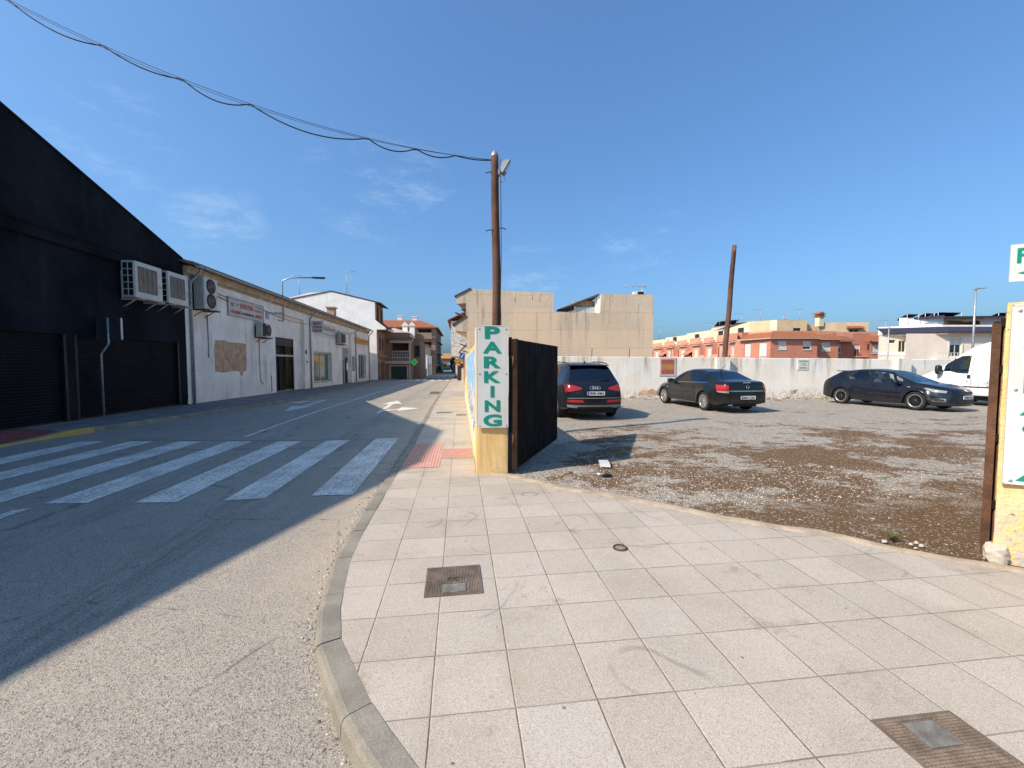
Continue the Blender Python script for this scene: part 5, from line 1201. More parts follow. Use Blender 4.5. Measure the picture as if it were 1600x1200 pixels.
g = G(); g.tube([(-.15, 48, fall(48)), (-.15, 48, 1.75)], .035, 6); obj('post', g, M['black'], t); g = G(); Mx = Matrix.Translation((-.15, 47.93, 1.5)) @ Matrix.Rotation(R(90), 4, 'X'); g.lathe([(.0001,.0),(.28,0),(.28,.03),(.0001,.03)], 20, 0, Mx); g.box((-.33, 47.88, 1.45), (.03, 47.9, 1.55), 1); obj('disc', g, [M['red_l'], M['white_frame']], t)
t = thing('dark_pillar_box', 'dark cabinet standing on the right pavement below the round sign', 'cabinet', (-.1, 50, -.35))
g = G(); g.box((-.35, 50, fall(50)), (.15, 50.4, 1.15), bev=.03); obj('cabinet', g, M['wood'], t); g = G(); g.box((-.38, 49.97, 1.15), (.18, 50.43, 1.2)); obj('lid', g, M['black'], t)
t = thing('white_post', 'white post at the edge of the painted wall', 'post', (.1, 40, 0)); g = G(); g.box((.12, 40, -.4), (.3, 40.2, 1.2), bev=.02); obj('post', g, M['white_frame'], t); g = G(); g.box((.1, 39.98, 1.2), (.32, 40.22, 1.25)); obj('cap', g, M['kerb'], t)
# green skip, hedge and cypress at the end
t = thing('green_skip', 'light green skip at the far end of the street', 'skip', (-4.2, 118, -.6))
g = G(); b0_ = zroad(-4, 118); g.prism([(-5.3, 118, b0_+.3), (-2.9, 118, b0_+.3), (-2.5, 118, b0_+1.35), (-5.7, 118, b0_+1.35)], (0, 2, 0)); obj('bin', g, mk('skip_green', (.16,.42,.20), .6, .15), t); g = G(); g.box((-5.3, 117.97, b0_+.72), (-3.0, 118, b0_+.86)); obj('band', g, plain('band', (.02,.16,.06), .5), t)
def leafy(name, label, cat, x, y, z, rx, h, n, s, col, seed, trunk=.15):
    random.seed(seed); t = thing(name, label, cat, (x, y, z)); g = G()
    for i in range(n):
        q = random.uniform(0, 1); a = random.uniform(0, 6.28); r = rx*math.sin(math.pi*(q*.92+.06))**.7*random.uniform(.25, 1)*(1.05-.45*q)
        c = Vector((x+r*math.cos(a), y+r*math.sin(a), z+h*.08+h*q*.92)); d = Vector((random.gauss(0,1), random.gauss(0,1), random.gauss(0,1))).normalized()*s; e = d.orthogonal().normalized()*s*.5
        g.add([c-d*.5, c+e, c+d*.5, c-e], [(0,1,2,3)], random.choice((0,0,1)))
    obj('crown', g, [mk(name+'_a', col, .8, .3, 4, 0), mk(name+'_b', sc(col, .6), .8, .3, 4, 0)], t); g = G(); g.tube([(x, y, z), (x+.05, y, z+h*.5)], [trunk, trunk*.5], 7); obj('trunk', g, M['wood'], t)
leafy('cypress', 'dark cypress beside the pink house at the end of the street', 'tree', -1.75, 105, fall(105), 1.0, 4.3, 1500, .3, (.035,.05,.018), 3)
leafy('cypress', 'shorter dark shrub next to the tall cypress', 'tree', -.75, 103, fall(103), .7, 2.6, 700, .25, (.04,.055,.02), 4)
leafy('shrub', 'grey green shrub in front of the pink house', 'shrub', -5.3, 126, fall(126), 2.2, 2.4, 800, .4, (.10,.10,.06), 5)
leafy('shrub', 'low shrub left of the green skip', 'shrub', -6.8, 122, fall(122), 1.3, 1.6, 500, .35, (.07,.08,.04), 6)

# ------------------------------------------------------------------ red brick terrace and white villa on the right
CD = (math.sin(.1243), math.cos(.1243)); CR = (CD[1], -CD[0])
def W(px, d, z=0.0):
    """ground point seen at picture column px (1600 wide), d metres ahead of the camera"""
    s = (px-800)/646*d*.9988; return Vector((CD[0]*d+CR[0]*s, CD[1]*d+CR[1]*s, z))
M['red_br'] = m_brick('red_brick', (.50,.195,.135), (.45,.17,.115), (.55,.29,.21)); M['salmon'] = mk('salmon_render', (.66,.32,.22), .9, .12, 1.5, .2)
M['cream'] = mk('cream_wall', (.72,.54,.33), .9, .12, .8, .2, streak=.2, dirt=(.5,.35,.2)); M['cream2'] = mk('cream_light', (.80,.66,.46), .9, .1, .8, .2)
def seg_wall(t, pts, z0, z1, mat, part='wall', ops=None):
    """wall along a line of ground points; ops[i] = openings of segment i"""
    g = G(); Ps = []
    for i, (a, b) in enumerate(zip(pts, pts[1:])):
        L = (b-a).length; P = wall_open(g, (a.x, a.y, 0), b-a, L, z0, z1, (ops or {}).get(i, []), .18); Ps.append((P, L))
    o = obj(part, g, mat, t); return Ps
T1 = thing('brick_terrace', 'red brick houses with orange tiled eaves beyond the white wall', 'terraced house', W(1270, 58))
A = W(1203, 57); Bp = W(1276, 57); Cp = W(1276, 58.2); D_ = W(1309, 58.2)
Ps = seg_wall(T1, [W(1158, 62), A, Bp], -1, 5.05, M['red_br'], 'wall', {0: [(.6, 1.7, 2.5, 4.6), (3.2, 4.5, 2.5, 4.6)], 1: [(1.05, 2.2, 3.55, 4.75), (4.45, 5.6, 3.55, 4.75)]})
L0 = Ps[0][1]
for a, b in ((.6, 1.7), (3.2, 4.5)): window(T1, Ps[0][0], a, b, 2.5, 4.6, .14, .07, blind=.96, mull=0)
window(T1, Ps[1][0], 1.05, 2.2, 3.55, 4.75, .12, .1, blind=.97, mull=0, sill=1); window(T1, Ps[1][0], 4.45, 5.6, 3.55, 4.75, .12, .1, blind=.72, mull=0, sill=1)
E1, E2 = W(1327, 58.6), W(1355, 59.5); E3 = W(1377, 58.5)
Ps2 = seg_wall(T1, [W(1275, 58.2), D_], -1, 5.0, M['red_br'], 'wall', {0: [(.75, 1.95, 3.4, 4.65)]}); window(T1, Ps2[0][0], .75, 1.95, 3.4, 4.65, .12, .1, blind=.97, mull=0, sill=1)
Ps3 = seg_wall(T1, [D_, D_+Vector((.12,.9,0)), W(1330, 59.3)], -1, 4.8, M['red_br'], 'wall', {1: [(.15, 1.2, 3.2, 4.4)]}); window(T1, Ps3[1][0], .15, 1.2, 3.2, 4.4, .12, .1, blind=.5, mull=0, sill=1)
Ps4 = seg_wall(T1, [W(1330, 60), W(1357, 60)], -1, 6.0, M['red_br'], 'wall', {0: [(.3, 1.2, 2.7, 4.4)]}); window(T1, Ps4[0][0], .3, 1.2, 2.7, 4.4, .12, .08, blind=.4, mull=1)
Ps5 = seg_wall(T1, [W(1357, 59.5), W(1357.5, 58.5), W(1379, 58.5)], -1, 4.75, M['red_br'], 'wall', {1: [(.35, 1.5, 3.1, 4.3)]}); window(T1, Ps5[1][0], .35, 1.5, 3.1, 4.3, .12, .1, blind=.95, mull=0, sill=1)
g = G(); P = Ps4[0][0]; fbox(g, P, 0, 2.5, 2.55, 2.7, -.9, 0)
for i in range(3): fbox(g, P, 0, 2.5, 2.85+i*.25, 2.88+i*.25, -.9, -.87)
for i in range(9): fbox(g, P, .02+i*.3, .05+i*.3, 2.7, 3.4, -.9, -.87)
obj('balcony', g, M['salmon'], T1)
def eave(t, pts, z, over, rise, run):
    """tiled skirt roof along pts with white fascia; sits on top of the wall"""
    g = G(); f = G()
    N = []
    for i in range(len(pts)):
        d = ((pts[min(i+1, len(pts)-1)]-pts[max(i-1, 0)])).normalized(); N.append(d.cross(Vector((0,0,1))))
    lo = [p+n*over for p, n in zip(pts, N)]; hi = [p-n*run for p, n in zip(pts, N)]
    for i in range(len(pts)-1):
        a, b, c, d = lo[i]+Vector((0,0,z+.16)), lo[i+1]+Vector((0,0,z+.16)), hi[i+1]+Vector((0,0,z+rise)), hi[i]+Vector((0,0,z+rise)); g.quad(a, b, c, d); e = Vector((0,0,-.07)); g.quad(a+e, b+e, c+e, d+e); g.quad(a, b, b+e, a+e)
        u = Vector((0,0,z)); w = Vector((0,0,z+.09)); f.quad(lo[i]+u, lo[i+1]+u, lo[i+1]+w, lo[i]+w); f.quad(lo[i]+u, lo[i+1]+u, pts[i+1]+u, pts[i]+u)
    for p, q, n in ((lo[0], hi[0], 0), (lo[-1], hi[-1], 0)): g.add([p+Vector((0,0,z+.09)), p+Vector((0,0,z+.16)), q+Vector((0,0,z+rise)), q+Vector((0,0,z+.09))], [(0,1,2,3)])
    obj('eave_tiles', g, M['roof_red'], t); obj('fascia', f, M['white_trim'], t)
eave(T1, [W(1158, 62), A, Bp], 5.05, .55, .95, .9); eave(T1, [W(1276, 58.2), D_+Vector((.1,0,0))], 4.98, .5, .85, .9); eave(T1, [D_, W(1331, 59.0)], 4.75, .45, .85, .9); eave(T1, [W(1356, 58.5), W(1380, 58.5)], 4.75, .5, .85, .9)
g = G(); g.box(tuple(W(1270, 57.6, 2.4)), tuple(W(1286, 56.8, 2.55)+Vector((0,0,.0)))); obj('porch_roof', g, M['roof_red'], T1)
Pp = seg_wall(T1, [W(1156, 63.6), W(1205, 58.2), W(1302, 59.2), W(1302, 60.4), W(1380, 60.6)], 4.5, 6.25, M['salmon'], 'parapet')
# receding row to the left
T2 = thing('salmon_terrace', 'receding row of salmon and brick houses with balconies and awnings', 'terraced house', W(1100, 75))
px = [1158, 1143, 1120, 1100, 1078, 1058, 1038, 1016]; dd = [62, 66.5, 70, 74, 79, 84, 90, 96]
pts = [W(p, d) for p, d in zip(px, dd)]
for i in range(len(pts)-1):
    a, b = pts[i+1], pts[i]; L = (b-a).length; fr = .5
    mid = a.lerp(b, fr); nrm = (b-a).normalized().cross(Vector((0,0,1)))
    q = L*(1-fr)
    Pa = seg_wall(T2, [a, mid], -1, 5.3, M['red_br'], 'brick_bay', {0: [(.3, 1.6, 2.4, 4.4, 1.0)]})
    Pb = seg_wall(T2, [mid+nrm*.9, b+nrm*.9], -1, 5.3, M['salmon'], 'salmon_bay', {0: [(L*(1-fr)*.3, L*(1-fr)*.3+1.15, 2.6, 4.3)]})
    g = G(); g.quad(mid+Vector((0,0,-1)), mid+nrm*.9+Vector((0,0,-1)), mid+nrm*.9+Vector((0,0,5.3)), mid+Vector((0,0,5.3))); g.quad(b+Vector((0,0,-1)), b+nrm*.9+Vector((0,0,-1)), b+nrm*.9+Vector((0,0,5.3)), b+Vector((0,0,5.3))); obj('side_wall', g, M['salmon'], T2)
    window(T2, Pb[0][0], q*.3, q*.3+1.15, 2.6, 4.3, .12, .1, blind=.95, mull=0, frame='white_frame'); window(T2, Pa[0][0], .3, 1.6, 2.4, 4.4, .9, .08)
    g = G(); fbox(g, Pa[0][0], -.1, Pa[0][1]-.02, 2.2, 2.45, -1.2, 0); fbox(g, Pa[0][0], -.1, Pa[0][1]-.02, 2.45, 3.15, -1.2, -1.1); obj('balcony', g, M['salmon'], T2)
    g = G(); fbox(g, Pb[0][0], -.1, Pb[0][1]+.1, 4.85, 5.0, -.35, 0); obj('fascia', g, M['white_trim'], T2)
    g = G(); a_, b_ = mid+nrm*1.3, b+nrm*1.3; g.quad(a_+Vector((0,0,5.0)), b_+Vector((0,0,5.0)), b+Vector((0,0,5.6)), mid+Vector((0,0,5.6))); obj('eave_tiles', g, M['roof_red'], T2)
    if i in (3, 5):
        g = G(); P = Pa[0][0]; vs = [P(.1, 4.3, 0), P(Pa[0][1], 4.3, 0), P(Pa[0][1], 3.5, -1.6), P(.1, 3.5, -1.6)]; g.add(vs, [(0,1,2,3)]); g.add([v+Vector((0,0,-.05)) for v in vs], [(0,1,2,3)]); g.add([vs[3], vs[2], vs[2]+Vector((0,0,-.25)), vs[3]+Vector((0,0,-.25))], [(0,1,2,3)]); obj('awning', g, mk('awning_stripe', (.48,.20,.13), .9, .3, 9, 0), T2)
    Pz = seg_wall(T2, [a+nrm*.1, mid+nrm*.1, b+nrm*.6], 5.3, 6.2+.15*(i % 2), M['salmon'], 'parapet')
g = G(); a, b = pts[0], pts[0]+Vector((1.6, 3.5, 0)); obj('corner_wall', (g.box(tuple(W(1158, 62, -1)), tuple(W(1160, 66, 6.3))), g)[1], M['red_br'], T2)
# cream storey set back above
T3 = thing('cream_block', 'cream upper storeys set back behind the brick terrace', 'building', W(1230, 64))
cp = [W(1014, 104), W(1040, 96), W(1072, 87), W(1110, 78), W(1142, 71), W(1169, 66), W(1201, 64.5), W(1212, 63.8), W(1259, 64), W(1259, 66), W(1283, 66)]
for i, (a, b) in enumerate(zip(cp, cp[1:])):
    L = (b-a).length; z1 = 8.35 if i >= 5 else [7.3, 7.6, 7.9, 8.2, 8.4][i]
    if i == 9: z1 = 7.9
    ops = [(L*.35, L*.35+min(1.8, L*.4), 6.5, 7.5)] if i in (1, 2, 3, 4) else ([(2.6, 3.8, 5.9, 7.1)] if i == 7 else [])
    Pc = seg_wall(T3, [a, b], 4.5, z1, M['cream2'] if i in (0, 1, 2, 3, 4, 6) else M['cream'], 'wall', {0: ops})
    for o in ops: window(T3, Pc[0][0], *o[:4], .15, .08, blind=0, frame='wood')
cq = [W(1281, 64.5), W(1355, 64), W(1354.5, 68)]
Pc = seg_wall(T3, cq, 4.5, 8.0, M['cream'], 'wall', {0: [(4.1, 5.6, 5.9, 7.0)]}); window(T3, Pc[0][0], 4.1, 5.6, 5.9, 7.0, .15, .08)
g = G(); P = Pc[0][0]; g.add([P(3.7, 7.1, -.6), P(6.0, 7.1, -.6), P(6.0, 7.45, .0), P(3.7, 7.45, 0)], [(0,1,2,3)]); fbox(g, P, 3.7, 6.0, 7.03, 7.1, -.6, 0); obj('dormer_roof', g, M['roof_red'], T3)
g = G(); c = W(1281, 64.2); g.box((c.x-.35, c.y, 7.4), (c.x+.45, c.y+.8, 8.9)); obj('chimney_stack', g, M['cream2'], T3); g = G(); g.box((c.x-.55, c.y-.15, 8.9), (c.x+.65, c.y+1, 9.05)); g.box((c.x-.35, c.y, 9.05), (c.x+.45, c.y+.8, 9.25)); g.prism([(c.x-.6, c.y-.1, 9.25), (c.x+.7, c.y-.1, 9.25), (c.x+.05, c.y-.1, 9.65)], (0, 1.1, 0)); obj('chimney_cap', g, M['roof_red'], T3)
g = G()
for p in (cp[4:9],):
    for a, b in zip(p, p[1:]): g.prism([a+Vector((0,0,8.3)), b+Vector((0,0,8.3)), b+Vector((0,6,8.3)), a+Vector((0,6,8.3))], (0,0,.04))
obj('roof', g, M['cream'], T3)
t = thing('solar_array', 'tilted dark solar panels on the cream roof behind the leaning pole', 'solar panel', W(1135, 72, 8.4))
c0, c1 = W(1120, 73), W(1153, 68.5)
g = G(); e = Vector((.35, 1.6, 0)); vs = [c0+Vector((0,0,9.0)), c1+Vector((0,0,8.9)), c1+e+Vector((0,0,8.35)), c0+e+Vector((0,0,8.3))]; g.add(vs+[v+Vector((0,0,-.06)) for v in vs], [(0,1,2,3),(4,5,6,7),(0,1,5,4),(0,3,7,4),(1,2,6,5)]); obj('panel', g, plain('solar_cells', (.012,.016,.035), .15, 0, .7), t); g = G()
for q in (.1, .5, .9): v = c0.lerp(c1, q); g.tube([v+Vector((0,0,8.3)), v+Vector((0,0,9.2))], .04, 5)
obj('stand', g, M['alu'], t)
for pxx, d, z, h, lb in ((1030, 97, 7.3, 2.9, 'aerial on the cream roofs next to the tan building'), (1037, 95, 7.5, 1.2, 'low aerial near the tan building'), (1157, 70, 8.3, 1.8, 'slim aerial right of the leaning pole'), (1186, 65.5, 8.3, 1.9, 'aerial with a wide comb above the cream storey'), (1247, 65, 8.3, 1.9, 'aerial above the dark cream window'), (1275, 65.5, 7.9, 1.7, 'aerial just left of the cream chimney'), (1110, 80, 8.2, 1.3, 'short aerial left of the solar panels'), (1381, 62, 6.0, 2.2, 'thin mast between the terrace and the white villa')):
    p = W(pxx, d, z); antenna(p.x, p.y, p.z, h, lb, -1, 5)
t = thing('vent_pipe', 'short grey vent pipe on the cream roof', 'vent', W(1223, 64.6, 8.3)); p = W(1223, 64.6, 8.3); g = G(); g.tube([p, p+Vector((0,0,.75))], .1, 8); obj('pipe', g, M['galv'], t); g = G(); g.lathe([(.14,.75),(.16,.8),(.05,.9),(.0001,.9)], 8, 0, Matrix.Translation(p)); obj('cowl', g, M['galv'], t)
for pxx, d, z, lb in ((1065, 84, 5.0, 'round white dish on the salmon houses nearer the tan building'), (1079, 80, 5.0, 'round white dish above the middle awning'), (1036, 96, 7.0, 'white dish on the cream roof by the tan building')):
    p = W(pxx, d, z); t = thing('satellite_dish', lb, 'satellite dish', p); g = G(); Mx = Matrix.Translation(p+Vector((0,-1.2,.3))) @ Matrix.Rotation(R(75), 4, 'X'); g.lathe([(.0001,0),(.2,.03),(.4,.11)], 14, 0, Mx); obj('dish', g, M['white_frame'], t); g = G(); g.tube([p+Vector((0,-1.1,.3)), p+Vector((0,0,-.1))], .03, 5); obj('arm', g, M['alu'], t)

T4 = thing('white_villa', 'white villa with dark blue tiled eaves and solar panels', 'house', W(1470, 45))
M['navy'] = roof_tile('navy_tiles', (.05,.052,.085), .25, 0); M['villa'] = mk('villa_white', (.82,.71,.59), .9, .08, .6, .15, streak=.15, dirt=(.5,.42,.34))
va, vb, vc, vd = W(1371, 47), W(1414, 46), W(1414.5, 45), W(1640, 46)
seg = [W(1371, 48.5), W(1372, 46.5), W(1413, 46.2)]
Pv = seg_wall(T4, seg, -1, 4.75, M['villa'], 'wall', {1: [(.9, 1.7, 3.9, 4.3), (2.0, 2.75, 2.9, 4.2)]}); window(T4, Pv[1][0], 2.0, 2.75, 2.9, 4.2, .12, .06); window(T4, Pv[1][0], .9, 1.7, 3.9, 4.3, .12, .05, mull=0)
g = G(); fbox(g, Pv[1][0], 0, 2.9, 2.55, 2.85, -.05, 0); fbox(g, Pv[1][0], 0, 2.9, 1.6, 2.1, -.04, 0, 0); obj('band', g, M['white_sun'], T4)
Pw = seg_wall(T4, [W(1413.5, 46.2), W(1414, 44.6), W(1650, 44.6)], -1, 4.85, M['villa'], 'wall', {1: [(4.75, 6.0, 2.4, 4.35)]}); window(T4, Pw[1][0], 4.75, 6.0, 2.4, 4.35, .14, .07, 'glass_dark', .35, 1)
P = Pw[1][0]; LW = Pw[1][1]
g = G(); pr = [(4.6, 2.3), (4.6, 4.1), (4.8, 4.4), (5.3, 4.52), (5.8, 4.45), (6.1, 4.15), (6.2, 2.3)]; g.tube([P(a, z, -.01) for a, z in pr], .05, 6); obj('window_surround', g, M['white_frame'], T4)
g = G(); fbox(g, P, 2.8, LW, 2.05, 2.18, -.5, 0)
for i in range(10): fbox(g, P, 3+i*.35, 3.04+i*.35, 2.18, 2.75, -.5, -.46)
fbox(g, P, 2.9, 6.4, 2.75, 2.8, -.5, -.46); obj('balcony', g, M['white_frame'], T4)
def skirt(pts, z, over, run, rise):
    g = G(); f = G(); N = []
    for i in range(len(pts)): d = (pts[min(i+1, len(pts)-1)]-pts[max(i-1, 0)]).normalized(); N.append(d.cross(Vector((0,0,1))))
    lo = [p+n*over for p, n in zip(pts, N)]; hi = [p-n*run for p, n in zip(pts, N)]; V = lambda z: Vector((0,0,z))
    for i in range(len(pts)-1):
        g.quad(lo[i]+V(z+.12), lo[i+1]+V(z+.12), hi[i+1]+V(z+rise), hi[i]+V(z+rise)); g.quad(lo[i]+V(z+.12), lo[i+1]+V(z+.12), lo[i+1]+V(z), lo[i]+V(z)); f.quad(lo[i]+V(z-.002), lo[i+1]+V(z-.002), pts[i+1]+V(z-.002), pts[i]+V(z-.002)); f.quad(lo[i]+V(z-.13)-N[i]*.1, lo[i+1]+V(z-.13)-N[i+1]*.1, lo[i+1]+V(z)-N[i+1]*.1, lo[i]+V(z)-N[i]*.1)
    obj('eave_tiles', g, M['navy'], T4); obj('soffit', f, M['tan'], T4)
skirt([W(1371, 47), W(1413, 46.3), W(1470, 44.7), W(1650, 44.7)], 4.9, .7, .5, .75)
seg_wall(T4, [W(1370, 48), W(1414, 46.8), W(1470, 45.3), W(1650, 45.4)], 4.9, 5.85, M['white_sun'], 'parapet')
Pu = seg_wall(T4, [W(1402, 49.5), W(1471, 47.5), W(1478, 50), W(1527, 50), W(1528, 48), W(1650, 48)], 5.0, 7.05, M['white_sun'], 'upper_wall', {0: [(2.2, 3.4, 6.2, 6.4)]})
g = G()
rp = [W(1399, 50), W(1472, 46.8), W(1650, 47)]; N_ = Vector((.1, .99, 0))
for a, b in zip(rp, rp[1:]): V = lambda z: Vector((0,0,z)); g.quad(a+V(6.95), b+V(7.1 if a is rp[0] else 7.05), W(1474 if a is rp[0] else 1650, 52)+V(7.6), W(1400 if a is rp[0] else 1474, 54)+V(7.5)); g.quad(a+V(6.95), b+V(7.1), b+V(6.9), a+V(6.75))
obj('roof', g, M['navy'], T4)
g = G(); a, b = W(1474, 47.2), W(1532, 47.2); n = 12; top = []; 
for i in range(n+1): p = a.lerp(b, i/n); g.v += [p+Vector((0,0,6.95)), p+Vector((0,-.1,6.55-.25*hn(i*.8, 4)))]
for k in range(n): g.f.append([2*k, 2*k+1, 2*k+3, 2*k+2]); g.m.append(0); g.sm.append(True)
obj('canopy', g, mk('straw_canvas', (.52,.38,.22), .9, .3, 5, .3), T4)
g = G(); fbox(g, Pu[2][0], 0, 3.6, 5.0, 6.9, -.02, .0); obj('terrace_wall', g, M['salmon'], T4)
for p0, p1, z, lb in ((1414, 1432, 7.15, 'tilted solar panel at the left end of the villa roof'), (1442, 1456, 7.25, 'solar panel second from the left on the villa roof'), (1462, 1498, 7.35, 'long row of solar panels in the middle of the villa roof'), (1556, 1590, 7.3, 'solar panels at the right end of the villa roof')):
    a, b = W(p0, 48.8), W(p1, 48.3); t = thing('solar_array', lb, 'solar panel', a+Vector((0,0,z)), 0, 'solar panels on the villa roof'); g = G(); e = Vector((.35, 1.3, 0)); V = lambda q: Vector((0,0,q)); vs = [a+V(z+.30), b+V(z+.2), b+e+V(z-.15), a+e+V(z-.1)]; g.add(vs+[v+V(-.06) for v in vs], [(0,1,2,3),(4,5,6,7),(0,1,5,4),(0,3,7,4),(1,2,6,5)]); obj('panel', g, plain('cells', (.012,.016,.03), .15, 0, .7), t); g = G(); g.tube([a+V(z-.5), a+V(z+.28)], .03, 5); obj('stand', g, M['white_frame'], t); g = G(); g.tube([b+V(z-.5), b+V(z+.18)], .03, 5); obj('stand', g, M['white_frame'], t)
t = thing('street_lamp', 'slim grey street lamp rising behind the white van', 'street lamp', W(1518.5, 34)); b = W(1518.5, 34)
g = G(); g.tube([b+Vector((0,0,-.5)), b+Vector((0,0,4)), b+Vector((0,0,7.55))], [.1, .08, .06], 10); obj('post', g, M['galv'], t); g = G(); r = Vector((CR[0], CR[1], 0)); p = b+Vector((0,0,7.7)); g.prism([p-r*.12+Vector((0,-.15,-.05)), p+r*.72+Vector((0,-.15,.03)), p+r*.74+Vector((0,-.15,.08)), p-r*.12+Vector((0,-.15,.05))], (0,.3,0)); g.tube([b+Vector((0,0,7.5)), b+Vector((0,0,7.66))], .05, 8); obj('lamp_head', g, M['alu'], t)
t = thing('thin_mast', 'thin grey rod standing at the wall before the villa', 'post', W(1386.5, 21)); b = W(1386.5, 21); g = G(); g.tube([b, b+Vector((0,0,3.45))], .03, 6); obj('rod', g, M['galv'], t); g = G(); g.lathe([(.05,3.4),(.06,3.47),(.0001,3.5)], 8, 0, Matrix.Translation(b)); obj('cap', g, M['galv'], t)
# ------------------------------------------------------------------ cars
def car_paint(name, c, rough=.22, dust=.25):
    t = NT(name); n = t.noise(2.5, 5, .65); g = t.xyz()
    low = t.ramp(g[2], .15, .75, 1, .15); f = t.math('MULTIPLY', t.math('MULTIPLY', low, t.ramp(n, .35, .65, .35, 1)), dust)
    t.col(t.mix(f, c, (.26,.22,.18))); t.set(rough=t.math('ADD', rough, t.math('MULTIPLY', f, .9)), spec=.35, coat=t.math('SUBTRACT', .32, t.math('MULTIPLY', f, .5)), coatr=.06); return t.mat
M['tyre'] = mk('tyre', (.022,.021,.02), .85, .3, 8, .2, 60, .2, 100); M['rim'] = plain('alloy', (.46,.45,.43), .3, .8, .5, var=.12); M['rim_d'] = plain('dark_alloy', (.03,.03,.032), .35, .5)
M['trim'] = mk('black_plastic', (.02,.02,.021), .6, .2, 8, .1); M['chrome'] = plain('chrome', (.62,.62,.62), .18, 1.0); M['inner'] = mk('car_interior', (.025,.025,.027), .85, .3, 8, .1); M['seat'] = mk('seat_cloth', (.16,.155,.145), .9, .2, 8, .1)
M['lamp_r'] = plain('red_lens', (.38,.012,.012), .12, 0, .6, .5); M['lamp_w'] = plain('clear_lens', (.26,.27,.27), .1, .1, .7, .6, var=.3); M['plate'] = plain('number_plate', (.68,.68,.65), .4); M['blue'] = plain('plate_blue', (.02,.07,.40), .4); M['ink'] = plain('plate_ink', (.01,.01,.012), .5)
M['tint'] = glass('tinted_pane', (.10,.12,.15), .06); M['clear'] = glass('clear_pane', (.82,.90,.84), .03); M['screen'] = glass('screen_pane', (.72,.82,.76), .06)
M['seam'] = plain('door_gap', (.003,.003,.003), .8)
M['skid'] = mk('grey_plastic', (.22,.22,.215), .5, .15, 8, .1)

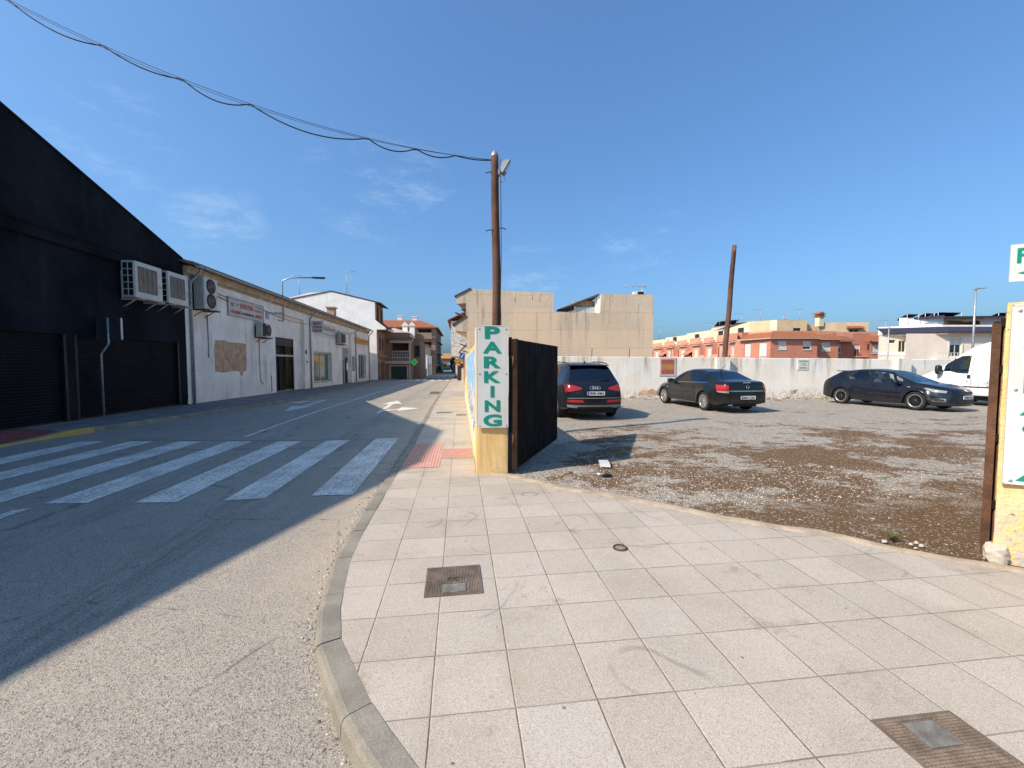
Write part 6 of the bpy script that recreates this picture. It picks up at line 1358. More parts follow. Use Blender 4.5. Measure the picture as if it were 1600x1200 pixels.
class Car:
    def __init__(s, sp, name, label, loc, heading, paint, group=None, label_cat='car'):
        s.sp = sp; s.L = sp['L']; s.t = thing(name, label, label_cat, loc, heading, group); s.paint = paint; s.build()
    def X(s, x): return s.L/2 - x
    def build(s):
        sp, L = s.sp, s.L; xf, xr, Rw = sp['wheels']; Ra = Rw*1.13; zb = sp['zb']; s.Rw = Rw
        xs = set(x for x, _ in sp['top']) | set(sp.get('extra', ())) | set(v for r in sp['side']+sp.get('pillar', [])+[sp['screen'], sp['rear']] for v in r)
        for xc in (xf, xr):
            xs |= {xc+k*Ra for k in (-1.25, -1.02, -.86, -.5, 0, .5, .86, 1.02, 1.25)}
        xs = sorted(x for x in xs if 0 <= x <= L); out = [xs[0]]
        keep = set(v for r in sp['side']+sp.get('pillar', [])+[sp['screen'], sp['rear']] for v in r) | {0, L}
        for x in xs[1:]:
            if x-out[-1] < .035:
                if x in keep and out[-1] not in keep: out[-1] = x
                elif x in keep: out.append(x)
                continue
            out.append(x)
        xs = out; rows = []
        for x in xs:
            zt, zl, w, wb, wt = lin(sp['top'], x), lin(sp['belt'], x), lin(sp['w'], x), lin(sp['wb'], x), lin(sp['wt'], x)
            zl = min(zl, zt-.015); ha = -1
            for xc in (xf, xr):
                d = abs(x-xc)
                if d < Ra*1.03: ha = Rw+math.sqrt(max(0, Ra*Ra-d*d))
            b = lin(sp['bot'], x) if 'bot' in sp else zb
            z1 = max(b, ha); z2 = max(b+.09, ha+.03); z3 = max(b+(zl-b)*.55, ha+.07); z4 = max(zl-.08, z3+.02)
            gt = zl+(zt-zl)*.85
            if 'gcap' in sp: gt = min(gt, sp['gcap'])
            q6 = (gt-zl)/max(.02, zt-zl)
            y6 = wb+(wt-wb)*min(1, q6*sp.get('tumble', 1.0))
            fl = .025 if ha > 0 else 0
            P = [(w-.14+fl, z1+.015), (w-.012+fl, z1), (w+fl, z2), (w+fl*.6, z3), (wb+.035, z4), (wb, zl), (y6, gt), (wt-.02, zl+(zt-zl)*.96), (wt*.55, zt), (0, zt+.012)]
            rr = []
            for y, z in P:
                k = y/w; xx = x
                ff = max(0, 1-x/1.0)**1.5; fr = max(0, 1-(L-x)/.9)**1.5
                xx -= sp['bulge'][0]*ff*(1-k*k); xx += sp['bulge'][1]*fr*(1-k*k)
                rr.append(Vector((s.X(xx), y, z)))
            rows.append(rr)
        bm = bmesh.new(); cl = bm.edges.layers.float.new('crease_edge')
        Vv = [[[bm.verts.new((p.x, sg*p.y, p.z)) if j < 9 or sg > 0 else None for j, p in enumerate(r)] for sg in (1, -1)] for r in rows]
        for r in Vv: r[1][9] = r[0][9]
        inr = lambda x, rs: any(a <= x <= b for a, b in rs)
        for i in range(len(xs)-1):
            m = (xs[i]+xs[i+1])/2
            for sd in (0, 1):
                for j in range(9):
                    a, b, c, d = Vv[i][sd][j], Vv[i+1][sd][j], Vv[i+1][sd][j+1], Vv[i][sd][j+1]
                    try: f = bm.faces.new((a, b, c, d) if sd else (d, c, b, a))
                    except ValueError: continue
                    if j == 5 and inr(m, sp['side']): f.material_index = 1
                    elif j == 5 and inr(m, sp.get('pillar', [])): f.material_index = 4
                    elif j >= 7 and inr(m, [sp['screen']]): f.material_index = 2
                    elif j >= 7 and inr(m, [sp['rear']]): f.material_index = 3
        for e, bz in ((0, -1), (len(xs)-1, 1)):
            for sd in (0, 1):
                r = Vv[e][sd]; top = [r[k] for k in range(4, 10)]; w4 = abs(r[4].co.y); prev = top
                if sd == 0: cent = {}
                for j in (3, 2, 1):
                    cur = [r[j]]; wj = abs(r[j].co.y)
                    for k in range(1, 6):
                        if k == 5 and sd == 1: cur.append(cent[j]); continue
                        y = top[k].co.y/w4*wj; kk = abs(y)/wj; bl = sp['bulge'][0 if e == 0 else 1]
                        lv = {3: .03, 2: .05, 1: .0}[j]*(1 if e == 0 else .8)
                        x0 = r[j].co.x; x = x0 + (bl if e == 0 else -bl)*(1-kk*kk) + (lv if e == 0 else -lv)*(1-kk**4)
                        v = bm.verts.new((x, y, r[j].co.z)); cur.append(v)
                        if k == 5: cent[j] = v
                    for k in range(5):
                        q = (prev[k], prev[k+1], cur[k+1], cur[k])
                        try: bm.faces.new(q)
                        except ValueError: pass
                    prev = cur
        bm.normal_update(); bmesh.ops.recalc_face_normals(bm, faces=bm.faces[:])
        for e in bm.edges:
            ms = {f.material_index for f in e.link_faces}
            if len(ms) > 1: e[cl] = .75
        me = bpy.data.meshes.new('b'); bm.to_mesh(me); bm.free()
        for k in range(5): me.materials.append(M['trim'])
        o = bpy.data.objects.new('b', me); C.objects.link(o); md = o.modifiers.new('s', 'SUBSURF'); md.levels = md.render_levels = 2
        dg = bpy.context.evaluated_depsgraph_get(); ev = bpy.data.meshes.new_from_object(o.evaluated_get(dg)); bpy.data.objects.remove(o)
        V = [v.co.copy() for v in ev.vertices]; F = [list(p.vertices) for p in ev.polygons]; MI = [p.material_index for p in ev.polygons]
        s.bvh = BVHTree.FromPolygons(V, F)
        mats = {0: s.paint, 1: sp['glass'], 2: sp['glass_f'], 3: sp['glass_r'], 4: s.paint}; names = {0: 'body', 1: 'side_window', 2: 'windscreen', 3: 'rear_window', 4: 'pillar_trim'}
        for mi in range(5):
            fs = [f for f, m in zip(F, MI) if m == mi]
            if not fs: continue
            par = list(range(len(V)))
            def fd(a):
                while par[a] != a: par[a] = par[par[a]]; a = par[a]
                return a
            for f in fs:
                for q in f[1:]: par[fd(q)] = fd(f[0])
            isl = {}
            for f in fs: isl.setdefault(fd(f[0]) if mi else 0, []).append(f)
            for g_ in isl.values():
                ids = sorted({v for f in g_ for v in f}); mp = {v: k for k, v in enumerate(ids)}; g = G(); g.add([V[v] for v in ids], [[mp[v] for v in f] for f in g_], 0, True); ob = obj(names[mi], g, mats[mi], s.t, True)
                if mi == 0: s.body = ob
        # wheels, arches, floor
        w = max(b for a, b in sp['w']); s.w = w
        g = G(); g.box((-L/2+.25, -w+.26, .19), (L/2-.3, w-.26, .42))
        g.box((s.X(xf)+.45, -w+.3, .42), (s.X(xf)-.35, w-.3, lin(sp['belt'], xf)-.12)); g.box((s.X(L-.3), -w+.3, .42), (s.X(xr-.5), w-.3, sp.get('shelf', .8)))
        for xc in (xf, xr):
            for sg in (1, -1):
                pts = [(Ra*1.01*math.cos(q), Rw+Ra*1.01*math.sin(q)) for q in rng(R(-20), R(200), 14)]; a, b = sg*(w-.02), sg*(w-.34)
                vs = [(s.X(xc)+p, a, z) for p, z in pts]+[(s.X(xc)+p, b, z) for p, z in pts]; n = len(pts); g.add(vs, [(i, i+1, n+i+1, n+i) for i in range(n-1)]+[tuple(range(n, 2*n))])
        obj('underbody', g, M['trim'], s.t, True)
        for xc in (xf, xr):
            for sg in (1, -1): s.wheel(s.X(xc), sg*(w-.015), Rw, sg, sp.get('spokes', 10), sp.get('rimstyle', 'silver'))
        if sp.get('seats'):
            g = G()
            for sg in (1, -1):
                Mx = Matrix.Translation((s.X(sp['seats'][0]), sg*.36, .5)) @ Matrix.Rotation(R(-16), 4, 'Y'); g.box((-.07, -.23, .0), (.07, .23, .58), M=Mx, bev=.05); g.box((-.06, -.13, .62), (.05, .13, .82), M=Mx, bev=.05); g.box((-.05, -.25, -.12), (.5, .25, .05), M=Matrix.Translation((s.X(sp['seats'][0]), sg*.36, .45)), bev=.05)
            Mx = Matrix.Translation((s.X(sp['seats'][1]), 0, .5)) @ Matrix.Rotation(R(-20), 4, 'Y'); g.box((-.08, -.6, 0), (.08, .6, .5), M=Mx, bev=.05)
            for yy in (-.4, .4): g.box((-.05, yy-.12, .5), (.05, yy+.12, .66), M=Mx, bev=.04)
            obj('seats', g, M['seat'], s.t, True); g = G(); g.box((s.X(sp['dash']+.5), -.62, .6), (s.X(sp['dash']), .62, lin(sp['belt'], sp['dash'])-.01), bev=.06)
            c = Vector((s.X(sp['dash']+.62), .36, .86)); g.tube([c+Vector((.06*math.sin(q)*0+.08*math.cos(q)*.4, .18*math.sin(q), .18*math.cos(q)*.9)) for q in rng(0, 6.283, 16)], .016, 6); obj('dashboard', g, M['inner'], s.t, True)
    def wheel(s, x, y, r, sg, n, style):
        Mx = Matrix.Translation((x, y, r)) @ Matrix.Rotation(R(-90*sg), 4, 'X'); rr = r*(.71 if style != 'van' else .58)
        g = G(); g.lathe([(rr, -.2), (r*.93, -.205), (r, -.18), (r, -.03), (r*.985, -.012), (r*.93, -.002), (rr+.01, -.004), (rr, -.014)], 36, 0, Mx); tb = obj('wheel', g, M['tyre'], s.t, True)
        g = G(); g.lathe([(rr+.003, -.006), (rr-.018, .0), (rr-.03, -.02), (rr-.035, -.12)], 36, 1 if style == 'lip' else 0, Mx)
        g.lathe([(.0001, -.09), (rr-.03, -.09)], 24, 2, Mx); g.lathe([(.0001, -.02), (.05, -.022), (.06, -.05)], 16, 0, Mx)
        for k in range(n):
            q = 2*math.pi*k/n; Mr = Mx @ Matrix.Rotation(q, 4, 'Z'); wd = .022 if n >= 9 else .04
            g.add([Mr @ Vector(p) for p in ((.04,-wd*.7,-.03),(rr-.025,-wd*.5,-.012),(rr-.025,wd*.5,-.012),(.04,wd*.7,-.03),(.04,-wd*1.1,-.07),(rr-.025,-wd,-.06),(rr-.025,wd,-.06),(.04,wd*1.1,-.07))], [(0,1,2,3),(0,4,5,1),(3,2,6,7)], 0)
        obj('rim', g, {'silver': [M['rim'], M['rim'], M['ink']], 'lip': [M['rim_d'], M['rim'], M['ink']], 'van': [M['rim'], M['rim'], M['ink']]}[style], tb, True)
    def proj(s, name, poly, d, mat, off=.006, parent=None, g=None, step=.05, label=None, link=True):
        """lay the outline poly (u, z) on the body along horizontal direction d; u runs to the right as seen looking along d"""
        d = Vector(d).normalized(); u = d.cross(Vector((0,0,1))); up = Vector((0,0,1)); bm = bmesh.new()
        bm.faces.new([bm.verts.new((a, b, 0)) for a, b in poly])
        xs = [p[0] for p in poly]; zs = [p[1] for p in poly]
        for ax, lo, hi in ((0, min(xs), max(xs)), (1, min(zs), max(zs))):
            q = lo+step
            while q < hi-.004:
                nr = (1,0,0) if ax == 0 else (0,1,0); bmesh.ops.bisect_plane(bm, geom=bm.verts[:]+bm.edges[:]+bm.faces[:], plane_co=(q,q,0), plane_no=nr); q += step
        bmesh.ops.triangulate(bm, faces=[f for f in bm.faces if len(f.verts) > 4]); bm.verts.index_update(); V = []; ok = []
        for v in bm.verts:
            o_ = u*v.co.x+up*v.co.y-d*6; h = s.bvh.ray_cast(o_, d); ok.append(h[0] is not None)
            V.append(h[0]-d*off if h[0] is not None else Vector((0,0,0)))
        fs = [[v.index for v in f.verts] for f in bm.faces if all(ok[v.index] for v in f.verts) and max(abs((V[a.index]-V[b.index]).dot(d)) for a in f.verts for b in f.verts) < .3]
        bm.free(); gg = g or G(); gg.add(V, fs, 0, True)
        if link and fs: return obj(name, gg, mat, parent or s.t, True, label)
    def line(s, name, pts, d, mat, w=.012, off=.003, parent=None):
        g = G()
        for (a, b), (c, e) in zip(pts, pts[1:]):
            v = Vector((c-a, e-b)).normalized()*w/2; n = Vector((-v.y, v.x)); s.proj('', [(a+n.x, b+n.y), (c+n.x, e+n.y), (c-n.x, e-n.y), (a-n.x, b-n.y)], d, mat, off, g=g, link=False, step=.08)
        return obj(name, g, mat, parent or s.body, True)
    def hit(s, u, z, d):
        d = Vector(d).normalized(); h = s.bvh.ray_cast(d.cross(Vector((0,0,1)))*u+Vector((0,0,z))-d*6, d); return h[0]
    def plate(s, d, u, z, txt, w=.52, h=.11, out=.012):
        d = Vector(d).normalized(); uu = d.cross(Vector((0,0,1))); p = s.hit(u, z, d)-d*out; up = Vector((0,0,1)); P = lambda a, b, c=0: p+uu*a+up*b+d*c
        g = G(); vs = [P(-w/2,-h/2),P(w/2,-h/2),P(w/2,h/2),P(-w/2,h/2)]; g.add(vs+[v+d*.02 for v in vs], [(0,1,2,3),(0,4,5,1),(1,5,6,2),(2,6,7,3),(3,7,4,0)]); pl = obj('number_plate', g, M['plate'], s.t, True)
        g = G(); g.quad(P(-w/2,-h/2,-.002),P(-w/2+.045,-h/2,-.002),P(-w/2+.045,h/2,-.002),P(-w/2,h/2,-.002)); obj('blue_band', g, M['blue'], pl, True)
        g = G(); text_on(g, txt, P(-w/2+.06, -h*.33), uu, up, w-.09, h*.66, 0, .04, .003); obj('characters', g, M['ink'], pl, True)
    def mirror(s, x, y, z, mat, size=(.1, .2, .14)):
        sg = 1 if y > 0 else -1; g = G(); bm = bmesh.new(); bmesh.ops.create_cube(bm, size=1); bmesh.ops.subdivide_edges(bm, edges=bm.edges[:], cuts=2, use_grid_fill=True)
        for v in bm.verts:
            c = v.co*2; k = 1/max(1e-6, (abs(c.x)**3.5+abs(c.y)**3.5+abs(c.z)**3.5)**(1/3.5)); c = c*k; v.co = Vector((s.X(x)+c.x*size[0]*(1.0-.2*c.y*sg), y+c.y*size[1]/1.6, z+c.z*size[2]/1.7))
        bm.verts.index_update(); g.add([v.co.copy() for v in bm.verts], [[v.index for v in f.verts] for f in bm.faces], 0, True); bm.free(); g.tube([(s.X(x), y-sg*.06, z-.03), (s.X(x)+.02, y-sg*.22, z-.06)], .03, 6)
        m = obj('mirror', g, mat, s.t, True); g = G(); g.box((s.X(x)-size[0]*.96, y-size[1]*.45, z-size[2]*.4), (s.X(x)-size[0]*.86, y+size[1]*.45, z+size[2]*.4)); obj('mirror_glass', g, M['glass_dark'], m, True)
REAR, FRONT, LEFT, RIGHT = (1,0,0), (-1,0,0), (0,-1,0), (0,1,0)      # looking directions: at the tail, the nose, the left and the right flank
# u for REAR view: u = d x z = (0,-1,0): image right = car's right (-y)

# --- tall black SUV seen from behind
P_suv = car_paint('suv_black', (.006,.008,.013), .25, .04)
suv = dict(L=4.63, zb=.24, wheels=(.9, 3.71, .36), bulge=(.22, .10), shelf=.95,
  top=[(0,.70),(.06,.82),(.4,.97),(1.2,1.10),(2.02,1.60),(2.5,1.685),(3.2,1.695),(3.85,1.655),(4.08,1.605),(4.47,1.13),(4.56,1.06),(4.63,.98)],
  belt=[(0,.66),(.4,.88),(1.2,1.02),(4.1,1.10),(4.47,1.10),(4.63,.93)],
  w=[(0,.74),(.25,.88),(.7,.94),(3.9,.94),(4.4,.90),(4.63,.82)], wb=[(0,.62),(.3,.80),(1.2,.87),(3.6,.88),(4.2,.85),(4.63,.76)], wt=[(0,.5),(.4,.66),(1.2,.72),(2.0,.61),(2.6,.63),(3.6,.63),(4.08,.60),(4.47,.74),(4.63,.70)],
  bot=[(0,.3),(.4,.24),(4.2,.26),(4.63,.36)], side=[(1.4,2.4),(2.5,3.3),(3.36,3.9)], pillar=[(2.4,2.5),(3.3,3.36)], screen=(1.2,2.02), rear=(4.08,4.47), glass=M['tint'], glass_f=M['tint'], glass_r=M['tint'], spokes=10)
c = Car(suv, 'parked_suv', 'tall black SUV seen from behind next to the open black gate', (3.86, 13.92, -.02), R(90), P_suv)
for sg in (1, -1):
    c.proj('tail_lamp', [(sg*.835,1.05),(sg*.60,1.02),(sg*.38,.95),(sg*.42,.90),(sg*.62,.86),(sg*.835,.83)], REAR, M['lamp_r'], .012)
    c.proj('reflector', [(sg*.34,.53),(sg*.36,.60),(sg*.80,.61),(sg*.82,.54)], REAR, M['lamp_r'], .008)
    g = G(); pts = [(c.X(x), sg*.60, z) for x, z in ((2.1,1.60),(2.2,1.66),(2.8,1.705),(3.5,1.695),(3.9,1.66),(4.02,1.62))]; g.tube(pts, .018, 6); obj('roof_rail', g, M['trim'], c.t, True)
    c.mirror(1.55, sg*1.02, 1.12, P_suv)
c.proj('lower_bumper', [(-.80,.40),(-.82,.47),(-.4,.45),(.4,.45),(.82,.47),(.80,.40),(.5,.36),(-.5,.36)], REAR, M['skid'], .008)
c.proj('tailgate_trim', [(-.80,.645),(-.80,.665),(.80,.665),(.80,.645)], REAR, M['skid'], .006)
c.line('tailgate_gap', [(-.72,1.02),(-.70,.66),(.70,.66),(.72,1.02)], REAR, M['seam'])
c.plate(REAR, .02, .79, '7078 WBN')
g = G()
for k in range(4): p = c.hit(-.105+.07*k, .955, REAR); g.tube([p+Vector((-.012, .05*math.cos(q), .05*math.sin(q))) for q in rng(0, 6.283, 14)], .008, 5)
obj('badge', g, M['chrome'], c.t, True)
p = c.hit(-.52, .80, REAR); g = G(); text_on(g, 'Q5', p+Vector((-.01,.05,-.02)), (0,-1,0), (0,0,1), .1, .045, 0, .02); obj('lettering', g, M['chrome'], c.t, True)
g = G(); p = c.hit(-.55, .36, REAR); Mx = Matrix.Translation(p+Vector((.12, 0, -.02))) @ Matrix.Rotation(R(-90), 4, 'Y'); g.lathe([(.05,0),(.05,.15),(.042,.15),(.042,.02)], 16, 0, Mx); obj('exhaust', g, M['chrome'], c.t, True)
g = G(); g.box((c.X(4.22), -.60, 1.585), (c.X(4.0), .60, 1.61), bev=.012); obj('spoiler', g, P_suv, c.t, True)
g = G(); g.prism([(c.X(3.75),0,1.66),(c.X(3.55),0,1.67),(c.X(3.72),0,1.74)], (0,.02,0)); obj('antenna', g, M['trim'], c.t, True)
g = G(); a, b = c.hit(.02,1.14,REAR), c.hit(.50,1.16,REAR); g.tube([a+Vector((-.02,0,0)), b+Vector((-.02,0,0))], .012, 5); g.box(tuple(a+Vector((-.03,-.04,-.03))), tuple(a+Vector((.02,.04,.02)))); obj('wiper', g, M['trim'], c.t, True)
c.line('door_gap', [(2.315-1.35,.35),(2.315-1.3,1.0)], LEFT, M['seam']); c.line('door_gap', [(2.315-2.45,.32),(2.315-2.45,1.05)], LEFT, M['seam']); c.line('door_gap', [(2.315-3.3,.75),(2.315-3.4,1.06)], LEFT, M['seam'])

# --- black fastback saloon seen from behind on its left
P_sal = car_paint('saloon_black', (.006,.0075,.007), .22, .07)
sal = dict(L=4.61, zb=.2, wheels=(.95, 3.65, .325), bulge=(.20, .13), shelf=.8,
  top=[(0,.60),(.07,.70),(.5,.83),(1.2,.96),(1.98,1.38),(2.5,1.455),(3.0,1.44),(3.45,1.36),(4.10,1.09),(4.2,1.07),(4.52,1.05),(4.60,1.00)],
  belt=[(0,.57),(.4,.74),(1.2,.90),(3.9,.98),(4.2,1.03),(4.52,.99),(4.6,.94)],
  w=[(0,.70),(.25,.83),(.7,.89),(3.9,.895),(4.35,.86),(4.60,.79)], wb=[(0,.58),(.3,.74),(1.2,.80),(3.4,.81),(4.2,.77),(4.6,.72)], wt=[(0,.46),(.4,.62),(1.2,.68),(1.98,.56),(2.6,.58),(3.3,.56),(4.1,.66),(4.6,.66)],
  bot=[(0,.26),(.4,.2),(4.2,.22),(4.6,.32)], side=[(1.42,2.33),(2.40,3.18),(3.23,3.72)], pillar=[(2.33,2.40),(3.18,3.23)], screen=(1.2,1.98), rear=(3.45,4.10), glass=M['tint'], glass_f=M['clear'], glass_r=M['tint'], spokes=12, extra=(1.35,))
c = Car(sal, 'parked_saloon', 'black fastback saloon seen from its left rear corner by the flag board', (9.33, 14.96, -.01), R(91.5), P_sal)
H2 = 4.61/2
for sg in (1, -1):
    d = Vector((1, -sg*.75, 0)); uo = [q for q in (0,)]
    dn = d.normalized(); uv = dn.cross(Vector((0,0,1))); ctr = Vector((-2.18, sg*.74, 0)).dot(uv)
    c.proj('tail_lamp', [(ctr-.21,.93),(ctr+.19,.93),(ctr+.20,.74),(ctr-.18,.73)], d, M['lamp_r'], .008, step=.04)
    c.proj('indicator_lamp', [(ctr-.18,.725),(ctr+.20,.735),(ctr+.2,.665),(ctr-.13,.68)], d, M['lamp_w'], .008, step=.04)
    c.mirror(1.55, sg*.93, .98, P_sal, (.09, .2, .14))
c.proj('chrome_bar', [(-.62,.715),(-.62,.755),(.62,.755),(.62,.715)], REAR, M['chrome'], .012)
c.proj('boot_panel', [(-.60,.765),(-.64,.98),(.64,.98),(.60,.765)], REAR, P_sal, .006)
c.line('boot_gap', [(-.66,.99),(-.60,.60),(.60,.60),(.66,.99)], REAR, M['seam'])
c.line('bumper_gap', [(-.75,.64),(.75,.64)], REAR, M['seam']); c.line('bumper_lip', [(-.72,.38),(.72,.38)], REAR, M['trim'], .05)
c.plate(REAR, .02, .52, '8654 CXD'); c.proj('brake_lamp', [(-.14,1.0),(-.14,1.02),(.14,1.02),(.14,1.0)], REAR, M['lamp_w'], .012)
g = G(); p = c.hit(0, .87, REAR)+Vector((-.012,0,0)); g.tube([p+Vector((0,.055*math.cos(q),.055*math.sin(q))) for q in rng(0, 6.283, 18)], .008, 5); g.add([p+Vector((0,a,b)) for a, b in ((.085,-.02),(-.01,.012),(.0,.002),(-.085,.02),(.01,-.012),(0,-.002))], [(0,1,2),(3,4,5)]); obj('badge', g, M['chrome'], c.t, True)
g = G(); p = c.hit(-.45, .3, REAR); 
for yy in (.5,): Mx = Matrix.Translation((c.X(4.5), yy, .27)) @ Matrix.Rotation(R(-90), 4, 'Y'); g.lathe([(.035,0),(.035,.14),(.03,.14),(.03,.02)], 12, 0, Mx)
obj('exhaust', g, M['chrome'], c.t, True)
for d, sg in ((LEFT, -1), (RIGHT, 1)):
    q = lambda x: (x-H2)*(1 if d == LEFT else -1)        # station x to u on that flank
    q = (lambda x, d=d: -(H2-x)*(-1 if d == LEFT else 1)*-1 if False else (H2-x)*(-1 if d == LEFT else 1))
    c.line('window_strip', [(q(1.3),.915),(q(2.3),.945),(q(3.75),.985)], d, M['chrome'], .022, .006)
    for pts in ([(1.28,.9),(1.3,.55),(1.4,.3)], [(2.36,.95),(2.36,.30)], [(3.28,.97),(3.3,.72),(3.2,.5),(3.1,.3)], [(1.35,.27),(3.15,.27)]): c.line('door_gap', [(q(x), z) for x, z in pts], d, M['seam'], .011)
    c.line('side_moulding', [(q(1.4),.56),(q(3.12),.60)], d, M['trim'], .035, .008); c.line('sill_trim', [(q(1.35),.25),(q(3.2),.25)], d, M['skid'], .02, .008)
    for x in (2.12, 2.98):
        g = G(); u = Vector(d).cross(Vector((0,0,1))); p = c.hit(q(x), .80, d); g.tube([p-u*.09-Vector(d)*.0, p-u*.07-Vector(d)*.03, p+u*.07-Vector(d)*.03, p+u*.09], .014, 6); obj('door_handle', g, P_sal, c.t, True)
    c.proj('side_repeater', [(q(1.2),.70),(q(1.2),.73),(q(1.27),.73),(q(1.27),.70)], d, M['lamp_w'], .008)
g = G(); g.tube([(c.X(3.3), 0, 1.40), (c.X(3.62), 0, 1.60)], .008, 5); obj('antenna', g, M['trim'], c.t, True)

# --- black three door hatchback seen from its right front
P_hat = car_paint('hatch_black', (.006,.007,.012), .22, .06)
hat = dict(L=4.36, zb=.19, wheels=(.88, 3.52, .325), bulge=(.17, .12), shelf=.72, seats=(2.35, 3.2), dash=1.05,
  top=[(0,.66),(.05,.76),(.3,.86),(.6,.925),(1.0,.985),(1.88,1.385),(2.4,1.455),(3.0,1.445),(3.7,1.36),(4.16,1.05),(4.28,1.0),(4.36,.90)],
  belt=[(0,.60),(.3,.76),(1.0,.90),(2.4,.955),(3.42,1.06),(4.1,1.07),(4.36,.86)],
  w=[(0,.70),(.25,.84),(.65,.91),(3.7,.915),(4.1,.88),(4.36,.78)], wb=[(0,.58),(.3,.76),(1.0,.82),(3.2,.83),(4.1,.78),(4.36,.70)], wt=[(0,.50),(.4,.66),(1.0,.70),(1.88,.57),(2.5,.59),(3.7,.56),(4.16,.66),(4.36,.62)],
  bot=[(0,.2),(.4,.17),(4.0,.2),(4.36,.3)], side=[(1.32,2.42),(2.52,3.42)], pillar=[(2.42,2.52)], screen=(1.0,1.88), rear=(3.7,4.16), glass=M['clear'], glass_f=M['screen'], glass_r=M['clear'], spokes=14, rimstyle='lip', extra=(1.2,))
HH = 4.36/2
c = Car(hat, 'parked_hatchback', 'black three door hatchback facing right beside the white van', (16.61, 14.10, -.01), R(-79.8), P_hat); c.t.scale = (.945, .945, .985)
def hatch_bits(c, P_hat, txt):
    for sg in (1, -1):
        d = Vector((-1, -sg*.8, 0)); dn = d.normalized(); uv = dn.cross(Vector((0,0,1))); ctr = Vector((1.86, sg*.72, 0)).dot(uv)
        s2 = -1 if Vector((0, sg, 0)).dot(uv) > 0 else 1
        c.proj('headlight', [(ctr+.22*s2,.72),(ctr-.02*s2,.755),(ctr-.24*s2,.81),(ctr-.30*s2,.79),(ctr-.14*s2,.675),(ctr+.18*s2,.645)], d, M['lamp_w'], .010, step=.04)
        c.proj('fog_lamp_frame', [(ctr+.15*s2,.45),(ctr-.24*s2,.47),(ctr-.29*s2,.43),(ctr-.14*s2,.34),(ctr+.15*s2,.335)], d, M['chrome'], .008, step=.04)
        c.proj('fog_lamp', [(ctr+.12*s2,.435),(ctr-.21*s2,.45),(ctr-.24*s2,.43),(ctr-.12*s2,.36),(ctr+.12*s2,.355)], d, M['trim'], .014, step=.04)
        c.mirror(1.45, sg*.98, .98, P_hat, (.09, .2, .15))
    c.proj('grille', [(-.42,.70),(-.36,.60),(.36,.60),(.42,.70)], FRONT, M['trim'], .008); c.proj('lower_grille', [(-.50,.44),(-.40,.28),(.40,.28),(.50,.44)], FRONT, M['trim'], .008); c.line('front_lip', [(-.62,.22),(.62,.22)], FRONT, M['trim'], .04)
    c.proj('badge', [(.08*math.cos(q), .735+.032*math.sin(q)) for q in rng(0, 6.0, 14)], FRONT, M['chrome'], .014)
    c.plate(FRONT, 0, .50, txt, out=.02); c.line('bonnet_gap', [(-.62,.745),(.62,.745)], FRONT, M['seam'])
    for d in (RIGHT, LEFT):
        q = lambda x, d=d: (HH-x)*(-1 if d == LEFT else 1)
        for pts in ([(1.18,.9),(1.2,.5),(1.3,.28)], [(2.48,1.0),(2.5,.6),(2.42,.28)], [(1.3,.26),(2.42,.26)], [(.95,.93),(.60,.80)]): c.line('door_gap', [(q(x), z) for x, z in pts], d, M['seam'], .011)
        c.line('side_moulding', [(q(1.28),.50),(q(2.46),.53)], d, M['trim'], .03, .008); c.line('sill_trim', [(q(1.3),.20),(q(3.1),.20)], d, M['trim'], .05, .008)
        g = G(); u = Vector(d).cross(Vector((0,0,1))); p = c.hit(q(2.25), .82, d); g.tube([p-u*.1, p-u*.08-Vector(d)*.03, p+u*.08-Vector(d)*.03, p+u*.1], .014, 6); obj('door_handle', g, P_hat, c.t, True)
        c.proj('side_repeater', [(q(1.06),.80),(q(1.06),.83),(q(1.15),.84),(q(1.15),.81)], d, M['lamp_w'], .008)
        s3 = 1 if d == LEFT else -1
        c.proj('tail_lamp', [(s3*.70,1.22),(s3*.60,1.22),(s3*.58,.98),(s3*.74,.95)], REAR, M['lamp_r'], .008)
    g = G(); g.box((c.X(3.98), -.54, 1.345), (c.X(3.62), .54, 1.375), bev=.014); obj('spoiler', g, P_hat, c.t, True)
hatch_bits(c, P_hat, '4086 FVK')
# far parked car, same build in grey green
M['teal'] = car_paint('grey_green', (.10,.17,.17), .3, .2)
hat2 = dict(hat); hat2['rimstyle'] = 'silver'
c2 = Car(hat2, 'parked_car', 'grey green car parked nose on at the far end of the street', (-5.3, 106, zroad(-5.3, 106)), R(-90), M['teal']); hatch_bits(c2, M['teal'], '2351 DKL')

# --- white high roofed van
P_van = car_paint('van_white', (.74,.74,.73), .3, .10)
van = dict(L=5.5, zb=.38, wheels=(1.0, 4.3, .35), bulge=(.25, .02), shelf=.9, gcap=1.93, tumble=1.0, rimstyle='van', spokes=6, seats=(2.25, 3.2), dash=1.2,
  top=[(0,.85),(.08,1.02),(.6,1.24),(.98,1.40),(1.75,2.10),(2.05,2.34),(2.5,2.50),(3.2,2.58),(5.0,2.60),(5.42,2.56),(5.5,2.5)],
  belt=[(0,.80),(.6,1.10),(1.2,1.30),(1.7,1.34),(1.75,1.22),(5.5,1.24)], w=[(0,.74),(.3,.90),(.8,.98),(5.0,.99),(5.5,.96)], wb=[(0,.66),(.4,.84),(1.0,.91),(2.2,.94),(5.5,.93)], wt=[(0,.55),(.5,.74),(1.0,.80),(1.75,.72),(2.2,.76),(3.2,.78),(5.5,.78)],
  bot=[(0,.34),(5.5,.40)], side=[(1.25,2.12)], pillar=[], screen=(.98,1.75), rear=(5.48,5.49), glass=M['clear'], glass_f=M['screen'], glass_r=M['tint'], extra=(1.12, 1.5, 2.3, 2.8, 3.6, 4.9))
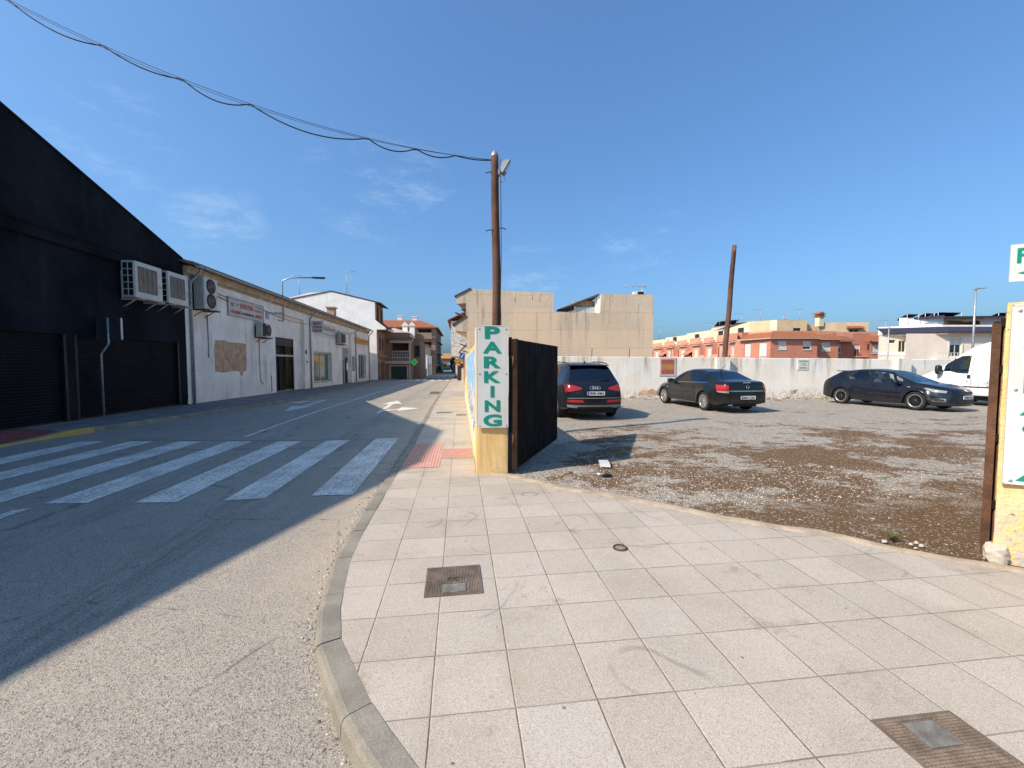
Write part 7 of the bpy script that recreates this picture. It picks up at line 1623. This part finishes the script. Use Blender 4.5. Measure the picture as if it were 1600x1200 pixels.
c = Car(van, 'parked_van', 'white high roofed van standing partly behind the black hatchback', (20.85, 13.35, 0), R(90), P_van, label_cat='van')
HV = 2.75
qv = lambda x, d=LEFT: (HV-x)*(-1 if d == LEFT else 1)
for d in (LEFT, RIGHT):
    q = lambda x, d=d: qv(x, d)
    c.line('door_gap', [(q(1.12),1.30),(q(1.15),.7),(q(1.5),.42)], d, M['seam'], .012); c.line('door_gap', [(q(2.24),.42),(q(2.24),1.95),(q(2.05),2.02)], d, M['seam'], .014); c.line('roof_gap', [(q(1.75),2.1),(q(2.2),2.18),(q(5.3),2.20)], d, M['seam'], .012); c.line('panel_gap', [(q(2.5),.42),(q(2.5),2.15)], d, M['seam'], .010); c.line('panel_gap', [(q(3.6),.42),(q(3.6),2.1)], d, M['seam'], .010)
    c.line('side_strip', [(q(1.5),.72),(q(2.9),.72),(q(3.8),.72)], d, M['trim'], .045, .012); c.line('window_divider', [(q(1.52),1.36),(q(1.56),1.95)], d, M['trim'], .045, .014)
    c.line('window_rubber', [(q(1.25),1.335),(q(1.7),1.34),(q(2.12),1.25)], d, M['trim'], .03, .012); c.line('window_rubber', [(q(1.25),1.5),(q(1.78),1.92),(q(2.12),1.94),(q(2.12),1.24)], d, M['trim'], .03, .012)
    g = G(); u = Vector(d).cross(Vector((0,0,1))); p = c.hit(q(2.17), 1.12, d); g.box(tuple(p-u*.05-Vector((0,0,.07))-Vector(d)*.03), tuple(p+u*.05+Vector((0,0,.07))), bev=.01); obj('door_handle', g, M['trim'], c.t, True)
    g = G(); p = c.hit(q(2.13), .93, d); g.box(tuple(p-u*.02-Vector((0,0,.02))-Vector(d)*.01), tuple(p+u*.02+Vector((0,0,.02)))); obj('lock', g, M['trim'], c.t, True)
    s_ = c.proj('hazard_sticker', [(q(2.78),1.0),(q(2.90),.87),(q(2.78),.74),(q(2.66),.87)], d, M['skid'], .006, step=.04); c.proj('sticker_face', [(q(2.78),.975),(q(2.875),.87),(q(2.78),.765),(q(2.685),.87)], d, M['white_frame'], .009, step=.04, parent=s_); c.proj('sticker_mark', [(q(2.76),.92),(q(2.80),.92),(q(2.80),.84),(q(2.76),.84)], d, M['skid'], .011, step=.04, parent=s_)
    sg = 1 if d == LEFT else -1; c.mirror(1.22, sg*1.12, 1.38, M['trim'], (.09, .17, .33))
    c.proj('wheel_trim', [(q(1.42),.42),(q(1.45),.6),(q(1.62),.6),(q(1.62),.42)], d, M['skid'], .004)
for sg in (1, -1): c.proj('headlight', [(sg*.84,1.04),(sg*.58,1.02),(sg*.52,.84),(sg*.84,.80)], FRONT, M['lamp_w'], .01)
c.proj('grille', [(-.42,.96),(-.38,.76),(.38,.76),(.42,.96)], FRONT, M['trim'], .008)
# ------------------------------------------------------------------ light, sky, camera
SUN_EL, SUN_DIR = R(41.5), Vector((-1.06, -.41, 0)).normalized()      # towards the sun
w = bpy.data.worlds.new('World'); scene.world = w; w.use_nodes = True
nt = w.node_tree; nt.nodes.clear(); out = nt.nodes.new('ShaderNodeOutputWorld'); bg = nt.nodes.new('ShaderNodeBackground')
sky = nt.nodes.new('ShaderNodeTexSky'); sky.sky_type = 'NISHITA'; sky.sun_disc = False; sky.sun_elevation = SUN_EL
sky.sun_rotation = math.atan2(SUN_DIR.x, SUN_DIR.y); sky.altitude = 0; sky.air_density = 1.15; sky.dust_density = 3.0; sky.ozone_density = 2.2
# thin wisps of cloud
tc = nt.nodes.new('ShaderNodeTexCoord'); mp = nt.nodes.new('ShaderNodeMapping'); mp.inputs['Scale'].default_value = (1.0, 1.0, 3.2); nt.links.new(tc.outputs['Generated'], mp.inputs[0])
n1 = nt.nodes.new('ShaderNodeTexNoise'); n1.inputs['Scale'].default_value = 5.5; n1.inputs['Detail'].default_value = 7; n1.inputs['Roughness'].default_value = .77; nt.links.new(mp.outputs[0], n1.inputs['Vector'])
n2 = nt.nodes.new('ShaderNodeTexNoise'); n2.inputs['Scale'].default_value = 2.1; n2.inputs['Detail'].default_value = 2; nt.links.new(mp.outputs[0], n2.inputs['Vector'])
def mr(s, a, b, c=0.0, d=1.0):
    x = nt.nodes.new('ShaderNodeMapRange'); x.interpolation_type = 'SMOOTHSTEP'; nt.links.new(s, x.inputs[0]); x.inputs[1].default_value = a; x.inputs[2].default_value = b; x.inputs[3].default_value = c; x.inputs[4].default_value = d; return x.outputs[0]
# (direction, spread) of each wisp
acc = None
for (dx, dy, dz), sp in (((-.20, .91, .36), .010), ((-.10, .92, .37), .006), ((.393, .879, .271), .006), ((.17, .965, .195), .006), ((-.552, .75, .364), .006), ((-.45, .85, .26), .005)):
    d_ = Vector((dx, dy, dz)).normalized(); dp = nt.nodes.new('ShaderNodeVectorMath'); dp.operation = 'DOT_PRODUCT'; nt.links.new(tc.outputs['Generated'], dp.inputs[0]); dp.inputs[1].default_value = d_
    q_ = mr(dp.outputs['Value'], 1-sp, 1.0)
    if acc is None: acc = q_
    else:
        ad = nt.nodes.new('ShaderNodeMath'); ad.operation = 'MAXIMUM'; nt.links.new(acc, ad.inputs[0]); nt.links.new(q_, ad.inputs[1]); acc = ad.outputs[0]
mu2 = nt.nodes.new('ShaderNodeMath'); mu2.operation = 'MULTIPLY'; nt.links.new(mr(n1.outputs[0], .46, .72, 0, .17), mu2.inputs[0]); nt.links.new(acc, mu2.inputs[1])
mx = nt.nodes.new('ShaderNodeMix'); mx.data_type = 'RGBA'; nt.links.new(mu2.outputs[0], mx.inputs[0]); gm_ = nt.nodes.new('ShaderNodeGamma'); gm_.inputs[1].default_value = .77; nt.links.new(sky.outputs[0], gm_.inputs[0])
tn = nt.nodes.new('ShaderNodeMix'); tn.data_type = 'RGBA'; tn.blend_type = 'MULTIPLY'; tn.inputs[0].default_value = 1; tn.inputs[7].default_value = (.405, .655, .945, 1); nt.links.new(gm_.outputs[0], tn.inputs[6]); nt.links.new(tn.outputs[2], mx.inputs[6]); mx.inputs[7].default_value = (3.4, 3.9, 4.4, 1)
nt.links.new(mx.outputs[2], bg.inputs[0]); bg.inputs[1].default_value = SKY_STRENGTH; nt.links.new(bg.outputs[0], out.inputs[0])
sd = bpy.data.lights.new('sun', 'SUN'); sd.energy = SUN_STRENGTH; sd.angle = R(.53); sd.color = (1, .865, .70)
so = bpy.data.objects.new('sun', sd); C.objects.link(so)
dirv = -(SUN_DIR*math.cos(SUN_EL)+Vector((0,0,math.sin(SUN_EL)))); so.rotation_euler = dirv.to_track_quat('-Z', 'Y').to_euler(); so.location = (-30, -15, 40)
cd = bpy.data.cameras.new('camera'); cam = bpy.data.objects.new('camera', cd); C.objects.link(cam); scene.camera = cam
cd.sensor_width = 36; cd.lens = 646/1600*36; cd.clip_end = 3000; cd.clip_start = .05
cam.location = (0, 0, H); cam.rotation_euler = (R(90)-.0492, 0, -.1243)
scene.view_settings.view_transform = 'Standard'; scene.view_settings.look = 'None'; scene.view_settings.exposure = EXPOSURE; scene.view_settings.gamma = 1
try: scene.cycles.use_denoising = True; scene.cycles.max_bounces = 8; scene.cycles.transparent_max_bounces = 12
except Exception: pass

# repeats of a kind share a group
GROUPS = {'tv_antenna': 'television aerials on the roofs', 'satellite_dish': 'satellite dishes on the houses', 'weed': 'weeds on the bare ground', 'manhole_cover': 'metal covers in the pavement', 'service_cover': 'thin cover plates in the far pavement',
  'utility_pole': 'old wooden poles', 'gate_leaf': 'open metal gate leaves', 'gate_pillar': 'yellow gate pillars', 'lane_arrow': 'white arrows painted on the road', 'messenger_wire': 'thin wires to the pole', 'wall_sign': 'signs on the white shop building', 'cypress': 'dark evergreens at the end of the street', 'shrub': 'shrubs at the end of the street'}
for o in bpy.data.objects:
    if o.parent is None and o.get('category') and not o.get('group'):
        k = o.name.split('.')[0]
        if k in GROUPS: o['group'] = GROUPS[k]
        elif o['category'] == 'car': o['group'] = 'parked cars'
